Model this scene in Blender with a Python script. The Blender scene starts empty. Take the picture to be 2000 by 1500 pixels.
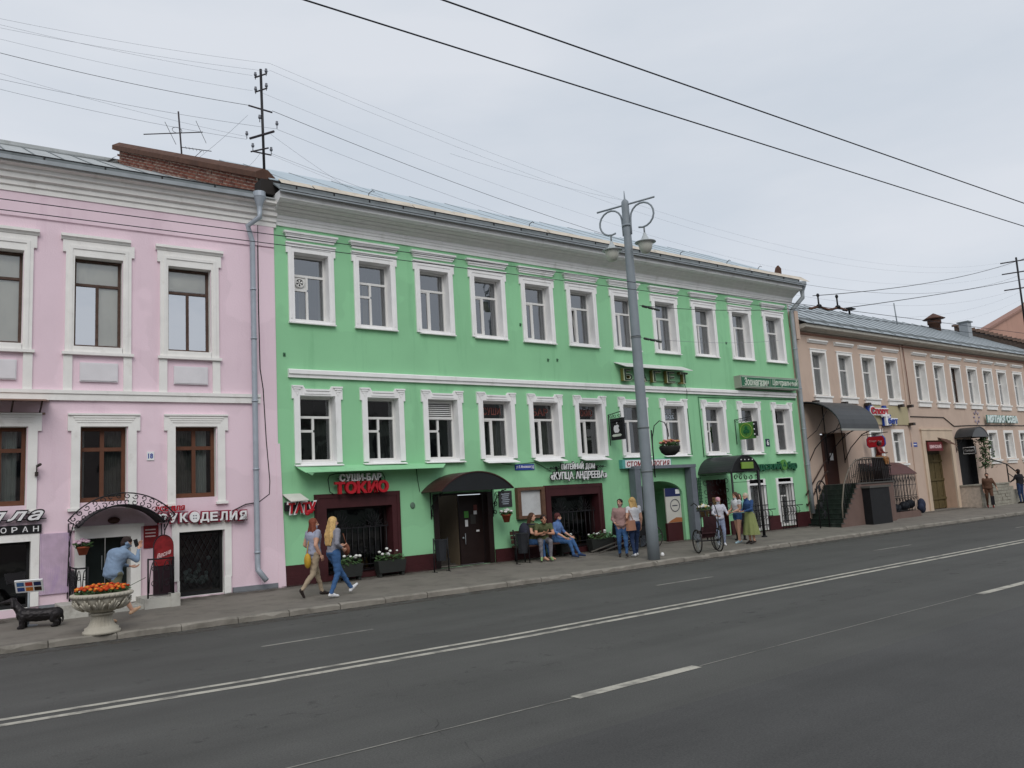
import bpy, bmesh, math, random
from mathutils import Vector, Matrix, noise
random.seed(7)
scene = bpy.context.scene
COL = scene.collection
R = math.radians
# ---------------------------------------------------------------- camera
HC, D = 1.98, 19.03              # eye height above the road, distance to the green facade (m)
YAW, PITCH, ROLL, FOC = 0.64643, 0.138295, -0.060077, 1600.0
_f = Vector((math.sin(YAW)*math.cos(PITCH), math.cos(YAW)*math.cos(PITCH), math.sin(PITCH)))
_r0 = Vector((math.cos(YAW), -math.sin(YAW), 0)); _u0 = _r0.cross(_f)
CR = math.cos(ROLL)*_r0 + math.sin(ROLL)*_u0
CU = -math.sin(ROLL)*_r0 + math.cos(ROLL)*_u0
CF = _f
cam = bpy.data.cameras.new('camera'); cam.sensor_width = 36; cam.lens = 36*FOC/2000
cam.clip_start = .1; cam.clip_end = 3000
camo = bpy.data.objects.new('camera', cam); COL.objects.link(camo)
m3 = Matrix((CR, CU, -CF)).transposed()
camo.matrix_world = Matrix.Translation((0, 0, HC)) @ m3.to_4x4()
scene.camera = camo
# ---------------------------------------------------------------- sky, sun, exposure
SUN_EL, SUN_AZ = R(42), R(205)   # azimuth clockwise from +Y: behind the camera, a little to the left
world = bpy.data.worlds.new('World'); scene.world = world; world.use_nodes = True
nt = world.node_tree; nt.nodes.clear()
def N(t, ty, **k):
    n = t.nodes.new(ty)
    for a, b in k.items(): setattr(n, a, b)
    return n
wo = N(nt, 'ShaderNodeOutputWorld'); bg = N(nt, 'ShaderNodeBackground'); bg.inputs[1].default_value = .1
sk = N(nt, 'ShaderNodeTexSky'); sk.sky_type = 'NISHITA'; sk.sun_disc = False
sk.sun_elevation = SUN_EL; sk.sun_rotation = SUN_AZ; sk.dust_density = 2.5
tc = N(nt, 'ShaderNodeTexCoord'); mp = N(nt, 'ShaderNodeMapping'); mp.inputs['Scale'].default_value = (1.2, 1.2, 4.5)
no = N(nt, 'ShaderNodeTexNoise'); no.inputs['Scale'].default_value = 1.7; no.inputs['Detail'].default_value = 6; no.inputs['Roughness'].default_value = .5
ra = N(nt, 'ShaderNodeValToRGB')
ra.color_ramp.elements[0].position = .32; ra.color_ramp.elements[0].color = (6.35, 6.9, 7.65, 1)
ra.color_ramp.elements[1].position = .62; ra.color_ramp.elements[1].color = (7.45, 7.8, 8.4, 1)
mx = N(nt, 'ShaderNodeMix'); mx.data_type = 'RGBA'; mx.inputs[0].default_value = .93
L = nt.links.new
L(tc.outputs['Generated'], mp.inputs[0]); L(mp.outputs[0], no.inputs['Vector']); L(no.outputs['Fac'], ra.inputs[0])
L(sk.outputs[0], mx.inputs[6]); L(ra.outputs[0], mx.inputs[7]); L(mx.outputs[2], bg.inputs[0]); L(bg.outputs[0], wo.inputs[0])
sun = bpy.data.lights.new('sun', 'SUN'); sun.energy = 1.3; sun.angle = R(36); sun.color = (1, .97, .93)
suno = bpy.data.objects.new('sun', sun); COL.objects.link(suno)
sd = Vector((math.sin(SUN_AZ)*math.cos(SUN_EL), math.cos(SUN_AZ)*math.cos(SUN_EL), math.sin(SUN_EL)))
suno.rotation_euler = (-sd).to_track_quat('-Z', 'Y').to_euler(); suno.location = sd*60
vs = scene.view_settings; vs.view_transform = 'Standard'; vs.look = 'None'; vs.gamma = 1; vs.exposure = 0.0
scene.cycles.max_bounces = 6; scene.cycles.transparent_max_bounces = 12
# ---------------------------------------------------------------- survey helpers
def ray(u, v): return (u-1000)*CR - (v-750)*CU + FOC*CF
class Frame:                     # a facade plane: x along it, y into the building, z up
    def __init__(s, ox, oy, dp):
        s.o = Vector((ox, oy, 0)); s.dp = dp; s.u = Vector((math.cos(dp), math.sin(dp), 0)); s.n = Vector((-math.sin(dp), math.cos(dp), 0))
    def px(s, u, v, off=0):      # photo measurement (2000x1500) -> metres on the facade, off = metres in front of it
        d = ray(u, v); t = (s.n.dot(s.o)-off)/s.n.dot(d); p = d*t
        return s.u.dot(p-s.o), p.z+HC
    def w(s, x, y, z): return s.o + s.u*x + s.n*y + Vector((0, 0, z))
GF = Frame(0, D, 0)
PF = Frame(7.232, D, -.03468)
QF = Frame(28.471, D, R(1.25))
WF = Frame(0, 0, 0)
def gz(u, v, z=.15):
    d = ray(u, v); t = (z-HC)/d.z; return Vector((d.x*t, d.y*t, z))
def atY(u, v, y):
    d = ray(u, v); t = y/d.y; return Vector((d.x*t, y, d.z*t+HC))
# ---------------------------------------------------------------- materials
def lin(c): c /= 255; return c/12.92 if c <= .04045 else ((c+.055)/1.055)**2.4
def C(r, g, b): return (lin(r), lin(g), lin(b))
MATS = {}
def M(name, col=None, rough=.75, var=.08, scale=2.5, bump=.1, bscale=70, metal=0, stain=0, spec=.3, scol=None, smin=.52, smax=.72, stretch=.15, patch=0):
    if name in MATS: return MATS[name]
    m = bpy.data.materials.new(name); m.use_nodes = True; MATS[name] = m
    t = m.node_tree; b = t.nodes['Principled BSDF']; l = t.links.new
    b.inputs['Roughness'].default_value = rough; b.inputs['Metallic'].default_value = metal; b.inputs['Specular IOR Level'].default_value = spec
    g = N(t, 'ShaderNodeNewGeometry')
    n1 = N(t, 'ShaderNodeTexNoise'); n1.inputs['Scale'].default_value = scale; n1.inputs['Detail'].default_value = 5; l(g.outputs['Position'], n1.inputs['Vector'])
    mr = N(t, 'ShaderNodeMapRange'); mr.inputs[1].default_value = .3; mr.inputs[2].default_value = .7; l(n1.outputs['Fac'], mr.inputs[0])
    mix = N(t, 'ShaderNodeMix'); mix.data_type = 'RGBA'; l(mr.outputs[0], mix.inputs[0])
    mix.inputs[6].default_value = (*[c*(1-var) for c in col], 1); mix.inputs[7].default_value = (*[min(c*(1+var), .95) for c in col], 1)
    out = mix.outputs[2]
    if stain:
        mp = N(t, 'ShaderNodeMapping'); mp.inputs['Scale'].default_value = (1, 1, stretch); l(g.outputs['Position'], mp.inputs[0])
        n2 = N(t, 'ShaderNodeTexNoise'); n2.inputs['Scale'].default_value = 2.6; n2.inputs['Detail'].default_value = 8; n2.inputs['Roughness'].default_value = .65; l(mp.outputs[0], n2.inputs['Vector'])
        m2 = N(t, 'ShaderNodeMapRange'); m2.inputs[1].default_value = smin; m2.inputs[2].default_value = smax; m2.inputs[4].default_value = stain; l(n2.outputs['Fac'], m2.inputs[0])
        x2 = N(t, 'ShaderNodeMix'); x2.data_type = 'RGBA'; l(m2.outputs[0], x2.inputs[0]); l(out, x2.inputs[6])
        x2.inputs[7].default_value = (*(scol or [c*.45+.02 for c in col]), 1); out = x2.outputs[2]
    if patch:                                   # repainted areas with a definite edge
        n4 = N(t, 'ShaderNodeTexNoise'); n4.inputs['Scale'].default_value = .55; n4.inputs['Detail'].default_value = 3; l(g.outputs['Position'], n4.inputs['Vector'])
        m4 = N(t, 'ShaderNodeMapRange'); m4.inputs[1].default_value = .555; m4.inputs[2].default_value = .575; m4.inputs[4].default_value = patch; l(n4.outputs['Fac'], m4.inputs[0])
        x4 = N(t, 'ShaderNodeMix'); x4.data_type = 'RGBA'; l(m4.outputs[0], x4.inputs[0]); l(out, x4.inputs[6]); x4.inputs[7].default_value = (*[min(.95, c*1.12) for c in col], 1); out = x4.outputs[2]
    l(out, b.inputs['Base Color'])
    if bump:
        n3 = N(t, 'ShaderNodeTexNoise'); n3.inputs['Scale'].default_value = bscale; n3.inputs['Detail'].default_value = 4; l(g.outputs['Position'], n3.inputs['Vector'])
        bp = N(t, 'ShaderNodeBump'); bp.inputs['Strength'].default_value = bump; bp.inputs['Distance'].default_value = .02; l(n3.outputs['Fac'], bp.inputs['Height']); l(bp.outputs[0], b.inputs['Normal'])
    return m
def glass_mat(name, tint=(.75, .8, .8), refl=.14):
    m = bpy.data.materials.new(name); m.use_nodes = True; MATS[name] = m
    t = m.node_tree; t.nodes.clear(); l = t.links.new
    o = N(t, 'ShaderNodeOutputMaterial'); tr = N(t, 'ShaderNodeBsdfTransparent'); tr.inputs[0].default_value = (*tint, 1)
    gl = N(t, 'ShaderNodeBsdfGlossy'); gl.inputs['Roughness'].default_value = .03; gl.inputs[0].default_value = (.95, .97, 1, 1)
    g = N(t, 'ShaderNodeNewGeometry'); n1 = N(t, 'ShaderNodeTexNoise'); n1.inputs['Scale'].default_value = 1.6; l(g.outputs['Position'], n1.inputs['Vector'])
    bp = N(t, 'ShaderNodeBump'); bp.inputs['Strength'].default_value = .12; bp.inputs['Distance'].default_value = .05; l(n1.outputs['Fac'], bp.inputs['Height']); l(bp.outputs[0], gl.inputs['Normal'])
    fr = N(t, 'ShaderNodeFresnel'); fr.inputs[0].default_value = 1.5
    ad = N(t, 'ShaderNodeMath', operation='MULTIPLY_ADD'); ad.inputs[1].default_value = 1.6; ad.inputs[2].default_value = refl-.06; l(fr.outputs[0], ad.inputs[0])
    x = N(t, 'ShaderNodeMixShader'); l(ad.outputs[0], x.inputs[0]); l(tr.outputs[0], x.inputs[1]); l(gl.outputs[0], x.inputs[2]); l(x.outputs[0], o.inputs[0])
    return m
# ---------------------------------------------------------------- mesh builder
ORG = {}
class MB:
    def __init__(s): s.v = []; s.f = []; s.mi = []; s.sm = []
    def add(s, vs, fs, mi=0, smooth=False):
        k = len(s.v); s.v += [tuple(p) for p in vs]
        for f in fs: s.f.append([k+i for i in f]); s.mi.append(mi); s.sm.append(smooth)
        return s
    def box(s, x0, x1, y0, y1, z0, z1, mi=0):
        x0, x1 = sorted((x0, x1)); y0, y1 = sorted((y0, y1)); z0, z1 = sorted((z0, z1))
        return s.add([(x, y, z) for x in (x0, x1) for y in (y0, y1) for z in (z0, z1)],
                     [(0,1,3,2),(4,6,7,5),(0,4,5,1),(2,3,7,6),(0,2,6,4),(1,5,7,3)], mi)
    def obox(s, c, dx, dy, dz, rot=0, mi=0, tilt=0):       # centred box, turned about z, tilted about its own x
        mt = Matrix.Rotation(rot, 3, 'Z') @ Matrix.Rotation(tilt, 3, 'X')
        vs = [Vector(c)+mt @ Vector((x*dx/2, y*dy/2, z*dz/2)) for x in (-1,1) for y in (-1,1) for z in (-1,1)]
        return s.add(vs, [(0,1,3,2),(4,6,7,5),(0,4,5,1),(2,3,7,6),(0,2,6,4),(1,5,7,3)], mi)
    def prism(s, pts, y0, y1, mi=0, smooth=False):          # (x,z) outline pushed along y
        n = len(pts); a = sum(pts[i][0]*pts[(i+1)%n][1]-pts[(i+1)%n][0]*pts[i][1] for i in range(n))
        if a < 0: pts = pts[::-1]
        vs = [(x, y0, z) for x, z in pts]+[(x, y1, z) for x, z in pts]
        s.add(vs, [list(range(n)), list(range(2*n-1, n-1, -1))], mi)
        k = len(s.v)-2*n
        for i in range(n): s.f.append([k+i, k+n+i, k+n+(i+1)%n, k+(i+1)%n]); s.mi.append(mi); s.sm.append(smooth)
        return s
    def profx(s, pts, x0, x1, mi=0):                        # (y,z) profile pushed along x
        n = len(pts); a = sum(pts[i][0]*pts[(i+1)%n][1]-pts[(i+1)%n][0]*pts[i][1] for i in range(n))
        if a < 0: pts = pts[::-1]
        vs = [(x0, y, z) for y, z in pts]+[(x1, y, z) for y, z in pts]
        return s.add(vs, [list(range(n-1, -1, -1)), list(range(n, 2*n))]+[[i, (i+1)%n, n+(i+1)%n, n+i] for i in range(n)], mi)
    def tube(s, pts, r, n=6, mi=0, closed=False, r1=None, smooth=True):
        pts = [Vector(p) for p in pts]; m = len(pts); vs = []; fs = []
        up = None
        for i, p in enumerate(pts):
            if closed: t = pts[(i+1)%m]-pts[i-1]
            else: t = pts[min(i+1, m-1)]-pts[max(i-1, 0)]
            if t.length < 1e-9: t = Vector((0,0,1))
            t.normalize()
            if up is None: up = t.orthogonal().normalized()
            up = (up-t*up.dot(t)); up = up.normalized() if up.length > 1e-6 else t.orthogonal().normalized()
            w = t.cross(up); rr = r if r1 is None else r+(r1-r)*i/max(1, m-1)
            if isinstance(r, (list, tuple)): rr = r[i]
            for k in range(n):
                a = 2*math.pi*k/n; vs.append(p+(up*math.cos(a)+w*math.sin(a))*rr)
        for i in range(m if closed else m-1):
            j = (i+1) % m
            for k in range(n): fs.append((i*n+k, i*n+(k+1)%n, j*n+(k+1)%n, j*n+k))
        s.add(vs, fs, mi, smooth)
        if not closed:
            k = len(s.v)-len(vs)
            s.f += [[k+i for i in range(n-1, -1, -1)], [k+(m-1)*n+i for i in range(n)]]; s.mi += [mi, mi]; s.sm += [False, False]
        return s
    def lathe(s, c, prof, n=24, mi=0, smooth=True, flute=0, nfl=0):
        c = Vector(c); vs = []; fs = []; m = len(prof)
        for (r, z, *fl) in prof:
            for k in range(n):
                a = 2*math.pi*k/n; rr = r
                if fl: rr *= 1+fl[0]*math.cos(a*nfl)
                vs.append(c+Vector((rr*math.cos(a), rr*math.sin(a), z)))
        for i in range(m-1):
            for k in range(n): fs.append((i*n+k, i*n+(k+1)%n, (i+1)*n+(k+1)%n, (i+1)*n+k))
        fs.append(list(range(n-1, -1, -1))); fs.append([(m-1)*n+k for k in range(n)])
        return s.add(vs, fs, mi, smooth)
    def ball(s, c, rx, ry, rz, n=10, m=7, mi=0, rot=None):
        c = Vector(c); vs = []; fs = []
        for i in range(m+1):
            th = math.pi*i/m
            for k in range(n):
                a = 2*math.pi*k/n; p = Vector((rx*math.sin(th)*math.cos(a), ry*math.sin(th)*math.sin(a), rz*math.cos(th)))
                vs.append(c+(rot @ p if rot else p))
        for i in range(m):
            for k in range(n): fs.append((i*n+k, (i+1)*n+k, (i+1)*n+(k+1)%n, i*n+(k+1)%n))
        return s.add(vs, fs, mi, True)
    def sheet(s, quad, mi=0): return s.add(quad, [(0,1,2,3)], mi)
    def build(s, name, mat, parent=None, label=None):
        o_ = ORG.get(root_of(parent).name, Vector()) if parent else Vector()
        ob = mesh_obj(name, [Vector(p)-o_ for p in s.v], s.f, mat, s.mi, s.sm)
        if parent: ob.parent = parent
        if label: ob['label'] = label
        return ob
def root_of(o):
    while o.parent: o = o.parent
    return o
def mesh_obj(name, vs, fs, mat, mi=None, sm=None):
    me = bpy.data.meshes.new(name); me.from_pydata(vs, [], fs)
    for m in (mat if isinstance(mat, (list, tuple)) else [mat]): me.materials.append(m)
    if mi and any(mi): me.polygons.foreach_set('material_index', mi)
    if sm and any(sm): me.polygons.foreach_set('use_smooth', sm)
    me.update(); ob = bpy.data.objects.new(name, me); COL.objects.link(ob); return ob
def tag(o, label=None, cat=None, group=None, kind=None):
    if label: o['label'] = label
    if cat: o['category'] = cat
    if group: o['group'] = group
    if kind: o['kind'] = kind
    return o
def thing(name, label, cat, fr=WF, at=(0,0,0), group=None):
    o = bpy.data.objects.new(name, None); COL.objects.link(o); o.empty_display_size = .2
    ORG[o.name] = Vector(at); o.location = fr.w(*at); o.rotation_euler = (0, 0, fr.dp)
    return tag(o, label, cat, group)
def one(name, mb, mat, label, cat, fr=WF, group=None, kind=None):
    xs = [p[0] for p in mb.v]; ys = [p[1] for p in mb.v]; zs = [p[2] for p in mb.v]
    o_ = Vector(((min(xs)+max(xs))/2, (min(ys)+max(ys))/2, min(zs)))
    ob = mesh_obj(name, [Vector(p)-o_ for p in mb.v], mb.f, mat, mb.mi, mb.sm)
    ob.location = fr.w(*o_); ob.rotation_euler = (0, 0, fr.dp)
    return tag(ob, label, cat, group, kind)
def setting(name, mb, mat, parent=None):
    ob = mesh_obj(name, mb.v, mb.f, mat, mb.mi, mb.sm)
    if parent: ob.parent = parent
    else: ob['kind'] = 'structure'
    return ob
# ---------------------------------------------------------------- lettering
def text_mesh(body, depth=.02, bold=0, shear=0, size=1):
    cu = bpy.data.curves.new('letters', 'FONT'); cu.body = body; cu.size = size; cu.extrude = depth/2; cu.offset = bold; cu.shear = shear; cu.resolution_u = 3
    ob = bpy.data.objects.new('letters', cu); COL.objects.link(ob)
    dg = bpy.context.evaluated_depsgraph_get(); me = bpy.data.meshes.new_from_object(ob.evaluated_get(dg))
    vs = [v.co.copy() for v in me.vertices]; fs = [list(p.vertices) for p in me.polygons]
    bpy.data.objects.remove(ob); bpy.data.curves.remove(cu); bpy.data.meshes.remove(me)
    return vs, fs
TCACHE = {}
def put_text(mb, body, x0, x1, z0, z1, y, depth=.02, bold=.01, shear=0, mi=0, slope=0):
    key = (body, bold, shear)
    if key not in TCACHE: TCACHE[key] = text_mesh(body, 1, bold, shear)
    vs, fs = TCACHE[key]
    if not vs: return mb
    ax = min(v.x for v in vs); bx = max(v.x for v in vs); az = min(v.y for v in vs); bz = max(v.y for v in vs)
    out = []
    for v in vs:
        tx = (v.x-ax)/max(bx-ax, 1e-6); tz = (v.y-az)/max(bz-az, 1e-6)
        out.append((x0+(x1-x0)*tx, y-v.z*depth, z0+(z1-z0)*tz+slope*tx))
    return mb.add(out, fs, mi)
CAPH = {}
def letters(root, word, x0, x1, z0, z1, y, mat, depth=.06, bold=.02, gap=.12, shear=0, back=None, grow=.03, name='letter', slope=0, desc=0):
    """one mesh per letter; back = material of a slightly larger plate behind each letter"""
    ck = text_mesh('Н', 1, bold, 0)[0]; cap = max(v.y for v in ck)-min(v.y for v in ck); base = min(v.y for v in ck); kz = (z1-z0)/cap
    gl = []
    for ch in word:
        if ch == ' ': gl.append(None); continue
        key = (ch, bold, shear)
        if key not in TCACHE: TCACHE[key] = text_mesh(ch, 1, bold, shear)
        vs, fs = TCACHE[key]; gl.append((min(v.x for v in vs), max(v.x for v in vs), min(v.y for v in vs), max(v.y for v in vs)))
    tot = sum(g[1]-g[0] if g else .3 for g in gl)+gap*(len(word)-1); k = (x1-x0)/tot; x = x0
    for ch, g in zip(word, gl):
        w = g[1]-g[0] if g else .3
        if g:
            sl = slope*(x-x0)/(x1-x0); a = z0+(g[2]-base)*kz+sl; b_ = z0+(g[3]-base)*kz+sl
            mb = MB(); put_text(mb, ch, x, x+w*k, a, b_, y, depth, bold, shear); ob = mb.build(name, mat, root)
            if back:
                e = grow; b2 = MB(); put_text(b2, ch, x-e, x+w*k+e, a-e, b_+e, y+depth*.6, depth*.8, bold+.03, shear); b2.build('letter_backing', back, ob)
        x += (w+gap)*k
def spiral(cx, cz, r0, r1, a0, a1, n=14):
    return [(cx+(r0+(r1-r0)*i/n)*math.cos(a0+(a1-a0)*i/n), cz+(r0+(r1-r0)*i/n)*math.sin(a0+(a1-a0)*i/n)) for i in range(n+1)]
# ---------------------------------------------------------------- palette
white = M('white_paint', C(240,239,238), .7, .04, 3, .1, 60, stain=.45, scol=C(176,173,164), smin=.56, smax=.76, stretch=.25)
pinkwhite = M('old_whitewash', C(236,234,230), .85, .05, 3, .2, 40, stain=.4, scol=C(170,162,152), smin=.58, smax=.78, stretch=.8)
green = M('green_plaster', C(146,204,157), .85, .045, .9, .18, 35, stain=.5, scol=C(112,172,126), smin=.54, smax=.78, stretch=.10, patch=.5)
pink = M('pink_plaster', C(231,207,217), .85, .03, 1.2, .2, 30, stain=.4, scol=C(204,172,188), smin=.54, smax=.78, stretch=.12, patch=.5)
peach = M('peach_plaster', C(196,174,158), .85, .04, 1.2, .2, 30, stain=.45, scol=C(172,148,134), smin=.5, smax=.8, stretch=.3)
maroon = M('maroon_plinth_paint', C(66,30,33), .6, .15, 3, .15, 50, stain=.4, scol=C(60,32,32))
zinc = M('galvanised_metal', C(150,156,160), .5, .12, 4, .05, 30, metal=.1, stain=.4, scol=C(110,115,118), smin=.5, smax=.75)
pipegrey = M('pipe_metal', C(165,173,182), .45, .08, 5, .03, 30, metal=.2)
roofmetal = M('roof_sheet_metal', C(168,172,172), .55, .1, 1.5, .06, 20, metal=.1, stain=.5, scol=C(118,120,116))
bluemetal = M('pale_blue_sheet', C(176,190,198), .5, .06, 1.5, .05, 20, metal=.15)
beigemetal = M('weathered_eave_sheet', C(196,186,170), .6, .12, 3, .1, 25, stain=.5, scol=C(120,108,95))
darkmetal = M('black_iron', C(30,29,32), .5, .2, 6, .05, 50)
darkgutter = M('dark_gutter_metal', C(112,118,120), .6, .15, 4, .05, 30, metal=0, stain=.5, scol=C(78,82,84))
wood = M('brown_window_wood', C(98,62,45), .55, .12, 8, .1, 40)
oldwood = M('old_frame_wood', C(84,66,58), .75, .25, 10, .2, 40)
pvc = M('white_window_frame', C(222,221,218), .45, .03, 4, .02, 40)
brick = M('old_red_brick', C(122,76,62), .9, .25, 9, .3, 60, stain=.5, scol=C(170,150,135), smin=.55, smax=.75, stretch=1)
mortar = M('pale_mortar', C(190,176,162), .95, .15, 8, .3, 60)
rust = M('rusty_sheet', C(88,62,50), .8, .22, 5, .15, 40, stain=.5, scol=C(60,44,38))
def asphalt_mat(name, base, k):
    m = bpy.data.materials.new(name); m.use_nodes = True; MATS[name] = m; t = m.node_tree; b = t.nodes['Principled BSDF']; l = t.links.new
    b.inputs['Roughness'].default_value = .85; b.inputs['Specular IOR Level'].default_value = .25
    g = N(t, 'ShaderNodeNewGeometry')
    def nz(scale, det, sc=(1,1,1), rough=.6):
        mp = N(t, 'ShaderNodeMapping'); mp.inputs['Scale'].default_value = sc; l(g.outputs['Position'], mp.inputs[0]); n = N(t, 'ShaderNodeTexNoise'); n.inputs['Scale'].default_value = scale; n.inputs['Detail'].default_value = det; n.inputs['Roughness'].default_value = rough; l(mp.outputs[0], n.inputs['Vector']); return n.outputs['Fac']
    def rng(src, a, b_, lo, hi): r = N(t, 'ShaderNodeMapRange'); r.inputs[1].default_value = a; r.inputs[2].default_value = b_; r.inputs[3].default_value = lo; r.inputs[4].default_value = hi; l(src, r.inputs[0]); return r.outputs[0]
    def mul(a, b_): q = N(t, 'ShaderNodeMath', operation='MULTIPLY'); l(a, q.inputs[0]); l(b_, q.inputs[1]); return q.outputs[0]
    v = mul(rng(nz(55, 3, (1,1,1), .8), .3, .7, .72, 1.28), rng(nz(1.0, 5, (.05,1.1,1)), .35, .65, .88, 1.10))   # aggregate, lane wear
    v = mul(v, rng(nz(.5, 6), .35, .65, .90, 1.08)); v = mul(v, rng(nz(240, 2, (1,1,1), .9), .62, .72, 1.0, 1.45))
    v = mul(v, rng(nz(3.2, 7, (1,1,1), .75), .60, .72, 1.0, .78))
    mx = N(t, 'ShaderNodeMix'); mx.data_type = 'RGBA'; mx.blend_type = 'MULTIPLY'; mx.inputs[0].default_value = 1; mx.inputs[6].default_value = (*base, 1); cb = N(t, 'ShaderNodeCombineColor')
    for i in range(3): l(v, cb.inputs[i])
    l(cb.outputs[0], mx.inputs[7]); l(mx.outputs[2], b.inputs['Base Color'])
    bp = N(t, 'ShaderNodeBump'); bp.inputs['Strength'].default_value = .2; bp.inputs['Distance'].default_value = .01; l(nz(90, 3), bp.inputs['Height']); l(bp.outputs[0], b.inputs['Normal'])
    return m
asphalt = asphalt_mat('asphalt', (.080,.079,.074), 1); asphalt2 = asphalt_mat('newer_asphalt', (.069,.068,.066), 1)
def dirt_mat(name, col, lo, hi, mx_=.8):
    m = bpy.data.materials.new(name); m.use_nodes = True; MATS[name] = m; t = m.node_tree; l = t.links.new; b = t.nodes['Principled BSDF']; b.inputs['Base Color'].default_value = (*col, 1); b.inputs['Roughness'].default_value = .95
    g = N(t, 'ShaderNodeNewGeometry'); n = N(t, 'ShaderNodeTexNoise'); n.inputs['Scale'].default_value = 3.5; n.inputs['Detail'].default_value = 9; n.inputs['Roughness'].default_value = .75; l(g.outputs['Position'], n.inputs['Vector'])
    r = N(t, 'ShaderNodeMapRange'); r.inputs[1].default_value = lo; r.inputs[2].default_value = hi; r.inputs[4].default_value = mx_; l(n.outputs['Fac'], r.inputs[0]); l(r.outputs[0], b.inputs['Alpha']); return m
dirt = dirt_mat('street_dirt', C(84,78,70), .42, .66); dirt_dark = dirt_mat('damp_grime', C(58,54,50), .45, .7, .7)
paving = M('pavement_asphalt', C(120,115,107), .9, .12, 1.2, .12, 120, stain=.5, scol=C(84,80,75), smin=.5, smax=.68, stretch=1)
kerbmat = M('kerb_concrete', C(138,133,124), .9, .16, 3, .3, 60, stain=.6, scol=C(92,88,80), smin=.5, smax=.68, stretch=1)
paint = M('road_paint', C(176,172,160), .8, .10, 4, .2, 90, stain=.7, scol=C(105,103,98), smin=.5, smax=.62, stretch=1)
worn = M('worn_road_paint', C(140,138,130), .85, .10, 6, .2, 90, stain=.8, scol=C(88,87,84), smin=.48, smax=.62, stretch=1)
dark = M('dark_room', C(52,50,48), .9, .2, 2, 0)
black = M('matt_black', C(24,24,26), .6, .2, 4, .05)
curtain_m = M('net_curtain', C(196,196,190), .9, .06, 6, 0)
curtain_d = M('grey_curtain', C(128,124,116), .9, .1, 6, 0)
glass = glass_mat('window_glass', (.7,.75,.75), .13)
glass_hi = glass_mat('upper_window_glass', (.62,.68,.70), .24)
glass_mirror = glass_mat('blind_window_glass', (.5,.55,.58), .62)
glass_dark = glass_mat('shop_glass', (.5,.52,.52), .075)
glass_clear = glass_mat('clear_window_glass', (.93,.95,.95), .14)
seam_m = M('seam_shade_metal', C(112,118,120), .6, .1, 4, .05)  # darker than the roof sheets: shading of the ribs put into the colour
redp = M('red_sign_paint', C(178,30,42), .45, .06, 5, .02)
letterwhite = M('white_sign_face', C(232,232,232), .45, .03, 5, .02)
# ================================================================ setting: ground, road, pavement, kerb, markings
b = MB(); b.sheet([(-400,-300,-.03),(600,-300,-.03),(600,500,-.03),(-400,500,-.03)]); setting('ground', b, paving)
KP = [(-40,16.4),(-10,16.2),(0.4,15.95),(4,15.62),(7.8,15.50),(11.2,15.38),(15.8,15.42),(20.7,15.55),(24.6,15.62),(28.8,15.66),(38,15.5),(55,15.3),(90,15.0),(140,15.0)]
def kerb_y(x):
    for (x0,y0),(x1,y1) in zip(KP, KP[1:]):
        if x0 <= x <= x1: return y0+(y1-y0)*(x-x0)/(x1-x0)
    return KP[-1][1]
KH = .10
b = MB(); n = len(KP)
b.add([(x,-12,0) for x,y in KP]+[(x,y+.05,0) for x,y in KP], [(i,i+1,n+i+1,n+i) for i in range(n-1)])
road = setting('road', b, asphalt)
b = MB()
b.add([(x,y+.14,KH) for x,y in KP]+[(x,y+.14+1.6,KH+.06) for x,y in KP]+[(x,D+.6,.265) for x,y in KP],
      [(i,i+1,n+i+1,n+i) for i in range(n-1)]+[(n+i,n+i+1,2*n+i+1,2*n+i) for i in range(n-1)])
pave = setting('pavement', b, paving)
def walk_z(x, y):
    t = max(0, min(1, (y-kerb_y(x)-1.74)/(D+.6-kerb_y(x)-1.74)))
    return KH+.06+(.265-KH-.06)*t if y > kerb_y(x)+1.74 else KH+.06*max(0,(y-kerb_y(x)-.14))/1.6
kroot = bpy.data.objects.new('kerb', None); COL.objects.link(kroot); kroot['kind'] = 'structure'
x = -8.0; rr = random.Random(3)
while x < 62:
    ln = 1.0+rr.uniform(-.04,.04); x1 = x+ln-.014
    y0, y1 = kerb_y(x), kerb_y(x1); j = rr.uniform(-.012,.012); h0 = KH+.012+rr.uniform(-.008,.01); h1 = h0+rr.uniform(-.01,.01); ch = .02
    pr = lambda y, h: [(y+j, -.05), (y+j, h-ch), (y+ch+j, h), (y+.15+j, h), (y+.15+j, -.05)]
    kb = MB(); vs_ = []; ns = 6                      # worn arris: the front edge wanders and chips
    for q in range(ns+1):
        f_ = q/ns; cc = ch*rr.uniform(.5,1.6)+(.035 if rr.random() < .10 else 0)+(.015 if q in (0,ns) else 0); yy = y0+(y1-y0)*f_+j+rr.uniform(-.004,.004); hh = h0+(h1-h0)*f_+rr.uniform(-.003,.003)
        vs_ += [(x+(x1-x)*f_,yy,-.05),(x+(x1-x)*f_,yy,hh-cc),(x+(x1-x)*f_,yy+cc,hh),(x+(x1-x)*f_,yy+.15,hh),(x+(x1-x)*f_,yy+.15,-.05)]
    kb.add(vs_, [[0,1,2,3,4],[5*ns+4,5*ns+3,5*ns+2,5*ns+1,5*ns]]+[[5*q+i,5*q+5+i,5*q+5+(i+1)%5,5*q+(i+1)%5] for q in range(ns) for i in range(5)])
    setting('kerb_stone', kb, kerbmat, kroot); x += ln
b = MB(); b.box(62,140,15.02,15.2,-.05,KH+.01); setting('kerb_stone', b, kerbmat, kroot)
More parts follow.
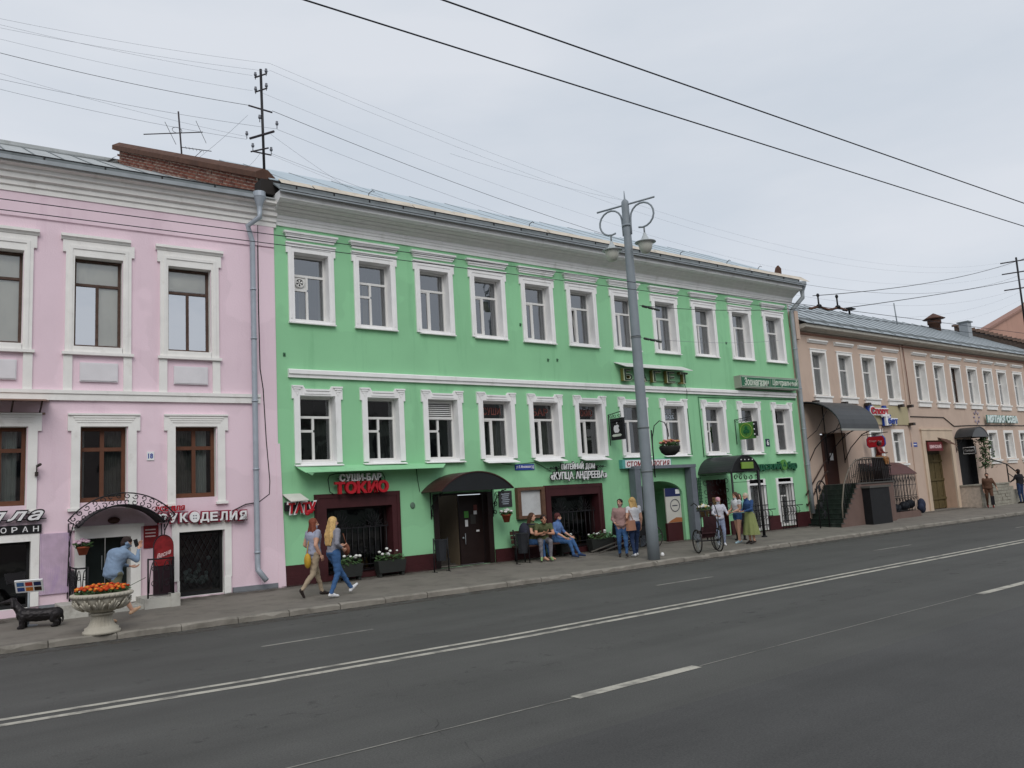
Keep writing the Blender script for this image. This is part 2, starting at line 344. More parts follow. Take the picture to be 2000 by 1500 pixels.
# opposite pavement, under and behind the camera
b = MB(); b.box(-40,140,-16,-3.4,-.05,.13); setting('near_pavement', b, paving)
def stripe(name, pts, w, mat=None):
    b = MB(); k = len(pts)
    b.add([(x,y-w/2,.004) for x,y in pts]+[(x,y+w/2,.004) for x,y in pts], [(i,i+1,k+i+1,k+i) for i in range(k-1)])
    return setting(name, b, mat or paint, road)
b = MB(); b.add([(x,-12,.002) for x in (-40,140)]+[(140,5.35,.002),(-40,5.5,.002)],[(0,1,2,3)]); setting('asphalt_lane', b, asphalt2, road)
b = MB(); b.add([(x,y-.55,.003) for x,y in KP]+[(x,y,.003) for x,y in KP],[(i,i+1,n+i+1,n+i) for i in range(n-1)]); setting('gutter_dirt', b, dirt, road)
b = MB(); b.add([(x,y-.12,.005) for x,y in KP]+[(x,y,.005) for x,y in KP],[(i,i+1,n+i+1,n+i) for i in range(n-1)]); setting('gutter_grime', b, dirt_dark, road)
b = MB(); b.add([(-40,D-.45,.2435),(140,D-.45,.2435),(140,D+.02,.2675),(-40,D+.02,.2675)],[(0,1,2,3)]); setting('wall_foot_dirt', b, dirt, pave)
DBL = [(-30,10.75),(-5,10.6),(0.9,10.37),(3.5,10.08),(7.2,9.89),(13.1,9.85),(24.7,10.0),(60,10.0),(140,10.0)]
stripe('centre_line', [(x,y-.17) for x,y in DBL], .13); stripe('centre_line', [(x,y+.12) for x,y in DBL], .11)
for x0,x1 in ((-3.6,-1.0),(4.45,6.3),(12.75,14.5),(21.2,23.1),(30,32),(39,41)): stripe('lane_dash', [(x0,12.52 if x0<8 else 12.33),(x1,12.5 if x0<8 else 12.3)], .09, worn)
for x0,x1 in ((-3.8,-1.6),(5.42,7.22),(14.05,16.2),(22.6,24.6),(31.5,33.5)): stripe('lane_dash', [(x0,6.46),(x1,6.46)], .15)
stripe('guide_scratch', [(1.5,6.55),(5.4,6.47)], .022, worn); stripe('guide_scratch', [(7.25,6.45),(14,6.5)], .018, worn)

# hairline cracks and drip stains in the asphalt
crack_m = M('crack_dark_tar', (.035,.034,.033), .9, .2, 5, 0); rk = random.Random(14)
for (x0,y0,x1,y1) in ((9.0,12.9,18.0,13.6),(12,4.2,22,4.9),(3.2,3.8,4.6,9.2),(20,7.4,31,8.3),(6.5,13.8,7.2,15.3)):
    pts = []; n_ = 40
    for i in range(n_+1): f_ = i/n_; pts.append((x0+(x1-x0)*f_+.10*noise.noise(Vector((f_*9,x0,1)))+.03*rk.uniform(-1,1), y0+(y1-y0)*f_+.35*noise.noise(Vector((f_*5,y0,3)))+.03*rk.uniform(-1,1)))
    b = MB(); w_ = .0045; b.add([(x,y-w_*rk.uniform(.3,1),.0055) for x,y in pts]+[(x,y+w_*rk.uniform(.3,1),.0055) for x,y in pts],[(i,i+1,n_+2+i,n_+1+i) for i in range(n_)]); setting('asphalt_crack', b, crack_m, road)
for (y,h) in ((8.2,.7),(14.0,.8),(11.3,.5)):
    b = MB(); b.add([(-20,y-h/2,.0035),(60,y-h/2,.0035),(60,y+h/2,.0035),(-20,y+h/2,.0035)],[(0,1,2,3)]); setting('lane_stain', b, dirt_mat('oil_stain_%d' % int(y), (.045,.044,.042), .56, .74, .55), road)
# far side of the street, behind the camera: it shows as dark reflections in the lower windows
for k, (x0,x1,h,cm,nm) in enumerate(((-34,-6,8.6,C(150,140,118),'ochre'),(-5.5,19,9.4,C(140,128,124),'grey-pink'),(20,52,8.2,C(128,136,128),'grey-green'))):
    t = thing('opposite_house', '%s house across the street, seen only as a reflection in windows' % nm, 'building', WF, ((x0+x1)/2,-17,0)); ow = M('opposite_wall_%d' % k, cm, .85, .06, 1, .1)
    m = MB(); m.box(x0,x1,-27,-16,0,h); m.build('wall', ow, t); m = MB(); m.profx([(-15.5,h),(-15.5,h+.15),(-21.5,h+3.2),(-27.5,h+.15),(-27.5,h)], x0-.3, x1+.3); m.build('roof', M('opposite_roof', C(96,92,88), .7), t)
    x = x0+1.2
    while x < x1-1.8:
        for z in (1.5,5.0): m = MB(); m.box(x,x+1.1,-15.99,-15.93,z,z+1.9); m.build('window', M('opposite_glass', C(36,40,46), .25), t)
        x += 2.3
# ================================================================ building kit
def wall_holes(mb, x0, x1, z0, z1, holes, y=0, mi=0):
    xs = sorted({x0, x1, *[h[0] for h in holes], *[h[1] for h in holes]}); zs = sorted({z0, z1, *[h[2] for h in holes], *[h[3] for h in holes]})
    xs = [x for x in xs if x0 <= x <= x1]; zs = [z for z in zs if z0 <= z <= z1]
    vs = [(x, y, z) for x in xs for z in zs]; nz = len(zs); fs = []
    for i in range(len(xs)-1):
        for j in range(nz-1):
            cx, cz = (xs[i]+xs[i+1])/2, (zs[j]+zs[j+1])/2
            if any(h[0] < cx < h[1] and h[2] < cz < h[3] for h in holes): continue
            fs.append((i*nz+j, (i+1)*nz+j, (i+1)*nz+j+1, i*nz+j+1))
    return mb.add(vs, fs, mi)
def reveals(mb, x0, x1, z0, z1, d, mi=0):
    return mb.add([(x0,0,z0),(x1,0,z0),(x1,0,z1),(x0,0,z1),(x0,d,z0),(x1,d,z0),(x1,d,z1),(x0,d,z1)], [(0,1,5,4),(1,2,6,5),(2,3,7,6),(3,0,4,7)], mi)
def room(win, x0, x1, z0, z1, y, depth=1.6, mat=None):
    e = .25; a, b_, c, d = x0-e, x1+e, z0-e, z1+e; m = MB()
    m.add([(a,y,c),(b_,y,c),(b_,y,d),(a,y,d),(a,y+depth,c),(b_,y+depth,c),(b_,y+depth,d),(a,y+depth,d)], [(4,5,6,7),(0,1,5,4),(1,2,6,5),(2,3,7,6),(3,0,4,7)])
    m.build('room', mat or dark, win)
def curtain(win, x0, x1, z0, z1, y, mat, wl=.09, amp=.025):
    m = MB(); n = max(6, int((x1-x0)/wl*6)); vs = []
    for i in range(n+1):
        x = x0+(x1-x0)*i/n; yy = y+amp*math.sin(x*2*math.pi/wl+1.3*math.sin(x*7))
        vs += [(x, yy, z0), (x, yy, z1)]
    m.add(vs, [(2*i, 2*i+2, 2*i+3, 2*i+1) for i in range(n)], 0, True); m.build('curtain', mat, win)
def sash_layout(kind, x0, x1, z0, z1):
    """cells (x0,x1,z0,z1) of the glazed lights"""
    w, h = x1-x0, z1-z0
    if kind == 'T': zt = z0+h*.70; xm = x0+w*.45; return [(x0,x1,zt,z1),(x0,xm,z0,zt),(xm,x1,z0,zt)]
    if kind == 'TV': zt = z0+h*.70; xm = x0+w*.47; zv = z0+h*.47; return [(x0,x1,zt,z1),(x0,xm,zv,zt),(x0,xm,z0,zv),(xm,x1,z0,zt)]
    if kind == 'PU': zt = z0+h*.72; xm = x0+w*.5; return [(x0,x1,zt,z1),(x0,xm,z0,zt),(xm,x1,z0,zt)]
    if kind == 'PX': zt = z0+h*.72; xm = x0+w*.5; return [(x0,xm,zt,z1),(xm,x1,zt,z1),(x0,xm,z0,zt),(xm,x1,z0,zt)]
    if kind == 'TR': zt = z0+h*.66; xm = x0+w*.42; return [(x0,x1,zt,z1),(x0,xm,z0,zt),(xm,x1,z0,zt)]
    return [(x0,x1,z0,z1)]
def window(root, x0, x1, z0, z1, kind='T', fmat=None, gl=None, depth=.24, rev=None, bar=.055, curt=None, fan=False, louvre=False, tilt=False, label=None, gls=None):
    m = MB(); fmat = fmat or pvc; rev = rev or white
    reveals(m, x0, x1, z0, z1, depth+.02, 0)
    fx0, fx1, fz0, fz1 = x0+.004, x1-.004, z0+.004, z1-.004; y0, y1 = depth-.03, depth+.045
    m.box(fx0, fx0+bar, y0, y1, fz0, fz1, 1); m.box(fx1-bar, fx1, y0, y1, fz0, fz1, 1)
    m.box(fx0+bar, fx1-bar, y0, y1, fz1-bar, fz1, 1); m.box(fx0+bar, fx1-bar, y0, y1, fz0, fz0+bar*1.3, 1)
    ix0, ix1, iz0, iz1 = fx0+bar, fx1-bar, fz0+bar*1.3, fz1-bar
    cells = sash_layout(kind, ix0, ix1, iz0, iz1); hb = bar*.55
    done = set()
    for (a, b_, c, d) in cells:
        if d < iz1-1e-6 and ('h', round(d,4), round(a,4)) not in done:
            m.box(a, b_, y0+.003, y1-.003, d-hb, d+hb, 1); done.add(('h', round(d,4), round(a,4)))
        if b_ < ix1-1e-6: m.box(b_-hb, b_+hb, y0+.006, y1-.006, c+(hb if c > iz0+1e-6 else 0), d-(hb if d < iz1-1e-6 else 0), 1)
    if kind in ('T', 'PX'):                       # casement leaf standing inside its light
        cc = cells[1] if kind == 'T' else None
        if cc:
            a, b_, c, d = cc; t = .03; b_ -= hb; d -= hb
            m.box(a, a+t, y0+.01, y1+.01, c, d, 1); m.box(b_-t, b_, y0+.01, y1+.01, c, d, 1); m.box(a+t, b_-t, y0+.01, y1+.01, c, c+t, 1); m.box(a+t, b_-t, y0+.01, y1+.01, d-t, d, 1)
    w = m.build('window', [rev, fmat], root, label)
    for k, (a, b_, c, d) in enumerate(cells):
        p = MB()
        if louvre and k == 0:
            lo = MB(); zz = c+.03; lo.box(a-.02, b_+.02, y0-.03, y0-.005, c-.02, c+.02); lo.box(a-.02, b_+.02, y0-.03, y0-.005, d-.02, d+.02); lo.box(a-.02, a+.02, y0-.03, y0-.005, c+.02, d-.02); lo.box(b_-.02, b_+.02, y0-.03, y0-.005, c+.02, d-.02)
            lo.build('louvre_frame', fmat, w)
            while zz < d-.03:
                s_ = MB(); s_.add([(a+.02,y0-.03,zz),(b_-.02,y0-.03,zz),(b_-.02,y0+.02,zz+.035),(a+.02,y0+.02,zz+.035),(a+.02,y0-.03,zz-.008),(b_-.02,y0-.03,zz-.008),(b_-.02,y0+.02,zz+.027),(a+.02,y0+.02,zz+.027)],
                                  [(0,1,2,3),(7,6,5,4),(0,4,5,1),(1,5,6,2),(2,6,7,3),(3,7,4,0)]); s_.build('slat', fmat, w); zz += .055
            p.box(a, b_, depth+.05, depth+.055, c, d); p.build('backing', black, w); continue
        yy = depth+.01
        if fan and k == 1:
            p.box(a, b_, yy-.01, yy, c, d); p.build('vent_panel', fmat, w); f = MB(); cx, cz = (a+b_)/2, (c+d)/2
            ring = [(cx+.11*math.cos(t*.3927), yy-.05, cz+.11*math.sin(t*.3927)) for t in range(16)]
            f.tube(ring, .018, 6, 0, True); f.prism([(cx+.1*math.cos(t*.3927), cz+.1*math.sin(t*.3927)) for t in range(16)], yy-.03, yy-.012, 1)
            for q in range(5):
                t = q*1.2566; f.add([(cx,yy-.045,cz),(cx+.09*math.cos(t),yy-.05,cz+.09*math.sin(t)),(cx+.09*math.cos(t+.7),yy-.035,cz+.09*math.sin(t+.7))],[(0,1,2)],0)
            f.build('fan', [fmat, black], w); continue
        if tilt and k == 1:
            dz = d-c; p.add([(a+.02,yy+.0,c),(b_-.02,yy,c),(b_-.02,yy+.16,d-.04),(a+.02,yy+.16,d-.04)],[(0,1,2,3)]); fr_ = MB()
            fr_.tube([(a+.03,yy,c+.02),(b_-.03,yy,c+.02),(b_-.03,yy+.16,d-.04),(a+.03,yy+.16,d-.04)], .022, 4, 0, True, smooth=False); fr_.build('tilted_leaf', fmat, w)
        else: p.add([(a,yy,c),(b_,yy,c),(b_,yy,d),(a,yy,d)], [(0,1,2,3)])
        p.build('pane', (gls[k] if gls and gls[k] else gl) or glass, w)
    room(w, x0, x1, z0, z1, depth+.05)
    if curt:
        for (u0, u1, v0, v1, cm) in curt: curtain(w, x0+(x1-x0)*u0, x0+(x1-x0)*u1, z0+(z1-z0)*v0, z0+(z1-z0)*v1, depth+.16, cm)
    return w
def roof_slope(root, x0, x1, y0, z0, y1, z1, mat, seam=.62, name='roof', th=.03, seams=True, rib=.022, skew=0):
    m = MB(); m.add([(x0,y0,z0),(x1,y0,z0),(x1,y1,z1),(x0,y1,z1),(x0,y0,z0-th),(x1,y0,z0-th),(x1,y1,z1-th),(x0,y1,z1-th)], [(0,1,2,3),(7,6,5,4),(0,4,5,1),(1,5,6,2),(2,6,7,3),(3,7,4,0)])
    r = m.build(name, mat, root)
    if seams:
        x = x0+seam*.5
        while x < x1:
            s_ = MB(); s_.tube([(x,y0+.02,z0+.008),(x+skew,y1,z1+.008)], rib, 4, 0, False, smooth=False); s_.build('seam', seam_m, r); x += seam
    return r
def eave_flange(root, x0, x1, y, z, h, step, roofobj, mat=None):
    m = MB(); m.box(x0, x1, y, y+.012, z, z+h); g = m.build('gutter_flange', mat or darkgutter, roofobj); m = MB(); m.box(x0, x1, y-.012, y+.03, z+h, z+h+.018); m.build('flange_rail', black, roofobj); m = MB(); m.box(x0, x1, y-.02, y-.002, z-.03, z); m.build('flange_foot', black, roofobj)
    x = x0+step*.4
    while x < x1:
        s_ = MB(); s_.box(x, x+.03, y-.02, y, z-.03, z+h+.015); s_.tube([(x+.015,y+.01,z+h),(x+.015,y+.25,z+.09)], .012, 4, smooth=False); s_.build('bracket', black, roofobj); x += step
def downpipe(name, label, fr, pts, r, mat, funnel=None, collars=()):
    t = thing(name, label, 'drainpipe', fr, pts[-1]); m = MB(); m.tube(pts, r, 12); m.build('pipe', mat, t)
    if funnel:
        f = MB(); x, y, z = pts[0]
        prof = [(r, z-.02), (r*1.05, z+.05), (r*2.2, z+.28), (r*2.35, z+.30), (r*2.35, z+.42), (r*2.2, z+.42), (r*1.0, z+.1)]
        f.lathe((x, y, 0), prof, 12, 0, False); f.build('funnel', mat, t)
    for (x, y, z) in collars:
        c_ = MB(); c_.lathe((x, y, 0), [(r+.004, z-.02), (r+.014, z-.02), (r+.014, z+.02), (r+.004, z+.02)], 12); c_.box(x-.012, x+.012, y+r, 0, z-.012, z+.012); c_.build('bracket', pipegrey, t)
    return t
# ================================================================ pink house
pk = thing('pink_house', 'pink plastered two-storey house with white window surrounds, at the left edge', 'building', PF, (-4.4, 0, .25))
PUP = [(-6.24,-5.30),(-4.35,-3.41),(-2.46,-1.52)]; PLO = [(-6.10,-5.17),(-4.22,-3.30),(-2.33,-1.42)]
PG = [(-6.3,-5.06,.40,1.70),(-4.08,-3.22,.25,1.67),(-2.24,-1.27,.27,1.67)]
ph = [(a,b_,5.73,7.70) for a,b_ in PUP]+[(a,b_,2.42,4.01) for a,b_ in PLO]+PG
b = MB(); wall_holes(b, -9.0, .02, .1, 9.0, ph); b.add([(.02,0,.1),(.02,.5,.1),(.02,.5,9.0),(.02,0,9.0)],[(0,1,2,3)]); pwall = b.build('wall', pink, pk)
b = MB(); b.profx([(0,8.42),(-.035,8.44),(-.035,8.98),(0,8.98)], -9, -.46); b.build('frieze', pink, pk)
b = MB(); b.profx([(0,.1),(-.05,.1),(-.03,8.42),(0,8.42)], -.46, -.0); b.profx([(0,8.43),(-.05,8.45),(-.05,8.97),(0,8.97)], -.46, .0); b.build('corner_strip', pink, pk)
b = MB(); b.add([(-.05,-.055,.1),(.14,-.055,.1),(.14,.1,.1),(-.05,.1,.1),(-.05,-.052,3.6),(.05,-.052,3.6),(.05,.1,3.6),(-.05,.1,3.6)],[(0,1,5,4),(1,2,6,5),(4,5,6,7),(3,0,4,7)]); b.build('flared_corner', pink, pk)
b = MB(); b.profx([(0,8.96),(-.06,8.96),(-.06,9.07),(-.1,9.09),(-.1,9.19),(-.17,9.22),(-.17,9.33),(-.23,9.35),(-.23,9.44),(-.36,9.47),(-.36,9.56),(0,9.56)], -9, .06); b.build('cornice', pinkwhite, pk)
b = MB(); b.box(-9, -.4, -.06, 0, 4.56, 4.76); b.box(-9,-.4,-.085,0,4.70,4.775); b.build('string_course', pinkwhite, pk)
for (a,b_,y,h) in ((-9,-6.4,-.03,.40),(-4.9,-4.45,-.03,.42),(-2.62,-2.41,-.03,.62),(-1.09,-.06,-.065,.36)):
    b = MB(); b.box(a,b_,y,0,.1,h); b.build('plinth', M('grey_plinth_paint', C(126,130,136), .8, .1, 4, .2, 40, stain=.4), pk)
# roof with standing seams
pr = roof_slope(pk, -9, -.05, -.40, 9.58, 6.6, 12.70, roofmetal, .62)
b = MB(); b.tube([(-9,6.6,12.72),(-2.3,6.6,12.72)], .05, 6); b.build('ridge_cap', roofmetal, pr)
b = MB(); b.box(-9,0,6.6,6.7,9,12.84); b.build('roof_back', roofmetal, pr)
eave_flange(pk, -9, -.35, -.16, 9.69, .075, 1.18, pr)
b = MB(); b.profx([(-.44,9.50),(-.44,9.59),(-.30,9.61),(-.36,9.55)], -9, -.3); b.build('drip_edge', zinc, pr)
def ears(m, x0, x1, zt, w, ear, eh, zb, pr_=.06, zi=None):
    zi = zi or zt-w*1.15
    m.prism([(x0,zb),(x0,zt-eh),(x0-ear,zt-eh),(x0-ear,zt),(x1+ear,zt),(x1+ear,zt-eh),(x1,zt-eh),(x1,zb),(x1-w,zb),(x1-w,zi),(x0+w,zi),(x0+w,zb)], -pr_, 0)
rng = random.Random(5)
for k, (a, b_) in enumerate(PUP):
    grey = M('window_blind_grey', C(232,228,216), .8, .05, 2, 0, stain=.4, scol=C(190,190,186), stretch=.3)
    w = window(pk, a, b_, 5.73, 7.70, 'PU', oldwood, glass_mirror, .2, pinkwhite, .05, gls=[glass_clear, glass_mirror if k > 0 else glass_clear, glass_clear if k < 2 else glass_mirror])
    for (u0,u1,v0,v1) in ([(0,1,.72,1),(.5 if k == 1 else 0,1,0,.72)] if k < 2 else [(0,1,.74,1)]):
        m = MB(); xa = a+(b_-a)*u0; xb = a+(b_-a)*u1; za = 5.73+1.97*v0; zb_ = 5.73+1.97*v1; m.add([(xa,.235+.01*v0,za),(xb,.235,za),(xb,.235,zb_),(xa,.24,zb_)],[(0,1,2,3)]); m.build('blind', grey, w)
    m = MB(); ears(m, a-.17, b_+.18, 8.04, .17, .06, .26, 5.60, .055, 7.70)
    m.profx([(0,8.05),(-.06,8.05),(-.09,8.10),(-.12,8.11),(-.12,8.17),(0,8.17)], a-.27, b_+.28 - (.12 if k == 1 else 0)); m.prism([(a-.10,5.6),(a-.10,7.93),(b_+.11,7.93),(b_+.11,5.6),(b_+.05,5.6),(b_+.05,7.86),(a-.04,7.86),(a-.04,5.6)], -.075, -.05)
    m.build('surround', pinkwhite, w)
    m = MB(); m.box(a-.22, b_+.23, -.1, 0, 5.54, 5.60); m.box(a, b_, -.06, .2, 5.60, 5.728); m.build('sill', pinkwhite, w)
    for x in (a-.19, b_+.03): m = MB(); m.box(x, x+.17, -.045, 0, 4.775, 5.54); m.build('pilaster', pinkwhite, w)
    m = MB(); m.box(a+.12, b_-.08, -.05, 0, 4.97, 5.38); m.box(a+.14, b_-.1, -.062, -.05, 4.99, 5.36); m.build('panel', M('white_panel', C(220,217,220), .8, .05, 3, .15, 40), w)
for k, (a, b_) in enumerate(PLO):
    w = window(pk, a, b_, 2.42, 4.01, 'PX', wood, glass, .2, pinkwhite, .075, curt=[(.0,.5,.0,1,curtain_d),(.5,.85,0,1,curtain_m)] if k != 1 else [(.5,1,0,1,curtain_d),(0,.15,0,1,curtain_m)])
    m = MB(); ears(m, a-.15, b_+.19, 4.25, .17, .07, .33, 2.30, .055, 4.01)
    for i in range(3): m.box(a-.12+i*.035, b_+.16-i*.035, -.075+i*.004, -.05, 4.195-i*.05, 4.225-i*.05)
    m.box(a-.22, b_+.26, -.09, 0, 4.25, 4.285)
    m.box(a-.2, a+.02, -.075, 0, 2.25, 2.31); m.box(b_-.02, b_+.24, -.075, 0, 2.25, 2.31); m.build('surround', pinkwhite, w)
# ground-level openings
w = window(pk, *PG[0], 'X', black, glass_dark, .2, pinkwhite, .05)
m = MB(); ears(m, -6.45, -4.91, 1.85, .15, .0, .3, .42, .05, 1.70); m.build('surround', pinkwhite, w)
w = window(pk, *PG[2], 'X', black, glass_dark, .16, pinkwhite, .06, label='shop window with diamond grille')
m = MB(); ears(m, -2.39, -1.11, 1.87, .15, .0, .3, .62, .05, 1.67); m.box(-2.28,-2.23,-.04,0,.25,.62); m.box(-1.28,-1.13,-.06,0,.25,.62); m.build('surround', pinkwhite, w)
g = MB()
for i in range(-9, 14):
    x = -2.2+i*.13
    for sg in (1, -1):
        pts = []
        for t in range(0, 9):
            zz = .42+t*.145; xx = x+sg*t*.075
            if -2.19 <= xx <= -1.32: pts.append((xx, .11, zz))
        if len(pts) > 1: g.tube([pts[0], pts[-1]], .006, 4)
g.build('grille', black, w)
m = MB(); rr = random.Random(9)
for i in range(40):
    m.ball((-2.0+rr.uniform(0,.5), .42+rr.uniform(0,.1), .5+abs(rr.gauss(0,.17))), .05, .05, .05, 6, 4)
m.build('window_display', M('pale_teal_yarn', C(150,165,162), .9, .3, 14, .3, 60), w)
m = MB(); m.box(-2.22,-1.3,.9,.95,.3,1.66); m.build('backdrop', M('dark_red_cloth', C(70,30,34), .9), w)
a, b_, c, d = PG[1]
m = MB(); reveals(m, a, b_, c, d, .4); m.build('door_recess', pinkwhite, pk); m = MB(); ears(m, -4.28, -3.02, 1.86, .2, .0, .3, .3, .06, 1.67); m.box(-4.34,-2.96,-.09,0,1.86,1.93); m.build('door_surround', pinkwhite, pk)
m = MB(); m.box(a, a+.42, .36, .42, c, d); m.box(a+.44,b_,.40,.44,c,d); m.build('door', M('dark_green_door', C(22,32,30), .4, .2, 5, .05), pk)
m = MB(); m.tube([(a+.36,.33,1.0),(a+.36,.33,1.3)], .012, 6); m.build('door_handle', zinc, pk)
# purple boarded panel
b = MB(); b.box(-4.90,-4.34,-.035,-.005,.62,1.83)
for i in range(14): b.box(-4.895+i*.04,-4.875+i*.04,-.045,-.03,.63,1.82)
one('ribbed_panel', b, M('lilac_paint', C(200,178,198), .8, .1, 6, .2, 50, stain=.5, scol=C(168,142,186), smin=.5, smax=.6, stretch=.4), 'flaking lilac ribbed panel left of the arched iron canopy', 'panel', PF)
# firewall of bricks between the pink and green roofs
fw = thing('brick_firewall', 'weathered red brick firewall with rusty sheet cap above the roofs', 'wall', WF, (7.2, 19.3, 9.6))
A0, A1 = Vector((7.02,19.15,0)), Vector((5.12,25.6,0)); dv = (A1-A0); Ln = dv.length; dv.normalize(); nv = Vector((dv.y,-dv.x,0))   # nv points right
zt0, zt1 = 10.34, 13.22; zb0, zb1 = 9.62, 12.55
def fp(s, off, z): p = A0+dv*s+nv*off; return (p.x, p.y, z)
core = MB(); core.add([fp(0,-.12,9.5),fp(Ln,-.12,12.3),fp(Ln,-.12,zt1),fp(0,-.12,zt0),fp(0,.25,9.5),fp(Ln,.25,12.3),fp(Ln,.25,zt1),fp(0,.25,zt0)],[(0,1,2,3),(7,6,5,4),(0,4,5,1),(1,5,6,2),(2,6,7,3),(3,7,4,0)]); core.build('mortar_core', mortar, fw)
sl = (zt1-zt0)/Ln; rb = random.Random(2); nb = 0
for row in range(9):
    s = -.05 + (.13 if row % 2 else 0)
    while s < Ln-.1:
        ln = .25; z = zt0-.09-row*.088+sl*s; 
        if z > 9.62+(12.45-9.62)*s/Ln-.05 and nb < 290:
            j = rb.uniform(-.008,.012); o_ = -.12-.018+j; bm_ = MB(); h = .068
            bm_.add([fp(s,o_,z),fp(s+ln-.022,o_,z+sl*ln),fp(s+ln-.022,o_,z+h+sl*ln),fp(s,o_,z+h),fp(s,-.11,z),fp(s+ln-.022,-.11,z+sl*ln),fp(s+ln-.022,-.11,z+h+sl*ln),fp(s,-.11,z+h)],[(0,1,2,3),(0,4,5,1),(1,5,6,2),(2,6,7,3),(3,7,4,0)])
            bm_.build('brick', M('brick_%d' % rb.randint(0,2), [C(126,78,64),C(108,64,54),C(142,94,76)][rb.randint(0,2)], .9, .2, 9, .3, 60, stain=.4, scol=C(176,158,142), stretch=1), fw); nb += 1
        s += ln
cap = MB(); q = [(-.27,-.12),(-.27,.02),(-.05,.17),(.10,.17),(.32,.02),(.32,-.12)]
cap.add([fp(-.12,o_,zt0-.05+z) for o_,z in q]+[fp(Ln+.15,o_,zt1+z) for o_,z in q],[[0,1,2,3,4,5],[11,10,9,8,7,6]]+[[i,6+i,6+(i+1)%6,(i+1)%6] for i in range(6)]); cap.build('cap', rust, fw)
c2 = MB(); c2.add([fp(Ln+.1,-.55,12.55),fp(Ln+.1,-.1,12.95),fp(Ln+.7,-.1,13.0),fp(Ln+.7,-.7,12.4)],[(0,1,2,3)]); c2.build('flashing', black, fw)
c3 = MB(); c3.box(6.85,7.3,18.75,19.2,9.72,10.08); c3.build('end_block', M('sooty_plaster', C(48,44,42), .9), fw)
# ================================================================ green house
gh = thing('green_house', 'long green plastered two-storey house with eleven white-framed windows per floor', 'building', GF, (17.8, 0, .25))
GX0, GX1 = 7.25, 28.42
GUP = [(7.56,8.84),(9.34,10.63),(11.18,12.47),(13.0,14.31),(14.85,16.16),(16.66,17.97),(18.57,19.88),(20.5,21.83),(22.56,23.9),(24.63,25.98),(26.68,28.02)]
GLO = [(7.63,8.92),(9.45,10.72),(11.26,12.57),(13.07,14.41),(14.88,16.2),(16.69,18.02),(18.6,19.93),(20.53,21.87),(22.63,23.96),(24.62,25.97),(26.66,27.96)]
up = [(a+.16,b_-.17,6.68,8.41) for a,b_ in GUP]; lo = [(a+.16,b_-.18,3.14,4.78) for a,b_ in GLO]
GG = dict(tokyo=(8.42,10.22,.38,2.0), door=(11.62,13.22,.25,2.16), tavern=(15.5,17.4,.40,1.97), arch=(19.05,21.3,.1,2.25), b1=(24.9,25.7,.28,1.92), b2=(26.62,27.4,.35,1.92), bdoor=(22.55,23.6,.25,2.2))
b = MB(); wall_holes(b, GX0, GX1, .1, 9.08, up+lo+[h for h in GG.values()])
b.add([(GX1,0,.1),(GX1,.6,.1),(GX1,.6,9.6),(GX1,0,9.6)],[(0,1,2,3)])
# rounded head of the carriage arch
cx, rx = (19.05+21.3)/2, 1.125
arcp = [(cx+rx*math.cos(math.pi-math.pi*i/16), 1.78+.47*math.sin(math.pi*i/16)) for i in range(17)]
b.add([(19.05,0,2.25)]+[(x,0,z) for x,z in arcp[:9]], [[0]+list(range(9,0,-1))]); b.add([(21.3,0,2.25)]+[(x,0,z) for x,z in arcp[8:]], [[0]+list(range(9,0,-1))])
b.build('wall', green, gh)
b = MB(); k = len(arcp); b.add([(x,0,z) for x,z in arcp]+[(x,5,z) for x,z in arcp],[(i,i+1,k+i+1,k+i) for i in range(k-1)]); b.add([(19.05,0,.1),(19.05,5,.1),(19.05,5,1.78),(19.05,0,1.78)],[(0,1,2,3)]); b.add([(21.3,0,.1),(21.3,5,.1),(21.3,5,1.78),(21.3,0,1.78)],[(3,2,1,0)])
b.build('passage', green, gh); b = MB(); b.box(18.8,21.5,5,5.1,.1,2.4); b.build('passage_gate', M('dark_gate', C(30,34,30), .7), gh)
# plinth pieces between the openings
for (a,b_,h) in ((GX0+.12,8.1,.72),(10.5,11.45,.66),(13.42,15.2,.60),(17.62,18.66,.58),(21.95,22.5,.62),(23.65,24.84,.72),(25.78,26.5,.76),(27.46,28.4,.80),(24.84,25.78,.27),(26.5,27.46,.34)):
    m = MB(); m.box(a, b_, -.05, 0, .1, h); m.box(a, b_, -.075, -.05, .1, h-.26); m.build('plinth', maroon, gh)
# cornice with boarded cove
b = MB(); prof = [(0,9.04),(-.04,9.04),(-.05,9.13),(-.07,9.14),(-.08,9.20),(-.10,9.21),(-.12,9.28),(-.15,9.30),(-.34,9.44),(-.46,9.50),(-.54,9.52),(-.555,9.54),(-.6,9.55),(-.6,9.74),(0,9.74)]
b.profx(prof, GX0-.05, GX1+.28); b.build('cornice', white, gh)
for (y0,z0,y1,z1) in ((-.155,9.302,-.24,9.363),(-.25,9.371,-.335,9.434),(-.345,9.442,-.455,9.496)):
    m = MB(); m.add([(GX0,y0-.004,z0-.006),(GX1+.25,y0-.004,z0-.006),(GX1+.25,y1-.004,z1-.006),(GX0,y1-.004,z1-.006)],[(3,2,1,0)]); m.build('cove_board', M('cove_boards', C(226,224,220), .8, .05, 6, .1, 30, stain=.2, stretch=1), gh)
b = MB(); b.profx([(0,5.22),(-.07,5.22),(-.07,5.29),(-.11,5.31),(-.11,5.40),(-.05,5.43),(0,5.43)], 7.53, 28.28); b.build('string_course', white, gh)
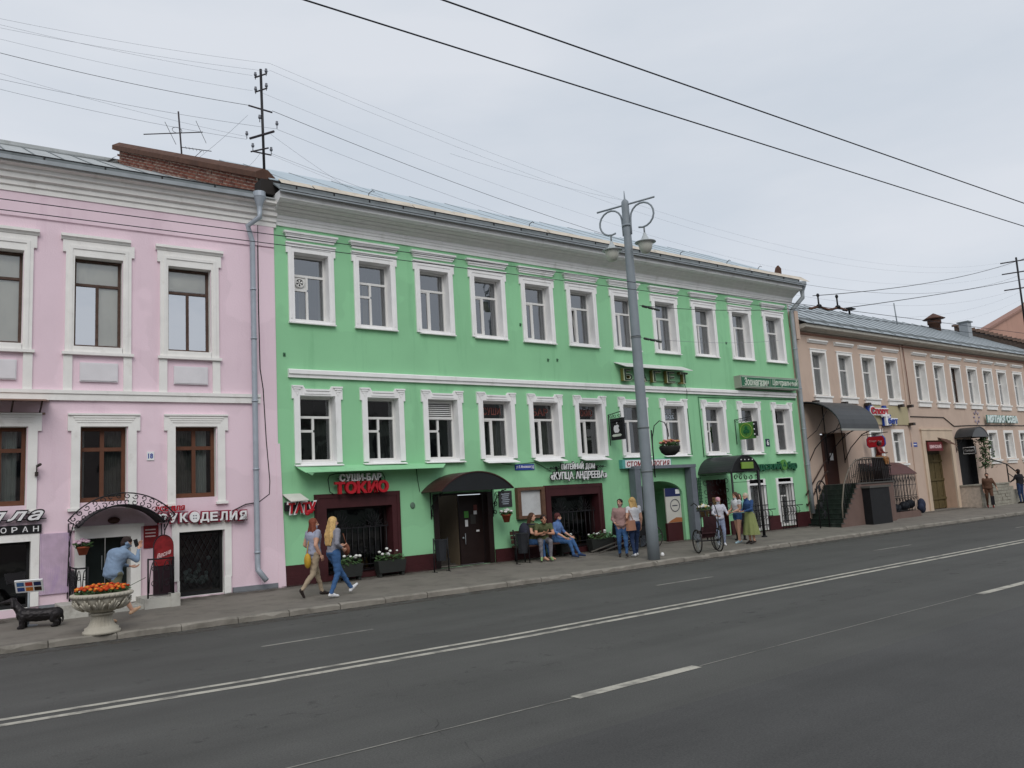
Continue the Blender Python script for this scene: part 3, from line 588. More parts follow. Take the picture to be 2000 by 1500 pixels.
# roof: weathered eave strip, gutter flange, pale blue slope
rf = roof_slope(gh, GX0-.1, GX1+.3, -.06, 10.22, 3.9, 12.22, bluemetal, 1.4, rib=.010)
m = MB(); m.add([(GX0-.1,-.72,9.72),(GX1+.35,-.72,9.72),(GX1+.35,-.28,10.03),(GX0-.1,-.28,10.03),(GX0-.1,-.72,9.70),(GX1+.35,-.72,9.70),(GX1+.35,-.28,9.98),(GX0-.1,-.28,9.98)],[(0,1,2,3),(7,6,5,4),(0,4,5,1),(1,5,6,2),(2,6,7,3),(3,7,4,0)]); m.build('eave_strip', darkgutter, rf)
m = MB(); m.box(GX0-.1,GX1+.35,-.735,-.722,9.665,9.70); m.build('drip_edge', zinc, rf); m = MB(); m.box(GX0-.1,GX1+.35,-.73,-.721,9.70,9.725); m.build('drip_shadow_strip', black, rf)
rr = random.Random(4); x = GX0+.1
while x < GX1:
    ln = rr.uniform(.7,1.5); m = MB(); zz = rr.uniform(0,.012); m.add([(x,-.44,9.95+zz),(x+ln-.03,-.44,9.95+zz+rr.uniform(0,.03)),(x+ln,-.02,10.26+zz+rr.uniform(0,.03)),(x+.03,-.02,10.27+zz)],[(0,1,2,3)]); m.build('eave_sheet', beigemetal, rf); x += ln
eave_flange(gh, GX0, GX1+.3, -.50, 9.85, .10, 1.0, rf, darkgutter)
m = MB(); m.box(GX0-.1,GX1+.3,3.9,4.0,9,12.2); m.build('roof_back', bluemetal, rf)
m = MB(); m.prism([(28.25,10.2),(28.6,10.2),(28.62,10.6),(28.45,10.72),(28.3,10.6),(28.22,10.42)], .2, .26); m.build('ridge_end', rust, rf)
for x in (9.9,15.4,20.6,22.3,24.9,26.8):
    m = MB(); m.tube([(x,.05,10.2),(x+.03,.02,10.36),(x+.12,-.02,10.44),(x+.16,-.05,10.40)], .012, 4); m.build('roof_hook', black, rf)
# windows
uk = [dict(kind='TV', fan=True),dict(kind='TV'),dict(kind='T'),dict(kind='T'),dict(kind='T'),dict(kind='T',tilt=True),dict(kind='T'),dict(kind='T'),dict(kind='TR'),dict(kind='T',tilt=True),dict(kind='TR')]
for k, (a, b_) in enumerate(GUP):
    cu = [(.86,1,0,1,curtain_d),(.32,.46,0,.7,M('ochre_curtain', C(150,130,96), .9))] if k < 2 else ([(0,1,0,1,curtain_d)] if k > 7 else [(.92,1,0,1,curtain_m)])
    w = window(gh, *up[k], gl=glass_hi, rev=white, curt=cu, **uk[k])
    m = MB(); ears(m, a+.03, b_-.03, 8.62, .15, .05, .24, 6.62, .05, 8.41)
    m.profx([(0,8.62),(-.09,8.62),(-.09,8.655),(0,8.67)], a-.03, b_+.03); m.prism([(a+.07,6.7),(a+.07,8.56),(b_-.07,8.56),(b_-.07,6.7),(b_-.11,6.7),(b_-.11,8.52),(a+.11,8.52),(a+.11,6.7)], -.065, -.045); m.build('surround', white, w)
    m = MB(); m.profx([(.16,6.675),(-.10,6.60),(-.10,6.575),(.0,6.58),(.16,6.64)], a+(.12 if k in (2,3) else .02), b_-.02); m.box(a+.17,b_-.17,-.02,.0,6.585,6.69); m.build('sill', white, w)
    m = MB()
    for (zq,zr,pj,ex) in ((8.74,8.79,.05,.0),(8.79,8.835,.08,.03),(8.835,8.87,.10,.05),(8.87,8.92,.13,.08)): m.box(a-ex,b_+ex,-pj,0,zq+.001,zr)
    m.build('hood_moulding', white, w)
curtain_k = M('dark_curtain', C(78,78,72), .9, .15, 6, 0)
lk = [dict(kind='TV'),dict(kind='TV'),dict(kind='TV',louvre=True)]+[dict(kind='T')]*5+[dict(kind='TV'),dict(kind='T'),dict(kind='TR')]
for k, (a, b_) in enumerate(GLO):
    cu = {0:[(.5,1,0,.7,curtain_k)],1:[(.5,1,0,.7,curtain_k)],3:[(.45,1,0,.7,curtain_d)],4:[(.45,1,0,.7,curtain_d)],5:[(.5,1,0,.7,curtain_k)],6:[(0,.6,0,1,curtain_k)],7:[(.4,1,0,.7,curtain_d)]}.get(k)
    w = window(gh, *lo[k], gl=glass, rev=white, curt=cu, **lk[k])
    m = MB(); x0, x1, w_ = a+.03, b_-.03, .15
    m.prism([(x0,3.12),(x0,4.70),(x0-.05,4.70),(x0-.05,5.03),(x0+.24,5.03),(x0+.27,4.98),(x0+.30,4.94),(x1-.30,4.94),(x1-.27,4.98),(x1-.24,5.03),(x1+.05,5.03),(x1+.05,4.70),(x1,4.70),(x1,3.12),(x1-w_,3.12),(x1-w_,4.78),(x0+w_,4.78),(x0+w_,3.12)], -.05, 0)
    for s_, e in ((x0-.05,1),(x1+.05,-1)):
        for i in range(3): m.box(s_+e*(.0+i*.03), s_+e*(.26-i*.045), -.085+i*.01, -.05, 4.985-i*.05, 5.025-i*.05)
        m.prism([(s_+e*.09,4.87),(s_+e*.17,4.87),(s_+e*.13,4.78)], -.065, -.05)
    m.box(x0+.3, x1-.3, -.075, -.05, 4.90, 4.945); m.box(x0+.27, x1-.27, -.065, -.05, 4.82, 4.86); m.build('surround', white, w)
    m = MB()
    if k in (3,4,5): m.profx([(.18,3.14),(-.28,3.00),(-.28,2.985),(.18,3.12)], a+.10, b_-.12)
    else: m.profx([(.18,3.14),(-.12,3.06),(-.12,3.04),(.18,3.11)], a+(.02), b_-.02)
    m.box(a+.17,b_-.17,-.02,.0,3.05,3.15); m.build('sill', white, w)
    if k in (3,4,5):
        t = MB(); put_text(t, {3:'СУШИ',4:'БАР',5:'ТОКИО'}[k], a+.36, b_-.36, 4.40, 4.62, .24, .004, .01); t.build('window_lettering', M('faded_red_vinyl', C(120,70,64), .6), w)
    if k == 7:
        for j, tx in enumerate(('· · · · · ·','778-25')):
            t = MB(); put_text(t, tx, a+.24, b_-.42, 4.52-j*.17, (4.56 if j == 0 else 4.62)-j*.13, .24, .004, .02); t.build('window_lettering', M('pale_vinyl', C(170,180,190), .5), w)
# maroon-framed shop windows with bar grilles
def shop_window(h, out, nm, seed):
    x0, x1, z0, z1 = h; w = window(gh, x0, x1, z0, z1, 'X', M('dark_frame', C(34,22,22), .5), glass_dark, .3, maroon, .06)
    a, b_, zt = out
    m = MB(); m.prism([(a,.25),(a,zt),(b_,zt),(b_,.25),(x1,.25),(x1,z1),(x0,z1),(x0,.25)], -.06, 0)
    m.prism([(a+.03,.25),(a+.03,zt-.03),(b_-.03,zt-.03),(b_-.03,.25),(b_-.10,.25),(b_-.10,zt-.1),(a+.1,zt-.1),(a+.1,.25)], -.075, -.058); m.box(x0,x1,-.055,.1,.25,z0); m.build('surround', maroon, w)
    zm = z0+(z1-z0)*.68; n = 11
    for i in range(n):
        g = MB(); x = x0+.1+(x1-x0-.2)*i/(n-1); g.tube([(x,.12,z0+.05),(x,.12,zm)], .012, 5); g.tube([(p[0],.12,p[1]) for p in spiral(x,zm+.06,.06,.02,-1.57,3.6,8)], .008, 4); g.build('grille_bar', darkmetal, w)
    g = MB()
    for z in (z0+.05,z0+.18,zm): g.box(x0+.04,x1-.04,.105,.135,z-.012,z+.012)
    for ccx in (x0+(x1-x0)*.24, x0+(x1-x0)*.76):
        for i in range(9): t = math.pi*(i/8); g.tube([(ccx,.12,zm+.03),(ccx+.26*math.cos(t),.12,zm+.03+.4*math.sin(t))], .008, 4)
    g.build('grille_frame', darkmetal, w)
    rr = random.Random(seed); it = MB()
    for i in range(7): xx = rr.uniform(x0+.3,x1-.3); it.lathe((xx,.55,z0+.02),[(.05,0),(.05,.18),(.02,.24),(.02,.3)],8)
    it.build('window_display', M('amber_bottles', C(120,96,50), .3, .4, 20, 0), w)
    return w
shop_window(GG['tokyo'], (8.12,10.46,2.35), 'tokyo', 1); shop_window(GG['tavern'], (15.28,17.6,2.29), 'tavern', 2)
# entrance doors under the brown canopy
a, b_, c, d = GG['door']; m = MB(); reveals(m, a, b_, c, d, .3); m.prism([(11.47,.25),(11.47,2.2),(13.38,2.2),(13.38,.25),(13.22,.25),(13.22,2.16),(11.62,2.16),(11.62,.25)], -.05, 0); m.build('door_frame', M('dark_brown_door_paint', C(38,26,24), .45, .12, 6, .05), gh)
m = MB(); m.box(12.42,13.20,.2,.26,.27,2.14); dr = m.build('door', MATS['dark_brown_door_paint'], gh, 'dark brown door with pale stickers')
for (x0,x1,z0,z1,cm) in ((12.58,12.72,1.52,1.70,'g'),(12.60,12.69,1.28,1.46,'w'),(12.90,13.0,1.60,1.70,'w'),(12.78,12.95,1.34,1.6,'k'),(12.96,13.06,1.12,1.17,'w'),(12.9,13.02,1.7,1.86,'r')):
    m = MB(); m.box(x0,x1,.19,.2,z0,z1); m.build('sticker', {'g':M('green_sticker', C(84,150,70), .5),'w':letterwhite,'k':M('dark_sticker', C(60,58,55), .5),'r':M('brown_sticker', C(110,60,55), .5)}[cm], dr)
m = MB(); m.ball((12.5,.17,.98),.03,.03,.03); m.tube([(12.56,.15,.8),(12.56,.15,1.1)],.012,6); m.build('handle', zinc, dr)
m = MB(); m.box(11.62,11.80,.24,.3,.27,2.14); m.build('door_leaf', MATS['dark_brown_door_paint'], gh)
for i in range(5): m = MB(); m.box(11.8,12.42,.5+i*.26,.76+i*.26,.2+i*.0,.3+i*.14); m.build('inner_step', M('inner_step_tile', C(70,66,62), .6), gh)
m = MB(); m.box(11.8,12.42,2.0,2.05,.2,2.3); m.box(11.5,11.55,.3,2.0,.2,2.3); m.box(12.42,12.46,.3,2.0,.2,2.3); m.build('hall_wall', M('hall_beige', C(112,100,82), .8), gh)
m = MB(); put_text(m, 'ДЛЯ ВАС', -.62, .62, 0, .1, 0, .004, .01)
m.v = [(11.70+(z-.05), .235, 1.35-x*.9) for x, y, z in m.v]; m.v = [(x, y, 2.7-z) for x,y,z in m.v]; m.build('door_lettering', M('pale_vinyl', C(170,180,190), .5), gh)
# bar windows and bar door on the right
for nm in ('b1','b2'):
    h = GG[nm]; w = window(gh, *h, 'PU' if nm == 'b2' else 'X', pvc, glass, .2, white, .05, curt=[(.2,.4,0,1,curtain_m),(.6,.8,0,1,curtain_m)])
    m = MB(); ears(m, h[0]-.13, h[1]+.13, h[3]+.22, .13, 0, .2, h[2]-.1, .04, h[3]); m.box(h[0],h[1],-.04,0,h[3]+.07,h[3]+.2); m.build('surround', white, w)
    g = MB(); x0, x1 = h[0]-.05, h[1]+.05
    for i in range(6): x = x0+(x1-x0)*i/5; g.tube([(x,-.1,h[2]-.12),(x,-.1,h[3]-.02)], .012, 5); g.tube([(x,-.1,h[2]+.75),(x,-.26,h[2]+.65),(x,-.26,h[2]+.5),(x,-.1,h[2]+.35)], .01, 4)
    for z in (h[2]-.1,h[2]+.18,h[2]+.9,h[3]-.03): g.box(x0-.02,x1+.02,-.115,-.085,z-.015,z+.015)
    g.box(x0-.12,x1+.2,-.28,-.25,h[2]+.72,h[2]+.75); g.box(x0-.02,x1+.02,-.28,-.25,h[2]+.5,h[2]+.52); g.build('grille', darkmetal, w)
a, b_, c, d = GG['bdoor']; m = MB(); reveals(m, a, b_, c, d, .3); m.box(a,b_,.3,.34,c,d); m.build('bar_door', M('maroon_door', C(70,30,30), .5), gh)
# ---- long green shelf, signs and fittings on the green facade
b = MB(); b.add([(7.66,0,3.06),(11.95,0,3.04),(11.55,-.5,2.90),(7.72,-.5,2.88),(7.66,0,3.045),(11.95,0,3.025),(11.55,-.5,2.885),(7.72,-.5,2.865)],[(3,2,1,0),(4,5,6,7),(0,1,5,4),(1,2,6,5),(2,3,7,6),(3,0,4,7)])
b.add([(7.72,-.5,2.88),(7.95,-.5,2.88),(7.9,-.48,2.80)],[(2,1,0)]); one('sheet_awning', b, green, 'long flat green sheet-metal awning above the sushi bar sign', 'awning', GF)
t = thing('sushi_bar_sign', 'white СУШИ-БАР over thick red ТОКИО letters on the green wall', 'sign', GF, (9.25,0,2.3))
letters(t, 'СУШИ-БАР', 8.74, 9.88, 2.64, 2.82, -.16, letterwhite, .06, .025, .08)
letters(t, 'ТОКИО', 8.58, 10.05, 2.33, 2.63, -.2, redp, .10, .045, .02)
m = MB(); m.tube([(8.66,-.1,2.84),(8.5,-.1,2.80),(8.46,-.1,2.7),(8.5,-.1,2.4),(8.6,-.1,2.33)], .012, 5); m.tube([(8.66,-.1,2.84),(9.95,-.1,2.83),(10.02,-.1,2.7),(10.02,-.1,2.6)], .012, 5)
for z in (2.55,2.7): m.box(8.7,9.95,-.12,-.09,z,z+.02)
for x in (8.8,9.9): m.box(x,x+.02,-.1,0,2.4,2.8)
m.build('frame', black, t)
t = thing('tattoo_sign', 'white-edged red ТАТУ lettering under a small slanted roof beside the pink corner', 'sign', GF, (7.7,0,1.9))
letters(t, 'ТАТУ', 7.42, 8.10, 1.93, 2.18, -.16, redp, .05, .03, .0, back=letterwhite, grow=.035, shear=.1)
m = MB(); m.ball((7.94,-.17,1.95),.09,.02,.05); m.ball((7.88,-.17,1.90),.06,.02,.04); m.ball((8.0,-.17,1.99),.07,.02,.04); m.build('flourish', redp, t)
m = MB(); m.add([(7.33,0,2.40),(7.78,0,2.40),(7.86,-.32,2.24),(7.42,-.32,2.22),(7.33,0,2.385),(7.78,0,2.385),(7.86,-.32,2.225),(7.42,-.32,2.205)],[(3,2,1,0),(4,5,6,7),(0,1,5,4),(1,2,6,5),(2,3,7,6),(3,0,4,7)]); m.build('roof', M('pale_sheet', C(205,203,196), .6), t)
m = MB(); m.box(7.36,8.1,-.13,-.03,1.99,2.2); m.build('backing', black, t)
t = thing('barrel_canopy', 'dark brown barrel canopy over the sushi bar door', 'canopy', GF, (12.3,0,2.2))
def barrel(t, x0, x1, zs, rise, y0, y1, mat, n=18, th=.03, front=None, zb=None):
    cx = (x0+x1)/2; hw = (x1-x0)/2; rad = (hw*hw+rise*rise)/(2*rise); a0 = math.asin(min(1, hw/rad)); cz = zs+rise-rad
    o_ = [(cx+rad*math.sin(-a0+2*a0*i/n), cz+rad*math.cos(-a0+2*a0*i/n)) for i in range(n+1)]
    inn = [(cx+(rad-th)*math.sin(-a0+2*a0*i/n), cz+(rad-th)*math.cos(-a0+2*a0*i/n)) for i in range(n+1)]
    m = MB(); m.prism(o_+inn[::-1], y0, y1, smooth=False); m.build('barrel_sheet', mat, t)
    if front: m = MB(); m.prism([(x,z-.002) for x,z in inn]+([(x1,zb),(x0,zb)] if zb else []), y1+.02, y1+.05); m.build('front_panel', front, t)
    return o_
barrel(t, 11.12, 13.47, 2.27, .48, 0, -1.0, M('brown_sheet', C(66,40,38), .45, .15, 2, .08, 12), front=M('black_panel', C(34,36,38), .5))
def scroll_bracket(t, x, y0, y1, z0, z1, r=.014, name='bracket'):
    m = MB(); d = y1-y0; h = z1-z0
    m.tube([(x,y0-.01,z0),(x,y0-.01,z1)], r, 5); m.tube([(x,y0,z1),(x,y1,z1)], r, 5)
    m.tube([(x,y0+d*.05+d*.75*(1-math.cos(i*.2618)),z0+h*.1+h*.85*math.sin(i*.2618)) for i in range(7)], r, 5)
    for cy, cz, rr_ in ((.3,.75,.16),(.62,.86,.1),(.18,.45,.12),(.14,.15,.1)): m.tube([(x,y0+d*cy+p[0],z0+h*cz+p[1]) for p in spiral(0,0,rr_*abs(h),rr_*.25*abs(h),0,7.5,14)], r*.8, 4)
    m.build(name, darkmetal, t)
scroll_bracket(t, 11.4, 0, -.8, 1.55, 2.26); scroll_bracket(t, 13.42, 0, -.85, 1.5, 2.27)
t = thing('hanging_flowerpot', 'terracotta pot of white flowers hung beside the brown canopy', 'flowerpot', GF, (13.55,-.45,1.3))
def pot(t, x, y, z, r, h, mat): m = MB(); m.lathe((x,y,z),[(r*.6,0),(r*.95,h*.8),(r*1.08,h*.8),(r*1.1,h),(r*.95,h)],14); m.build('pot', mat, t)
def flowers(t, x, y, z, rx, ry, h, n, cols, leaf, seed=1, fs=.035, name='blossoms'):
    rr = random.Random(seed); lm = MB(); mats = [M(nm, c_, .7, .15, 30, 0) for nm, c_ in cols]; fms = [MB() for _ in cols]
    for i in range(max(n*3,110)):
        a = rr.uniform(0,6.283); q = math.sqrt(rr.random()); p = Vector((x+rx*q*math.cos(a), y+ry*q*math.sin(a), z+h*rr.uniform(-.3,.75)*(1.1-q*.6))); s_ = fs*rr.uniform(.8,1.7)
        u = Vector((rr.uniform(-1,1),rr.uniform(-1,1),rr.uniform(-.5,.6))).normalized(); v = u.orthogonal().normalized(); lm.add([p-u*s_, p+v*s_*.45, p+u*s_, p-v*s_*.45],[(0,1,2,3)])
    for i in range(n):
        a = rr.uniform(0,6.283); q = math.sqrt(rr.random()); p = Vector((x+rx*q*math.cos(a), y+ry*q*math.sin(a), z+h*rr.uniform(.6,1.05)*(1.1-q*.5))); k = rr.randrange(len(cols)); s_ = fs*rr.uniform(.7,1.2)
        fms[k].ball(p, s_, s_, s_*.7, 6, 4)
    o_ = lm.build('leaves', leaf, t); o_['kind'] = 'stuff'
    for f_, m_ in zip(fms, mats):
        if f_.v: o_ = f_.build(name, m_, t); o_['kind'] = 'stuff'
leafm = M('leaf_green', (.045,.09,.03), .7, .4, 14, 0); terracotta = M('terracotta', C(150,76,52), .8, .12, 6, .1)
WFL = [('white_petals', C(225,225,220))]
pot(t, 13.55, -.45, 1.33, .13, .22, terracotta); flowers(t, 13.55, -.45, 1.57, .17, .15, .12, 26, WFL, leafm, 2, .04)
t = thing('notice_plaque', 'dark grey notice plaque with pale lines behind the hanging flowerpot', 'plaque', GF, (13.9,0,1.75))
m = MB(); m.box(13.63,14.09,-.03,0,1.75,2.2); m.build('plate', M('slate_plate', C(58,58,60), .5), t)
for i in range(6): m = MB(); m.box(13.72+.03*(i%2),14.0-.02*(i%3),-.034,-.03,2.10-i*.055,2.12-i*.055); m.build('text_line', M('pale_vinyl', C(170,180,190), .5), t)
t = thing('notice_board', 'glazed brown notice board with a white sheet right of the plaque', 'notice board', GF, (14.73,0,1.37))
m = MB(); m.prism([(14.22,1.37),(14.22,2.27),(15.22,2.27),(15.22,1.37),(15.1,1.45),(15.1,2.19),(14.34,2.19),(14.34,1.45)], -.14, 0) if False else None
for (x0,x1,z0,z1) in ((14.22,14.34,1.37,2.27),(15.1,15.22,1.37,2.27),(14.34,15.1,1.37,1.46),(14.34,15.1,2.18,2.27)): m = MB(); m.box(x0,x1,-.14,-.0,z0,z1); m.build('frame_rail', M('worn_brown_wood', C(98,72,56), .7, .2, 10, .15, 40), t)
m = MB(); m.box(14.34,15.1,-.05,-.0,1.46,2.18); m.build('sheet', M('grey_white_sheet', C(196,198,198), .6, .06, 2.5, .05, 20, stain=.5, scol=C(150,150,150), stretch=1), t)
t = thing('street_name_sign', 'blue street name sign ул. Б. Московская above the notice board', 'sign', GF, (14.63,0,2.76))
m = MB(); m.box(14.28,14.98,-.025,0,2.77,2.94); m.build('plate', M('blue_enamel', C(48,70,150), .35, .05, 4, 0), t)
m = MB(); put_text(m, 'ул. Б. Московская', 14.31, 14.85, 2.81, 2.91, -.026, .006, .02); m.build('lettering', letterwhite, t); m = MB(); put_text(m, '16', 14.88, 14.96, 2.80, 2.91, -.026, .006, .02); m.build('number', letterwhite, t)
t = thing('tavern_sign', 'white ПИТЕЙНЫЙ ДОМ «КУПЦА АНДРЕЕВА» letters on black scrollwork above the tavern window', 'sign', GF, (16.6,0,2.4))
letters(t, 'ПИТЕЙНЫЙ ДОМ', 15.92, 17.26, 2.74, 2.91, -.14, letterwhite, .03, .012, .08, back=black, grow=.02)
letters(t, '«КУПЦА АНДРЕЕВА»', 15.48, 17.75, 2.45, 2.67, -.14, letterwhite, .03, .012, .06, back=black, grow=.022, desc=.04)
for sx, e in ((15.9,-1),(17.28,1)):
    m = MB()
    for i in range(4): m.tube([(p[0],-.1,p[1]) for p in spiral(sx+e*(.06+.1*i),2.80+.01*(-1)**i,.065-.008*i,.015,0 if i%2 else 3.1,6 if i%2 else 9,10)], .012, 4)
    m.tube([(sx,-.1,2.78),(sx+e*.5,-.1,2.79)], .01, 4); m.build('scroll', black, t)
m = MB(); m.box(15.6,17.6,-.09,-.06,2.52,2.54); m.box(16.0,17.2,-.09,-.06,2.80,2.82)
for x in (15.8,16.6,17.4): m.box(x,x+.02,-.08,0,2.5,2.83)
m.build('rail', black, t)
t = thing('dentist_sign', 'white and teal box sign with red СТОМАТОЛОГИЯ letters behind the lamp post', 'sign', GF, (19.6,0,2.68))
m = MB(); m.box(18.44,20.7,-.16,0,2.70,2.98); m.build('box', M('teal_box', C(96,168,160), .5), t); m = MB(); m.box(18.56,20.66,-.172,-.16,2.72,2.96); m.build('face', letterwhite, t)
letters(t, 'СТОМАТОЛОГИЯ', 18.62, 20.6, 2.76, 2.92, -.176, M('dark_red_vinyl', C(140,40,45), .5), .012, .02, .06, shear=.15)
t = thing('portal_frame', 'grey steel portal frame around the carriage arch', 'frame', GF, (20.2,-.3,.2))
stl = M('grey_painted_steel', C(108,114,122), .5, .1, 4, .05, 30)
for x in (18.80,21.45): m = MB(); m.box(x,x+.25,-.32,-.05,.2,2.66); m.build('post', stl, t)
m = MB(); m.box(18.78,21.72,-.33,-.04,2.66,2.76); m.build('beam', stl, t)
t = thing('poster_banner', 'white advertising banner with round emblem inside the arch', 'banner', GF, (20.9,.2,.8))
m = MB(); m.box(20.55,21.28,.10,.14,.85,2.0); m.build('panel', M('banner_white', C(196,194,186), .6, .04, 3, 0), t)
m = MB(); m.box(20.55,21.28,.095,.10,1.72,2.0); m.build('top_band', M('navy_print', C(40,48,92), .5), t)
m = MB(); m.tube([(20.98+.22*math.cos(i*.314),.09,1.42+.2*math.sin(i*.314)) for i in range(20)], .012, 4, 0, True); m.box(20.85,21.1,.09,.096,1.40,1.43); m.build('emblem', M('grey_print', C(80,84,96), .5), t)
m = MB(); m.add([(20.58,.09,.86),(21.28,.09,.86),(21.28,.09,1.0),(21.0,.09,1.02),(20.75,.09,.94)],[(0,1,2,3,4)]); m.build('print_patch', M('orange_print', C(160,104,66), .5), t)
m = MB(); m.box(20.55,21.28,.10,.2,.2,.85); m.build('base_panel', maroon, t)
m = MB(); m.box(21.05,21.25,.088,.094,1.8,1.95); m.build('logo_patch', letterwhite, t)
# БАГЕТ letters under their own little roof
t = thing('framing_shop_sign', 'spaced dark green БАГЕТ letters under a narrow white roof', 'sign', GF, (20.2,0,5.5))
m = MB(); m.add([(18.56,0,6.17),(21.85,0,6.17),(21.9,-.42,5.98),(18.68,-.42,5.98),(18.56,0,6.15),(21.85,0,6.15),(21.9,-.42,5.96),(18.68,-.42,5.96)],[(3,2,1,0),(4,5,6,7),(0,1,5,4),(1,2,6,5),(2,3,7,6),(3,0,4,7)]); m.build('roof', M('white_sheet_roof', C(214,214,212), .6), t)
bl = M('dark_green_letter', C(32,58,40), .4); bs = M('ochre_letter_side', C(120,110,60), .5); be = M('pale_letter_edge', C(206,212,186), .5)
for i, ch in enumerate('БАГЕТ'):
    x = 18.80+i*.68; m = MB(); put_text(m, ch, x, x+.34, 5.56, 5.92, -.21, .012, .0); lt = m.build('letter', bl, t)
    m = MB(); put_text(m, ch, x-.02, x+.36, 5.54, 5.94, -.19, .02, .03); m.build('letter_edge', be, lt)
    m = MB(); put_text(m, ch, x-.02, x+.36, 5.54, 5.94, -.11, .13, .03)
    for z in (5.54,5.91): m.box(x-.03,x+.12,-.18,-.05,z,z+.04)
    m.build('letter_side', bs, lt)
m = MB(); m.box(18.8,21.8,-.06,-.04,5.6,5.615); m.build('rail', black, t)
# pet-shop box sign
t = thing('pet_shop_sign', 'long green box sign Зоомагазин Центральный at the right end of the green facade', 'sign', GF, (26.4,0,5.5))
m = MB(); m.box(24.62,28.2,-.3,0,5.50,5.95); m.build('box', M('sign_box_grey', C(160,160,150), .6), t)
dg = M('dark_green_sign_face', C(36,104,70), .4, .04, 4, 0)
for (a,b_) in ((24.66,26.38),(26.42,28.16)): m = MB(); m.box(a,b_,-.312,-.3,5.53,5.92); m.build('face', dg, t)
pv = M('pale_sign_vinyl', C(206,214,200), .5)
for (wd,a,b_) in (('Зоомагазин',24.82,26.28),('Центральный',26.5,28.1)): m = MB(); put_text(m, wd, a, b_, 5.58, 5.87, -.316, .008, .02, .2); m.build('lettering', pv, t)
for (a,b_,c,d) in ((24.68,28.14,5.885,5.9),(24.68,28.14,5.545,5.56)): m = MB(); m.box(a,b_,-.316,-.311,c,d); m.build('border_line', pv, t)
# projecting signs
def hanging_sign(name, label, x, y0, y1, z0, z1, mat, zarm):
    t = thing(name, label, 'sign', GF, (x, 0, z0)); m = MB(); m.box(x-.05, x+.05, y1, y0, z0, z1); m.build('board', mat, t)
    m = MB(); m.tube([(x,0,zarm),(x,y1+.1,zarm+.06)], .014, 5); m.tube([(x,-.02,z0-.15),(x,-.02,zarm+.02)], .014, 5)
    for cy in (-.12,-.3,-.5): m.tube([(x,cy+p[0],zarm-.08+p[1]) for p in spiral(0,0,.07,.02,0,7,10)], .009, 4)
    for yy in (y0-.1,y1+.1): m.tube([(x,yy,z1),(x,yy,zarm+.03)], .008, 4)
    m.build('bracket', darkmetal, t); return t
t = hanging_sign('phone_repair_sign', 'black projecting sign with a white apple emblem beside the lamp post', 18.12, -.12, -.68, 3.60, 4.28, black, 4.42)
m = MB(); yy, zz = -.40, 3.96
ap = [(-.02,.10),(.04,.13),(.10,.10),(.12,.06),(.09,.02),(.10,-.04),(.13,-.07),(.09,-.14),(.04,-.16),(0,-.145),(-.05,-.16),(-.10,-.12),(-.13,-.04),(-.12,.05),(-.08,.11)]
m.add([(18.065,yy-u*1.0,zz+v*.9) for u,v in ap],[list(range(len(ap)))]); m.add([(18.065,yy-u,zz+v) for u,v in ((.0,.13),(.05,.17),(.05,.20),(.0,.17))],[(0,1,2,3)]); m.build('emblem', letterwhite, t)
m = MB(); put_text(m, 'СЕРВИСНЫЙ ЦЕНТР', -.22, .22, 4.14, 4.19, 0, .002, .02); m.v = [(18.064, -.40-x, z) for x,y,z in m.v]; m.build('lettering', letterwhite, t)
m = MB(); m.add([(18.064,-.18,3.74),(18.064,-.24,3.78),(18.064,-.56,3.78),(18.064,-.62,3.74),(18.064,-.56,3.70),(18.064,-.24,3.70)],[list(range(6))]); m.build('arrow', pv, t)
t = hanging_sign('clover_sign', 'square green projecting sign with a dark clover in a ring', 24.42, -.2, -.85, 3.58, 4.18, M('clover_green', C(86,142,66), .5, .05, 4, 0), 4.32)
m = MB(); m.tube([(24.365,-.52+.26*math.cos(i*.314),3.88+.25*math.sin(i*.314)) for i in range(20)], .014, 4, 0, True); m.build('ring', M('clover_ring', C(160,180,80), .5), t)
m = MB()
for a in (1.57,3.66,5.76): m.ball((24.362,-.52+.085*math.cos(a),3.89+.085*math.sin(a)),.006,.075,.075,10,6)
m.tube([(24.362,-.52,3.88),(24.362,-.50,3.72)], .012, 4); m.build('clover', M('clover_dark', C(36,104,62), .5), t)
m = MB(); m.box(24.34,24.5,-.92,-.86,3.66,4.18); m.build('lamp_box', black, t)
for z in (3.72,3.9,4.08): m = MB(); m.ball((24.335,-.89,z),.02,.03,.03); m.build('bulb', letterwhite, t)
t = thing('bar_letters_sign', 'dark green letters ирландский бар with a light clover disc on the facade', 'sign', GF, (26.0,0,2.4))
bg_ = M('bar_letter_green', C(28,92,62), .45, .05, 5, 0)
letters(t, 'ирландский', 24.2, 26.78, 2.47, 2.74, -.1, bg_, .08, .03, .05); letters(t, 'бар', 27.2, 27.78, 2.46, 2.74, -.1, bg_, .08, .03, .06)
m = MB(); m.prism([(26.98+.17*math.cos(i*.393),2.62+.2*math.sin(i*.393)) for i in range(16)], -.14, -.06); o_ = m.build('disc', M('clover_green', C(86,142,66), .5, .05, 4, 0), t)
m = MB()
for a in (1.57,3.66,5.76): m.ball((26.98+.06*math.cos(a),-.145,2.63+.06*math.sin(a)),.055,.006,.055,8,5)
m.build('clover', MATS['clover_dark'], o_)
t = thing('house_number_plate', 'small dark blue house number plate between the last two windows', 'plaque', GF, (26.2,0,3.34)); m = MB(); m.box(26.13,26.36,-.02,0,3.34,3.62); m.build('plate', M('navy_plate', C(36,42,70), .4), t); m = MB(); put_text(m, '6', 26.18, 26.31, 3.38, 3.58, -.022, .006, .02); m.build('number', letterwhite, t)
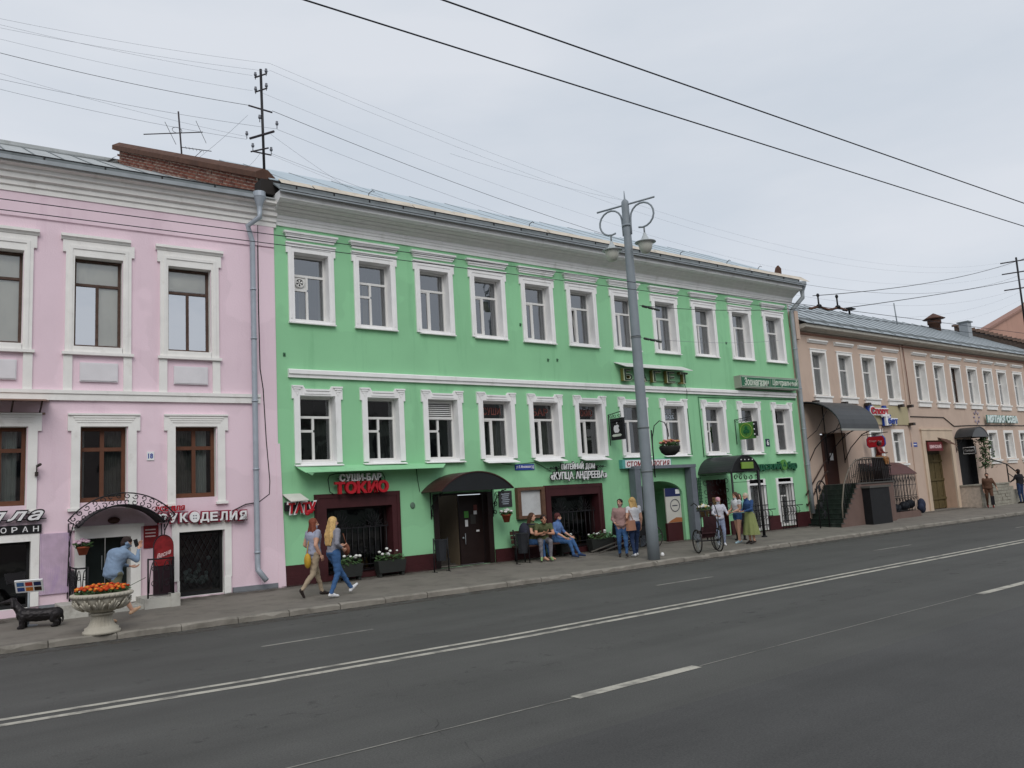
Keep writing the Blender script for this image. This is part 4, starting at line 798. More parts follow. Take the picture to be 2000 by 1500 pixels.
# barrel canopy of the bar on iron posts
t = thing('bar_canopy', 'black barrel canopy on iron posts at the bar entrance', 'canopy', GF, (22.8,-.7,.2))
o_ = barrel(t, 22.15, 23.7, 2.42, .55, 0, -1.45, M('dark_grey_sheet', C(52,54,56), .4, .12, 2, .05, 12), front=black)
m = MB(); m.box(22.66,23.28,-1.50,-1.46,2.50,2.72); m.build('name_board', M('lime_board', C(120,152,62), .5), t)
for i in range(4): m = MB(); m.ball((22.66+i*.2,-1.49,2.80),.022,.022,.022,8,5); m.build('bulb', letterwhite, t)
for x in (22.2,23.62): m = MB(); m.tube([(x,-1.4,walk_z(x,D-1.4)),(x,-1.4,2.44)], .035 if x < 23 else .05, 8); m.lathe((x,-1.4,walk_z(x,D-1.4)),[(.1,0),(.1,.03),(.06,.05)],10); m.build('post', darkmetal, t)
m = MB()
for z in (2.06,2.38): m.tube([(22.2,-1.4,z),(23.62,-1.4,z)], .012, 4)
for i in range(5):
    for r_ in (.12,.07): m.tube([(22.4+i*.27+p[0],-1.4,2.22+p[1]) for p in spiral(0,0,r_,.03,i,i+6.5,12)], .010, 4)
m.build('fretwork', darkmetal, t)
m = MB()
for z in (1.0,2.36): m.tube([(22.2,-1.36,z),(22.2,-.05,z)], .014, 4)
for i in range(4):
    for k in range(4): m.tube([(22.2,-.25-i*.3+p[0],1.18+k*.31+p[1]) for p in spiral(0,0,.13,.03,i+k,i+k+6.5,12)], .010, 4)
m.build('side_lattice', darkmetal, t)
m = MB(); m.box(22.26,22.3,-.75,-.45,.95,1.6); m.build('hanging_board', M('tan_board', C(150,122,86), .7), t)
t = thing('trellis_panel', 'dark green lattice trellis beside the bar canopy', 'trellis', GF, (21.95,-.05,.9)); m = MB()
for i in range(6): m.box(21.78+i*.08,21.80+i*.08,-.06,-.04,.95,2.3)
for i in range(14): m.box(21.76,22.22,-.075,-.06,.97+i*.1,.99+i*.1)
m.build('lattice', M('dark_green_paint', C(24,62,44), .5), t)
# drainpipes at both ends
def pxp(fr, u, v, off): x, z = fr.px(u, v, off); return (x, -off, z)
pts = [pxp(PF,507,408,.42),pxp(PF,507,424,.42),pxp(PF,484,441,.2),pxp(PF,486,470,.16),pxp(PF,492,720,.16),pxp(PF,502,900,.16),pxp(PF,513,1100,.16),pxp(PF,516,1112,.18),pxp(PF,532,1133,.34)]
xs = sum(p[0] for p in pts[3:7])/4; pts = pts[:3]+[(xs,p[1],p[2]) for p in pts[3:8]]+[(xs+.15,-.32,pts[8][2])]
dp1 = downpipe('drainpipe', 'grey drainpipe with funnel on the pink house, at the green boundary', PF, pts, .062, pipegrey, True, [(xs,-.16,z) for z in (7.3,6.1,4.6,3.0,1.1)])
pts = [(28.82,-.5,9.45),(28.82,-.5,9.25),(28.52,-.12,8.75),(28.5,-.12,8.6),(28.5,-.12,5.5),(28.5,-.12,2.2),(28.5,-.12,.7)]
dp2 = downpipe('drainpipe', 'grey drainpipe with funnel at the right end of the green facade', GF, pts, .085, zinc, True, [(28.5,-.12,z) for z in (7.2,5.6,4.0,2.6)])
# thin cables on the facades
def cable(label, fr, pts, r=.012, mat=None, name='cable'):
    m = MB(); m.tube(pts, r, 5); return one(name, m, mat or black, label, 'cable', fr)
cable('black cable running down the pink corner beside the drainpipe', PF, [pxp(PF,*p,.04) for p in ((503,440),(505,600),(508,720),(514,760),(520,860),(527,940),(526,965),(505,981),(480,985),(450,1000),(425,998))], .014)
cable('dark conduit around the ninth lower window', GF, [(22.55,-.02,3.0),(22.52,-.02,5.12),(28.3,-.02,5.16)], .016, M('green_conduit', C(60,110,78), .7))
cable('thin cable dropping from the green awning to the door', GF, [(11.0,-.02,2.95),(11.03,-.02,2.6),(11.08,-.02,2.3)], .008)
cable('thin cable from the last БАГЕТ letter down the wall', GF, [(21.8,-.06,5.6),(21.85,-.12,5.3),(21.9,-.02,4.9),(21.95,-.02,3.1)], .008)
cable('cable looping from the white sill to the tavern sign', GF, [(13.8,-.02,2.98),(14.2,-.02,2.93),(15.0,-.02,2.99),(15.3,-.02,2.86),(15.6,-.03,2.70)], .008)
m = MB(); m.lathe((0,0,0),[(.07,0),(.07,.02),(.05,.025)],14); m.v = [(10.85+x,-z,1.95+y*1.2) for x,y,z in m.v]; one('vent_cap', m, M('grey_green_vent', C(96,120,104), .6), 'round grey vent cap on the green wall left of the brown canopy', 'vent', GF)
for k, (u, v) in enumerate(((1070,703),(1088,703),(1418,670),(555,692),(1016,634))):
    x, z = GF.px(u, v); m = MB(); m.tube([(x,.01,z),(x,-.07,z)], .012, 5); m.box(x-.03,x+.03,-.015,0,z-.05,z+.04); one('wall_anchor', m, M('green_iron', C(70,110,82), .7), ('left of the two small anchors above the string course, mid facade','right of the two small anchors above the string course, mid facade','small anchor between the two rightmost upper windows','small anchor at the left end of the string course','small anchor between the fourth and fifth upper windows')[k], 'anchor', GF, 'iron anchors in the green wall')
# ================================================================ peach house
qh = thing('peach_house', 'long peach plastered two-storey house with white-framed windows, right of the green house', 'building', QF, (12, 0, .25))
QUP = [(1.22,2.4),(3.2,4.42),(5.1,6.32),(7.1,8.32),(9.88,11.05),(11.78,12.95),(13.58,14.75),(15.43,16.65),(17.3,18.52),(19.1,20.32),(21.2,22.45),(23.2,24.4),(25.2,26.4)]
QLO = [(5.15,6.2),(7.04,8.1),(16.95,18.1),(18.95,20.1),(20.95,22.1),(23.1,24.2)]
qo = [(a+.1,b_-.1,5.40,7.18) for a,b_ in QUP]+[(a+.1,b_-.1,2.52,3.88) for a,b_ in QLO]
QD = [(1.3,3.2,1.72,3.86),(9.95,12.55,.2,3.5),(13.35,15.2,1.28,3.55)]
b = MB(); wall_holes(b, -.05, 40, .1, 8.1, qo+QD); b.build('wall', peach, qh)
b = MB(); b.add([(-.05,-.03,.1),(.0,-.03,.1),(.0,-.03,9.2),(-.05,-.03,9.2)],[(0,1,2,3)]); b.box(.12,.36,-.2,.5,7.6,8.75); b.build('end_pier', peach, qh)
for (a,b_) in ((8.72,8.86),(23.0,23.15)): m = MB(); m.box(a,b_,-.04,0,.2,8.0); m.build('pilaster_strip', peach, qh)
b = MB(); b.profx([(0,7.86),(-.06,7.88),(-.06,7.94),(0,7.95)], .3, 40); b.build('frieze_ledge', M('brick_ledge', C(150,112,96), .8), qh)
b = MB(); b.profx([(0,8.0),(-.1,8.0),(-.2,8.05),(-.42,8.08),(-.44,8.10),(-.44,8.23),(0,8.23)], .45, 40); b.build('cornice', M('grey_white_eave', C(186,182,172), .8, .1, 3, .15, 30, stain=.5, scol=C(130,124,114), stretch=1), qh)
qr = roof_slope(qh, .4, 40, -.52, 8.26, 3.9, 10.62, M('peach_roof_sheet', C(160,168,172), .5, .1, 1.5, .06, 20, metal=.2, stain=.4), 1.1, rib=.03)
m = MB(); m.box(.4,40,3.9,4,8,10.6); m.build('roof_back', roofmetal, qr)
m = MB(); m.box(.45,40,-.2,-.18,8.42,8.52); m.build('gutter_flange', darkgutter, qr)
for k, (a, b_) in enumerate(QUP):
    w = window(qh, *qo[k], 'TR', pvc if k != 6 else oldwood, glass_hi, .26, pinkwhite, .05, curt=[(.2,1,0,1,curtain_m)] if k % 3 else [(0,1,0,1,curtain_d)])
    m = MB(); ears(m, a, b_, 7.29, .1, 0, .1, 5.38, .03, 7.18); m.box(a-.03,b_+.03,-.05,0,7.29,7.33); m.build('surround', pinkwhite, w)
    m = MB(); m.box(a-.06,b_+.06,-.12,0,5.30,5.37); m.box(a-.02,b_+.02,-.07,0,5.10,5.30); m.build('sill', pinkwhite, w)
    m = MB(); m.profx([(0,7.56),(-.04,7.56),(-.08,7.62),(-.11,7.64),(-.11,7.70),(0,7.72)], a-.12, b_+.12); m.build('hood_moulding', pinkwhite, w)
for k, (a, b_) in enumerate(QLO):
    w = window(qh, *qo[len(QUP)+k], 'PU', pvc, glass, .2, pinkwhite, .05, curt=[(.1,1,0,1,curtain_m)])
    m = MB(); ears(m, a-.04, b_+.04, 4.02, .13, 0, .1, 2.5, .03, 3.88); m.build('surround', pinkwhite, w)
    m = MB(); m.box(a-.08,b_+.08,-.12,0,2.40,2.48); m.box(a-.02,b_+.02,-.06,0,2.26,2.40); m.build('sill', pinkwhite, w)
# doors
a, b_, c, d = QD[0]; m = MB(); reveals(m, a, b_, c, d, .5); m.build('door_recess', peach, qh)
m = MB(); m.box(a+.05,a+.95,.46,.5,c,d-.05); m.build('door', M('brown_door', C(96,58,44), .6, .12, 6, .1), qh); m = MB(); m.box(a+1.0,b_,.48,.52,c,d); m.build('door_leaf', M('dark_brown_leaf', C(58,36,32), .6), qh)
m = MB(); m.box(a+1.35,a+1.6,.47,.478,2.75,3.05); m.build('door_notice', letterwhite, qh)
a, b_, c, d = QD[1]; m = MB(); reveals(m, a, b_, c, d, .6); m.build('gate_recess', M('peach_reveal', C(196,166,144), .85, .06, 2, .2, 30, stain=.4), qh)
m = MB(); ears(m, a-.25, b_+.28, 3.98, .28, 0, .3, .25, .07, 3.5); m.box(a-.3,b_+.34,-.1,0,3.98,4.06); m.build('gate_surround', M('cream_trim', C(206,186,164), .85, .06, 2, .2, 30, stain=.4), qh)
gt = MB(); gt.box(a,b_,.55,.58,.2,3.5); gate = gt.build('gate', M('gate_backing', C(60,52,38), .8), qh)
for i in range(13): m = MB(); x = a+.02+i*.2; m.box(x,x+.185,.5+.008*(i%3),.55,.28,2.85+.02*(i%2)); m.build('plank', M('olive_wood', C(92,80,52), .8, .2, 8, .2, 40), gate)
for z in (.7,1.6,2.5): m = MB(); m.box(a,b_,.46,.5,z,z+.1); m.build('rail', MATS['olive_wood'], gate)
a, b_, c, d = QD[2]; m = MB(); reveals(m, a, b_, c, d, .3); m.box(a,b_,.28,.32,c,d); m.build('side_door', black, qh)
for x in range(6):
    m = MB(); m.box(4.2+x*.0, 4.2, 0, 0, 0, 0) if False else None
# uplights under the sills
for x in (1.0,3.15,5.0,7.9,8.75,8.7):
    z = 5.08 if x not in (8.7,) else 4.25
    m = MB(); m.box(x-.1,x+.1,-.28,-.06,z-.06,z+.06); m.box(x-.02,x+.02,-.07,0,z-.02,z+.02); one('wall_floodlight', m, M('dark_lamp_housing', C(58,50,46), .5), 'small dark floodlight under the peach windows, %s' % {1.0:'leftmost, above the black canopy',3.15:'second from the left, above the black canopy',5.0:'just left of the red and blue sign',7.9:'right above the cream panel',8.75:'at the upper right corner of the cream panel',8.7:'at the lower right corner of the cream panel'}[x], 'lamp', QF, 'floodlights on the peach wall')
# stair up to the bar door
t = thing('entrance_stair', 'dark green steps climbing along the wall to the brown bar door', 'staircase', QF, (.4,-.7,.2))
stepm = M('dark_green_step_paint', C(40,50,44), .6, .15, 5, .1, 40, stain=.4, scol=C(90,95,88))
for i in range(9): m = MB(); m.box(-.28+i*.165,1.25,-1.42,-.06,.12+i*.178,.12+(i+1)*.178); m.box(-.30+i*.165,-.28+i*.165+.14,-1.44,-.06,.12+(i+1)*.178,.12+(i+1)*.178+.025); m.build('step', stepm, t)
m = MB(); m.box(1.25,3.9,-1.42,-.02,.12,1.72); m.build('landing', M('peach_base', C(112,92,85), .85, .06, 2, .2, 30, stain=.5), t)
m = MB(); m.box(1.2,3.95,-1.46,-.02,1.72,1.77); m.build('landing_slab', M('slab_tile', C(86,84,80), .7), t)
m = MB(); m.box(1.38,2.85,-1.78,-1.42,.12,1.55); m.build('cellar_hood', black, t); m = MB(); m.box(1.32,2.92,-1.83,-1.40,1.55,1.63); m.build('cellar_cap', M('slab_tile', C(86,84,80), .7), t)
for i in range(9):
    m = MB(); m.box(-.28+i*.165,-.28+(i+1)*.165 if i < 8 else 1.38,-1.455,-1.425,.12,.12+(i+1)*.178); m.build('cheek_panel', M('peach_base', C(112,92,85), .85, .06, 2, .2, 30, stain=.5), t); m = MB(); m.box(-.30+i*.165,-.26+(i+1)*.165,-1.48,-1.43,.12+(i+1)*.178,.12+(i+1)*.178+.03); m.build('cheek_trim', M('slab_tile', C(86,84,80), .7), t)
m = MB()
for z in (0,.42): m.tube([(-.25,-.08,1.0+z),(1.3,-.08,2.25+z),(1.45,-.08,2.3+z)], .028, 6)
for x in (-.2,.5,1.3): m.box(x,x+.04,-.09,0,1.0+(x+.25)*.8,1.05+(x+.25)*.8)
m.build('wall_handrail', M('brown_rail', C(66,48,42), .6), t)
m = MB(); curve = [(-.1,-1.4,.3),(-.02,-1.4,1.0),(.25,-1.4,1.75),(.7,-1.4,2.3),(1.2,-1.4,2.62),(1.9,-1.4,2.74),(3.2,-1.4,2.72),(3.85,-1.4,2.7)]
m.tube(curve, .028, 6); m.build('outer_handrail', M('worn_rail', C(112,104,94), .5), t)
m = MB(); rr = random.Random(8)
for i in range(20):
    x = 1.3+i*.135; m.tube([(x,-1.4,1.77),(x,-1.4,2.7)], .014, 4)
    if i%2 == 0: m.tube([(x+.07+p[0],-1.4,2.25+p[1]) for p in spiral(0,0,.09,.02,0,6.5,10)], .01, 4)
m.tube([(1.3,-1.4,1.85),(3.85,-1.4,1.85)], .016, 4); m.build('railing_lattice', darkmetal, t)
m = MB(); m.tube([(3.85,-1.4,2.7),(3.85,-.05,2.7)], .02, 5)
for i in range(9): m.tube([(3.85,-.1-i*.15,1.77),(3.85,-.1-i*.15,2.7)], .012, 4)
m.build('side_railing', darkmetal, t)
for i in range(9):
    m = MB(); x = -.02+i*.15; zt_ = .3+2.45*(1-math.exp(-max(x+.1,0)*2.2)); zb_ = .12+(min(8,int((x+.28)/.165))+1)*.178; m.tube([(x,-1.4,zb_),(x,-1.4,max(zt_,zb_+.2))], .012, 4); m.tube([(x+.07+p[0],-1.4,(zt_+zb_)/2+p[1]) for p in spiral(0,0,.08,.02,i,i+6.5,10)], .009, 4); m.build('stair_baluster', darkmetal, t)
t = thing('curved_canopy', 'large curved black sheet canopy over the bar stair', 'canopy', QF, (1.6,0,3.9))
prof = [(-1.6*math.sin(i*.1571),3.86+1.22*math.cos(i*.1571)) for i in range(11)]
m = MB(); inn = [(y*.98,z-.03) for y,z in prof]; m.profx(prof+inn[::-1], .2, 3.0); m.build('sheet', M('black_canopy_sheet', C(62,64,66), .45, .12, 2, .08, 10), t)
m = MB(); m.box(.2,3.0,-1.62,-1.58,3.78,3.86); m.build('edge_rail', M('pale_edge', C(150,150,145), .5), t)
for x in (.3,1.65,2.9):
    m = MB(); m.tube([(x,y+.04,z-.06) for y,z in prof], .02, 5); m.tube([(x,-.03,2.7),(x,-.35,3.2),(x,-.9,3.7),(x,-1.5,3.9)], .02, 5); m.tube([(x,-.03,3.6),(x,-.5,3.9),(x,-1.0,4.6)], .014, 5); m.tube([(x,-.03,2.6),(x,-.03,5.0)], .02, 5); m.build('bracket', darkmetal, t)
# signs of the sports bar
b = MB(); b.box(5.1,8.7,-.05,0,4.22,5.06); one('cream_panel', b, M('cream_panel', C(176,165,132), .7, .05, 2, .05), 'plain cream panel behind the red and blue sign', 'panel', QF)
t = thing('sports_sign', 'red Спорт over blue бет letters with white outlines on a cream panel', 'sign', QF, (6.2,-.1,4.2))
blu = M('royal_blue_plastic', C(34,66,150), .4); 
letters(t, 'Спорт', 5.15, 6.62, 4.66, 4.96, -.2, redp, .04, .03, .04, back=letterwhite, grow=.05)
letters(t, 'бет', 6.5, 7.35, 4.24, 4.52, -.2, blu, .04, .03, .04, back=letterwhite, grow=.05)
m = MB(); m.box(6.28,6.42,-.24,-.14,4.16,4.72); m.box(6.05,6.62,-.24,-.14,4.56,4.66); m.build('cross', letterwhite, t)
m = MB(); m.box(5.0,5.4,-.15,-.05,4.66,5.05); m.box(6.25,6.9,-.15,-.05,4.16,4.66); m.box(6.35,6.6,-.15,-.05,4.66,5.06); m.build('blue_plate', blu, t)
t = thing('oval_sign', 'red octagonal projecting sign with a blue rim beside the bar stair', 'sign', QF, (4.5,-.2,3.2))
oc = [(-.38,-.12),(-.3,-.22),(.3,-.22),(.38,-.12),(.38,.12),(.3,.22),(-.3,.22),(-.38,.12)]
for (k, x0, x1, mt, nm) in ((1.06,4.46,4.54,blu,'rim'),(1.0,4.45,4.46,redp,'face')): m = MB(); m.add([(x0,-.6-u*k,3.42+v*k) for u,v in oc]+[(x1,-.6-u*k,3.42+v*k) for u,v in oc],[list(range(7,-1,-1)),list(range(8,16))]+[[i,8+i,8+(i+1)%8,(i+1)%8][::-1] for i in range(8)]); m.build(nm, mt, t)
m = MB(); put_text(m, 'Спорт', -.28, .05, 3.40, 3.50, 0, .002, .02); put_text(m, 'бет', .1, .3, 3.36, 3.47, 0, .002, .02); m.v = [(4.446,-.6-x,z) for x,y,z in m.v]; m.build('lettering', letterwhite, t)
m = MB(); m.tube([(4.5,0,3.74),(4.5,-1.15,3.78)], .016, 5)
for cy in (-.25,-.9): m.tube([(4.5,cy,3.64),(4.5,cy,3.95),(4.5,cy-.06,4.02),(4.5,cy-.1,3.98)], .012, 4)
m.build('bracket', darkmetal, t)
# cellar cage with maroon roof
t = thing('cellar_cage', 'low iron lattice cage with a maroon sheet roof over the cellar steps', 'cage', QF, (5.1,-.6,.3))
m = MB(); pr2 = [(0,2.55),(-.3,2.52),(-.65,2.36),(-1.05,2.02)]; m.profx(pr2+[(y,z-.03) for y,z in pr2[::-1]], 3.95, 6.75); m.build('roof', M('maroon_sheet', C(84,50,48), .5, .12, 3, .06, 12), t)
m = MB(); m.box(3.0,6.6,-1.1,-1.0,.15,.45); m.box(6.5,6.6,-1.0,0,.15,.45); m.build('base_wall', M('peach_base', C(112,92,85), .85, .06, 2, .2, 30, stain=.5), t)
for i in range(23):
    m = MB(); x = 3.95+i*.118; m.tube([(x,-1.02,.45),(x,-1.02,1.98)], .011, 4)
    if i%2 == 0: m.tube([(x-.1,-1.02,1.9),(x,-1.02,1.62),(x+.1,-1.02,1.9)], .009, 4); m.tube([(x+p[0],-1.02,.95+p[1]) for p in spiral(0,0,.11,.02,0,6.5,10)], .009, 4)
    m.build('bar', darkmetal, t)
for z in (.5,1.1,1.55,1.97): m = MB(); m.box(3.95,6.6,-1.03,-1.01,z-.012,z+.012); m.build('rail', darkmetal, t)
m = MB()
for i in range(8): m.tube([(6.58,-.1-i*.13,.45),(6.58,-.1-i*.13,2.0)], .011, 4)
m.build('side_bars', darkmetal, t)
m = MB()
for i, (x, z) in enumerate(((4.0,.55),(4.6,.62),(5.3,.58),(6.0,.66),(6.5,.72))): m.ball((x,-.7,z),.32,.2,.2,10,6)
o_ = m.build('dark_clutter', M('dark_plastic_sacks', C(40,44,52), .5, .2, 5, .2, 20), t); o_['kind'] = 'stuff'
t = thing('hanging_bag_bundle', 'navy bundle hung at the corner of the iron cage', 'bundle', QF, (6.75,-1.05,.35)); m = MB(); m.ball((6.75,-1.08,.68),.2,.16,.26,12,8); m.ball((6.62,-1.1,.56),.16,.14,.18,12,8); m.ball((6.84,-1.05,.5),.15,.14,.2,12,8); m.build('sack', M('navy_cloth', C(40,46,66), .8, .15, 8, .3, 30), t)
# gate sign, street plate, mint letters
t = thing('gate_sign', 'red ШИНСКИЙ sign under a scrap of roof above the plank gate', 'sign', QF, (10.6,-.2,2.95))
m = MB(); m.box(9.95,11.35,-.2,-.12,3.0,3.42); m.build('board', M('wine_red_board', C(110,40,44), .6), t); m = MB(); put_text(m, 'ШИНСКИЙ', 10.05, 11.2, 3.12, 3.32, -.202, .01, .03); m.build('lettering', M('pale_pink_vinyl', C(220,190,190), .5), t)
m = MB(); m.add([(11.2,0,3.7),(12.2,0,3.6),(12.3,-.5,3.2),(11.3,-.5,3.32)],[(3,2,1,0)]); m.build('roof_scrap', rust, t)
t = thing('street_plate', 'small blue street plate on the peach wall left of the gate', 'sign', QF, (8.95,0,3.2)); m = MB(); m.box(8.7,9.25,-.02,0,3.22,3.42); m.build('plate', MATS['blue_enamel'], t); m = MB(); m.box(8.76,9.18,-.024,-.02,3.30,3.34); m.build('text_line', letterwhite, t)
t = thing('mint_sign', 'pale mint МЯТНАЯ СОВА letters on the peach wall', 'sign', QF, (18.6,0,4.4))
letters(t, 'МЯТНАЯ СОВА', 16.75, 20.5, 4.40, 4.78, -.2, M('mint_letter', C(226,238,236), .5), .06, .02, .12, back=M('mint_side', C(84,136,128), .5), grow=.02)
m = MB()
for i in range(8): a_ = i*.785; m.ball((15.9+.28*math.cos(a_),-.03,4.68+.28*math.sin(a_)),.1,.01,.05,8,5,0,Matrix.Rotation(-a_,3,'Y'))
one('owl_emblem', m, M('lilac_vinyl', C(150,140,160), .6), 'faint lilac radiating emblem left of the mint letters', 'emblem', QF)
# small canopy with vines, stone porch
t = thing('porch_canopy', 'small black barrel canopy above the dark porch door on the peach house', 'canopy', QF, (14.1,0,3.6))
barrel(t, 13.1, 15.0, 3.62, .48, 0, -.85, M('dark_grey_sheet', C(52,54,56), .4, .12, 2, .05, 12), front=M('grey_fret', C(96,98,100), .6))
for x in (13.15,14.95): scroll_bracket(t, x, 0, -.75, 2.9, 3.6)
m = MB(); m.box(13.05,13.1,-.95,-.35,2.75,3.15); o_ = m.build('hanging_board', black, t); m = MB(); m.tube([(13.04,-.38,2.8),(13.04,-.92,2.8),(13.04,-.92,3.1),(13.04,-.38,3.1)], .012, 4, 0, True); m.build('border', letterwhite, o_); m = MB(); put_text(m, 'Погреб', -.2, .2, 2.88, 3.0, 0, .002, .02); m.v = [(13.044,-.65-x,z) for x,y,z in m.v]; m.build('lettering', letterwhite, o_)
t = thing('porch_vine', 'green creeper hanging beside the porch door', 'plant', QF, (15.1,-.6,1.4)); rr = random.Random(6); m = MB()
for i in range(420):
    p = Vector((15.0+rr.gauss(0,.18),-.55+rr.gauss(0,.15),rr.uniform(2.05,3.6))); u = Vector((rr.uniform(-1,1),rr.uniform(-1,1),rr.uniform(-1,1))).normalized(); v = u.orthogonal().normalized(); s_ = rr.uniform(.05,.1); m.add([p-u*s_,p+v*s_*.5,p+u*s_,p-v*s_*.5],[(0,1,2,3)])
o_ = m.build('leaves', leafm, t); o_['kind'] = 'stuff'
m = MB(); m.tube([(15.05,-.4,1.3),(15.0,-.5,2.2),(15.1,-.55,3.0),(14.95,-.5,3.6)], .02, 5); m.build('stem', M('bark', C(70,56,44), .9), t)
t = thing('stone_porch', 'pale stone porch with steps down to the right', 'porch', QF, (15.5,-.5,.2)); stone = M('pale_stone', C(150,146,134), .9, .15, 4, .25, 40)
m = MB(); m.box(12.9,16.2,-.98,-.02,.1,1.24); m.build('core', mortar, t)
for r_ in range(7):
    x = 12.9-(.2 if r_%2 else 0)
    while x < 16.2:
        ln = .45+.1*((r_*3+int(x*7))%3); x1 = min(x+ln,16.2)
        if x1-max(x,12.88) > .08: m = MB(); m.box(max(x,12.88),x1-.02,-1.0-.015*((r_+int(x*5))%3),-.97,.14+r_*.158,.14+r_*.158+.14); m.build('stone', stone, t)
        x += ln
m = MB(); m.box(12.85,16.25,-1.04,-.02,1.24,1.3); m.build('slab', stone, t)
for i in range(6): m = MB(); m.box(16.2+i*.4,16.62+i*.4,-1.0,-.02,.1,1.1-i*.18); m.build('step', stone, t)
m = MB(); m.tube([(16.2,-1.0,1.3),(16.2,-1.0,2.2),(18.8,-1.0,1.2),(18.8,-1.0,.2)], .03, 6); m.tube([(14.3,-1.0,2.5),(16.2,-1.0,2.2)], .03, 6); m.tube([(18.8,-1.0,1.2),(20.2,-1.0,1.05)], .03, 6); m.tube([(16.2,-1,1.75),(18.8,-1,.8)], .02, 5); m.build('handrail', darkmetal, t)
cable('dark cable sagging across the peach wall to the porch canopy', QF, [(8.9,-.03,4.62),(12.2,-.03,4.62),(13.2,-.03,4.2),(15,-.03,4.25),(24,-.03,4.3)], .02)
cable('rusty conduit dropping from the peach cornice', QF, [(8.95,-.05,8.0),(9.0,-.06,6.6),(9.0,-.06,5.2)], .022, M('rust_conduit', C(130,96,84), .8))
# roof clutter on the peach house
t = thing('roof_vent', 'rusty capped ventilation pipe on the peach roof', 'vent', QF, (20.3,3.4,10.3)); m = MB(); m.lathe((20.3,3.4,10.1),[(.32,0),(.32,.55),(.38,.55),(.38,.75)],14); m.build('pipe', rust, t); m = MB(); m.lathe((20.3,3.4,10.95),[(.62,0),(.5,.06),(.04,.34)],14); m.build('cap', rust, t)
t = thing('roof_hatch', 'small grey chimney box beside the rusty vent', 'chimney', QF, (22.6,2.6,9.8)); m = MB(); m.box(22.3,22.8,2.4,2.9,9.6,10.75); m.build('shaft', zinc, t); m = MB(); m.box(22.22,22.88,2.32,2.98,10.75,10.82); m.build('cap', darkgutter, t)
t = thing('roof_dish', 'small dark mushroom vent near the left end of the peach roof', 'vent', QF, (10.9,3.4,10.3)); m = MB(); m.lathe((10.9,3.4,10.2),[(.05,0),(.05,.4),(.34,.42),(.05,.55)],12); m.build('cap', black, t)
m = MB(); m.tube([(14.6,2.8,9.9),(14.5,2.8,11.2)], .035, 5); one('roof_stub', m, zinc, 'thin grey pole standing on the peach roof', 'pole', QF)
t = thing('low_parapet', 'patchy dark brick parapet across the far peach roof', 'wall', QF, (26,2,9.4)); rr = random.Random(11)
m = MB(); m.add([(24.0,3.9,10.0),(28.5,-.4,8.0),(28.5,-.4,8.75),(24.0,3.9,10.95),(24.4,3.9,10.0),(28.9,-.4,8.0),(28.9,-.4,8.75),(24.4,3.9,10.95)],[(0,1,2,3),(7,6,5,4),(1,5,6,2),(3,2,6,7)]); m.build('core', M('sooty_brick', C(70,60,54), .9, .3, 6, .3, 30), t)
for i in range(24):
    f_ = i/24; x = 24.0+4.5*f_; y = 3.9-4.3*f_; z = 10.95-2.2*f_; m = MB(); m.obox((x+.15,y-.1,z+.02), .5, .22, .09+rr.uniform(0,.04), -.76); m.build('coping_brick', M('sooty_coping', C(104,86,76), .9, .3, 8, .2), t)
# gabled house beyond
t = thing('far_gable_house', 'salmon gable wall rising beyond the peach roof at the right edge', 'building', WF, (84,32,0))
gm = M('salmon_plaster', C(178,140,124), .85, .04, .6, .15, 20, stain=.3)
m = MB(); m.prism([(74,0),(110,0),(110,19),(98,20.9),(86.4,17.2),(77.4,14.2),(74,13.1)], 32, 32.5); m.build('gable_wall', gm, t)
m = MB(); m.add([(73.6,31.8,13.0),(98.2,31.8,21.0),(98.2,32.7,21.0),(73.6,32.7,13.0),(73.6,31.8,13.2),(98.2,31.8,21.2),(98.2,32.7,21.2),(73.6,32.7,13.2)],[(0,1,2,3),(7,6,5,4),(0,4,5,1),(1,5,6,2),(3,0,4,7)]); m.build('verge', M('pink_verge', C(150,116,104), .8), t)
t = thing('far_house', 'pale house closing the street at the far right', 'building', WF, (100,21,0)); m = MB(); m.box(69,130,20.5,30,0,8.6); m.build('wall', peach, t); m = MB(); m.profx([(20,8.6),(20,8.8),(26,11.2),(30,8.6)], 69, 130); m.build('roof', roofmetal, t)
# ================================================================ lamp post, trolley wires, roof stands
steel = M('lamp_post_paint', C(132,140,146), .5, .07, 3, .06, 30, stain=.3, scol=C(104,110,114), stretch=.1)
LX, LY = 16.46, 15.92; lz = walk_z(LX, LY)
t = thing('street_lamp', 'tall grey lamp post with two hanging bell lamps on curled arms', 'street lamp', WF, (LX, LY, lz)); LR = t
m = MB(); m.lathe((LX,LY,lz),[(.168,-.05),(.163,1.0),(.146,4.0),(.124,8.2),(.110,9.2),(.110,10.0),(.10,10.1),(.025,10.18),(.010,10.42)],20); m.build('post', steel, t)
for z in (9.35,): m = MB(); m.lathe((LX,LY,lz),[(.118,z),(.135,z),(.135,z+.06),(.118,z+.06)],16); m.build('collar', steel, t)
for z in (2.35,3.55,6.1): m = MB(); m.lathe((LX,LY,lz),[(.15,z),(.18-.006*z,z),(.18-.006*z,z+.05),(.15,z+.05)],16); m.build('band', darkgutter, t)
ca, sa = math.cos(R(-72)), math.sin(R(-72))
def lp(d, z): return (LX+d*ca, LY+d*sa, lz+z)
m = MB(); m.tube([lp(-.92,10.0),lp(.92,10.0)], .028, 8); m.build('crossbar', steel, t)
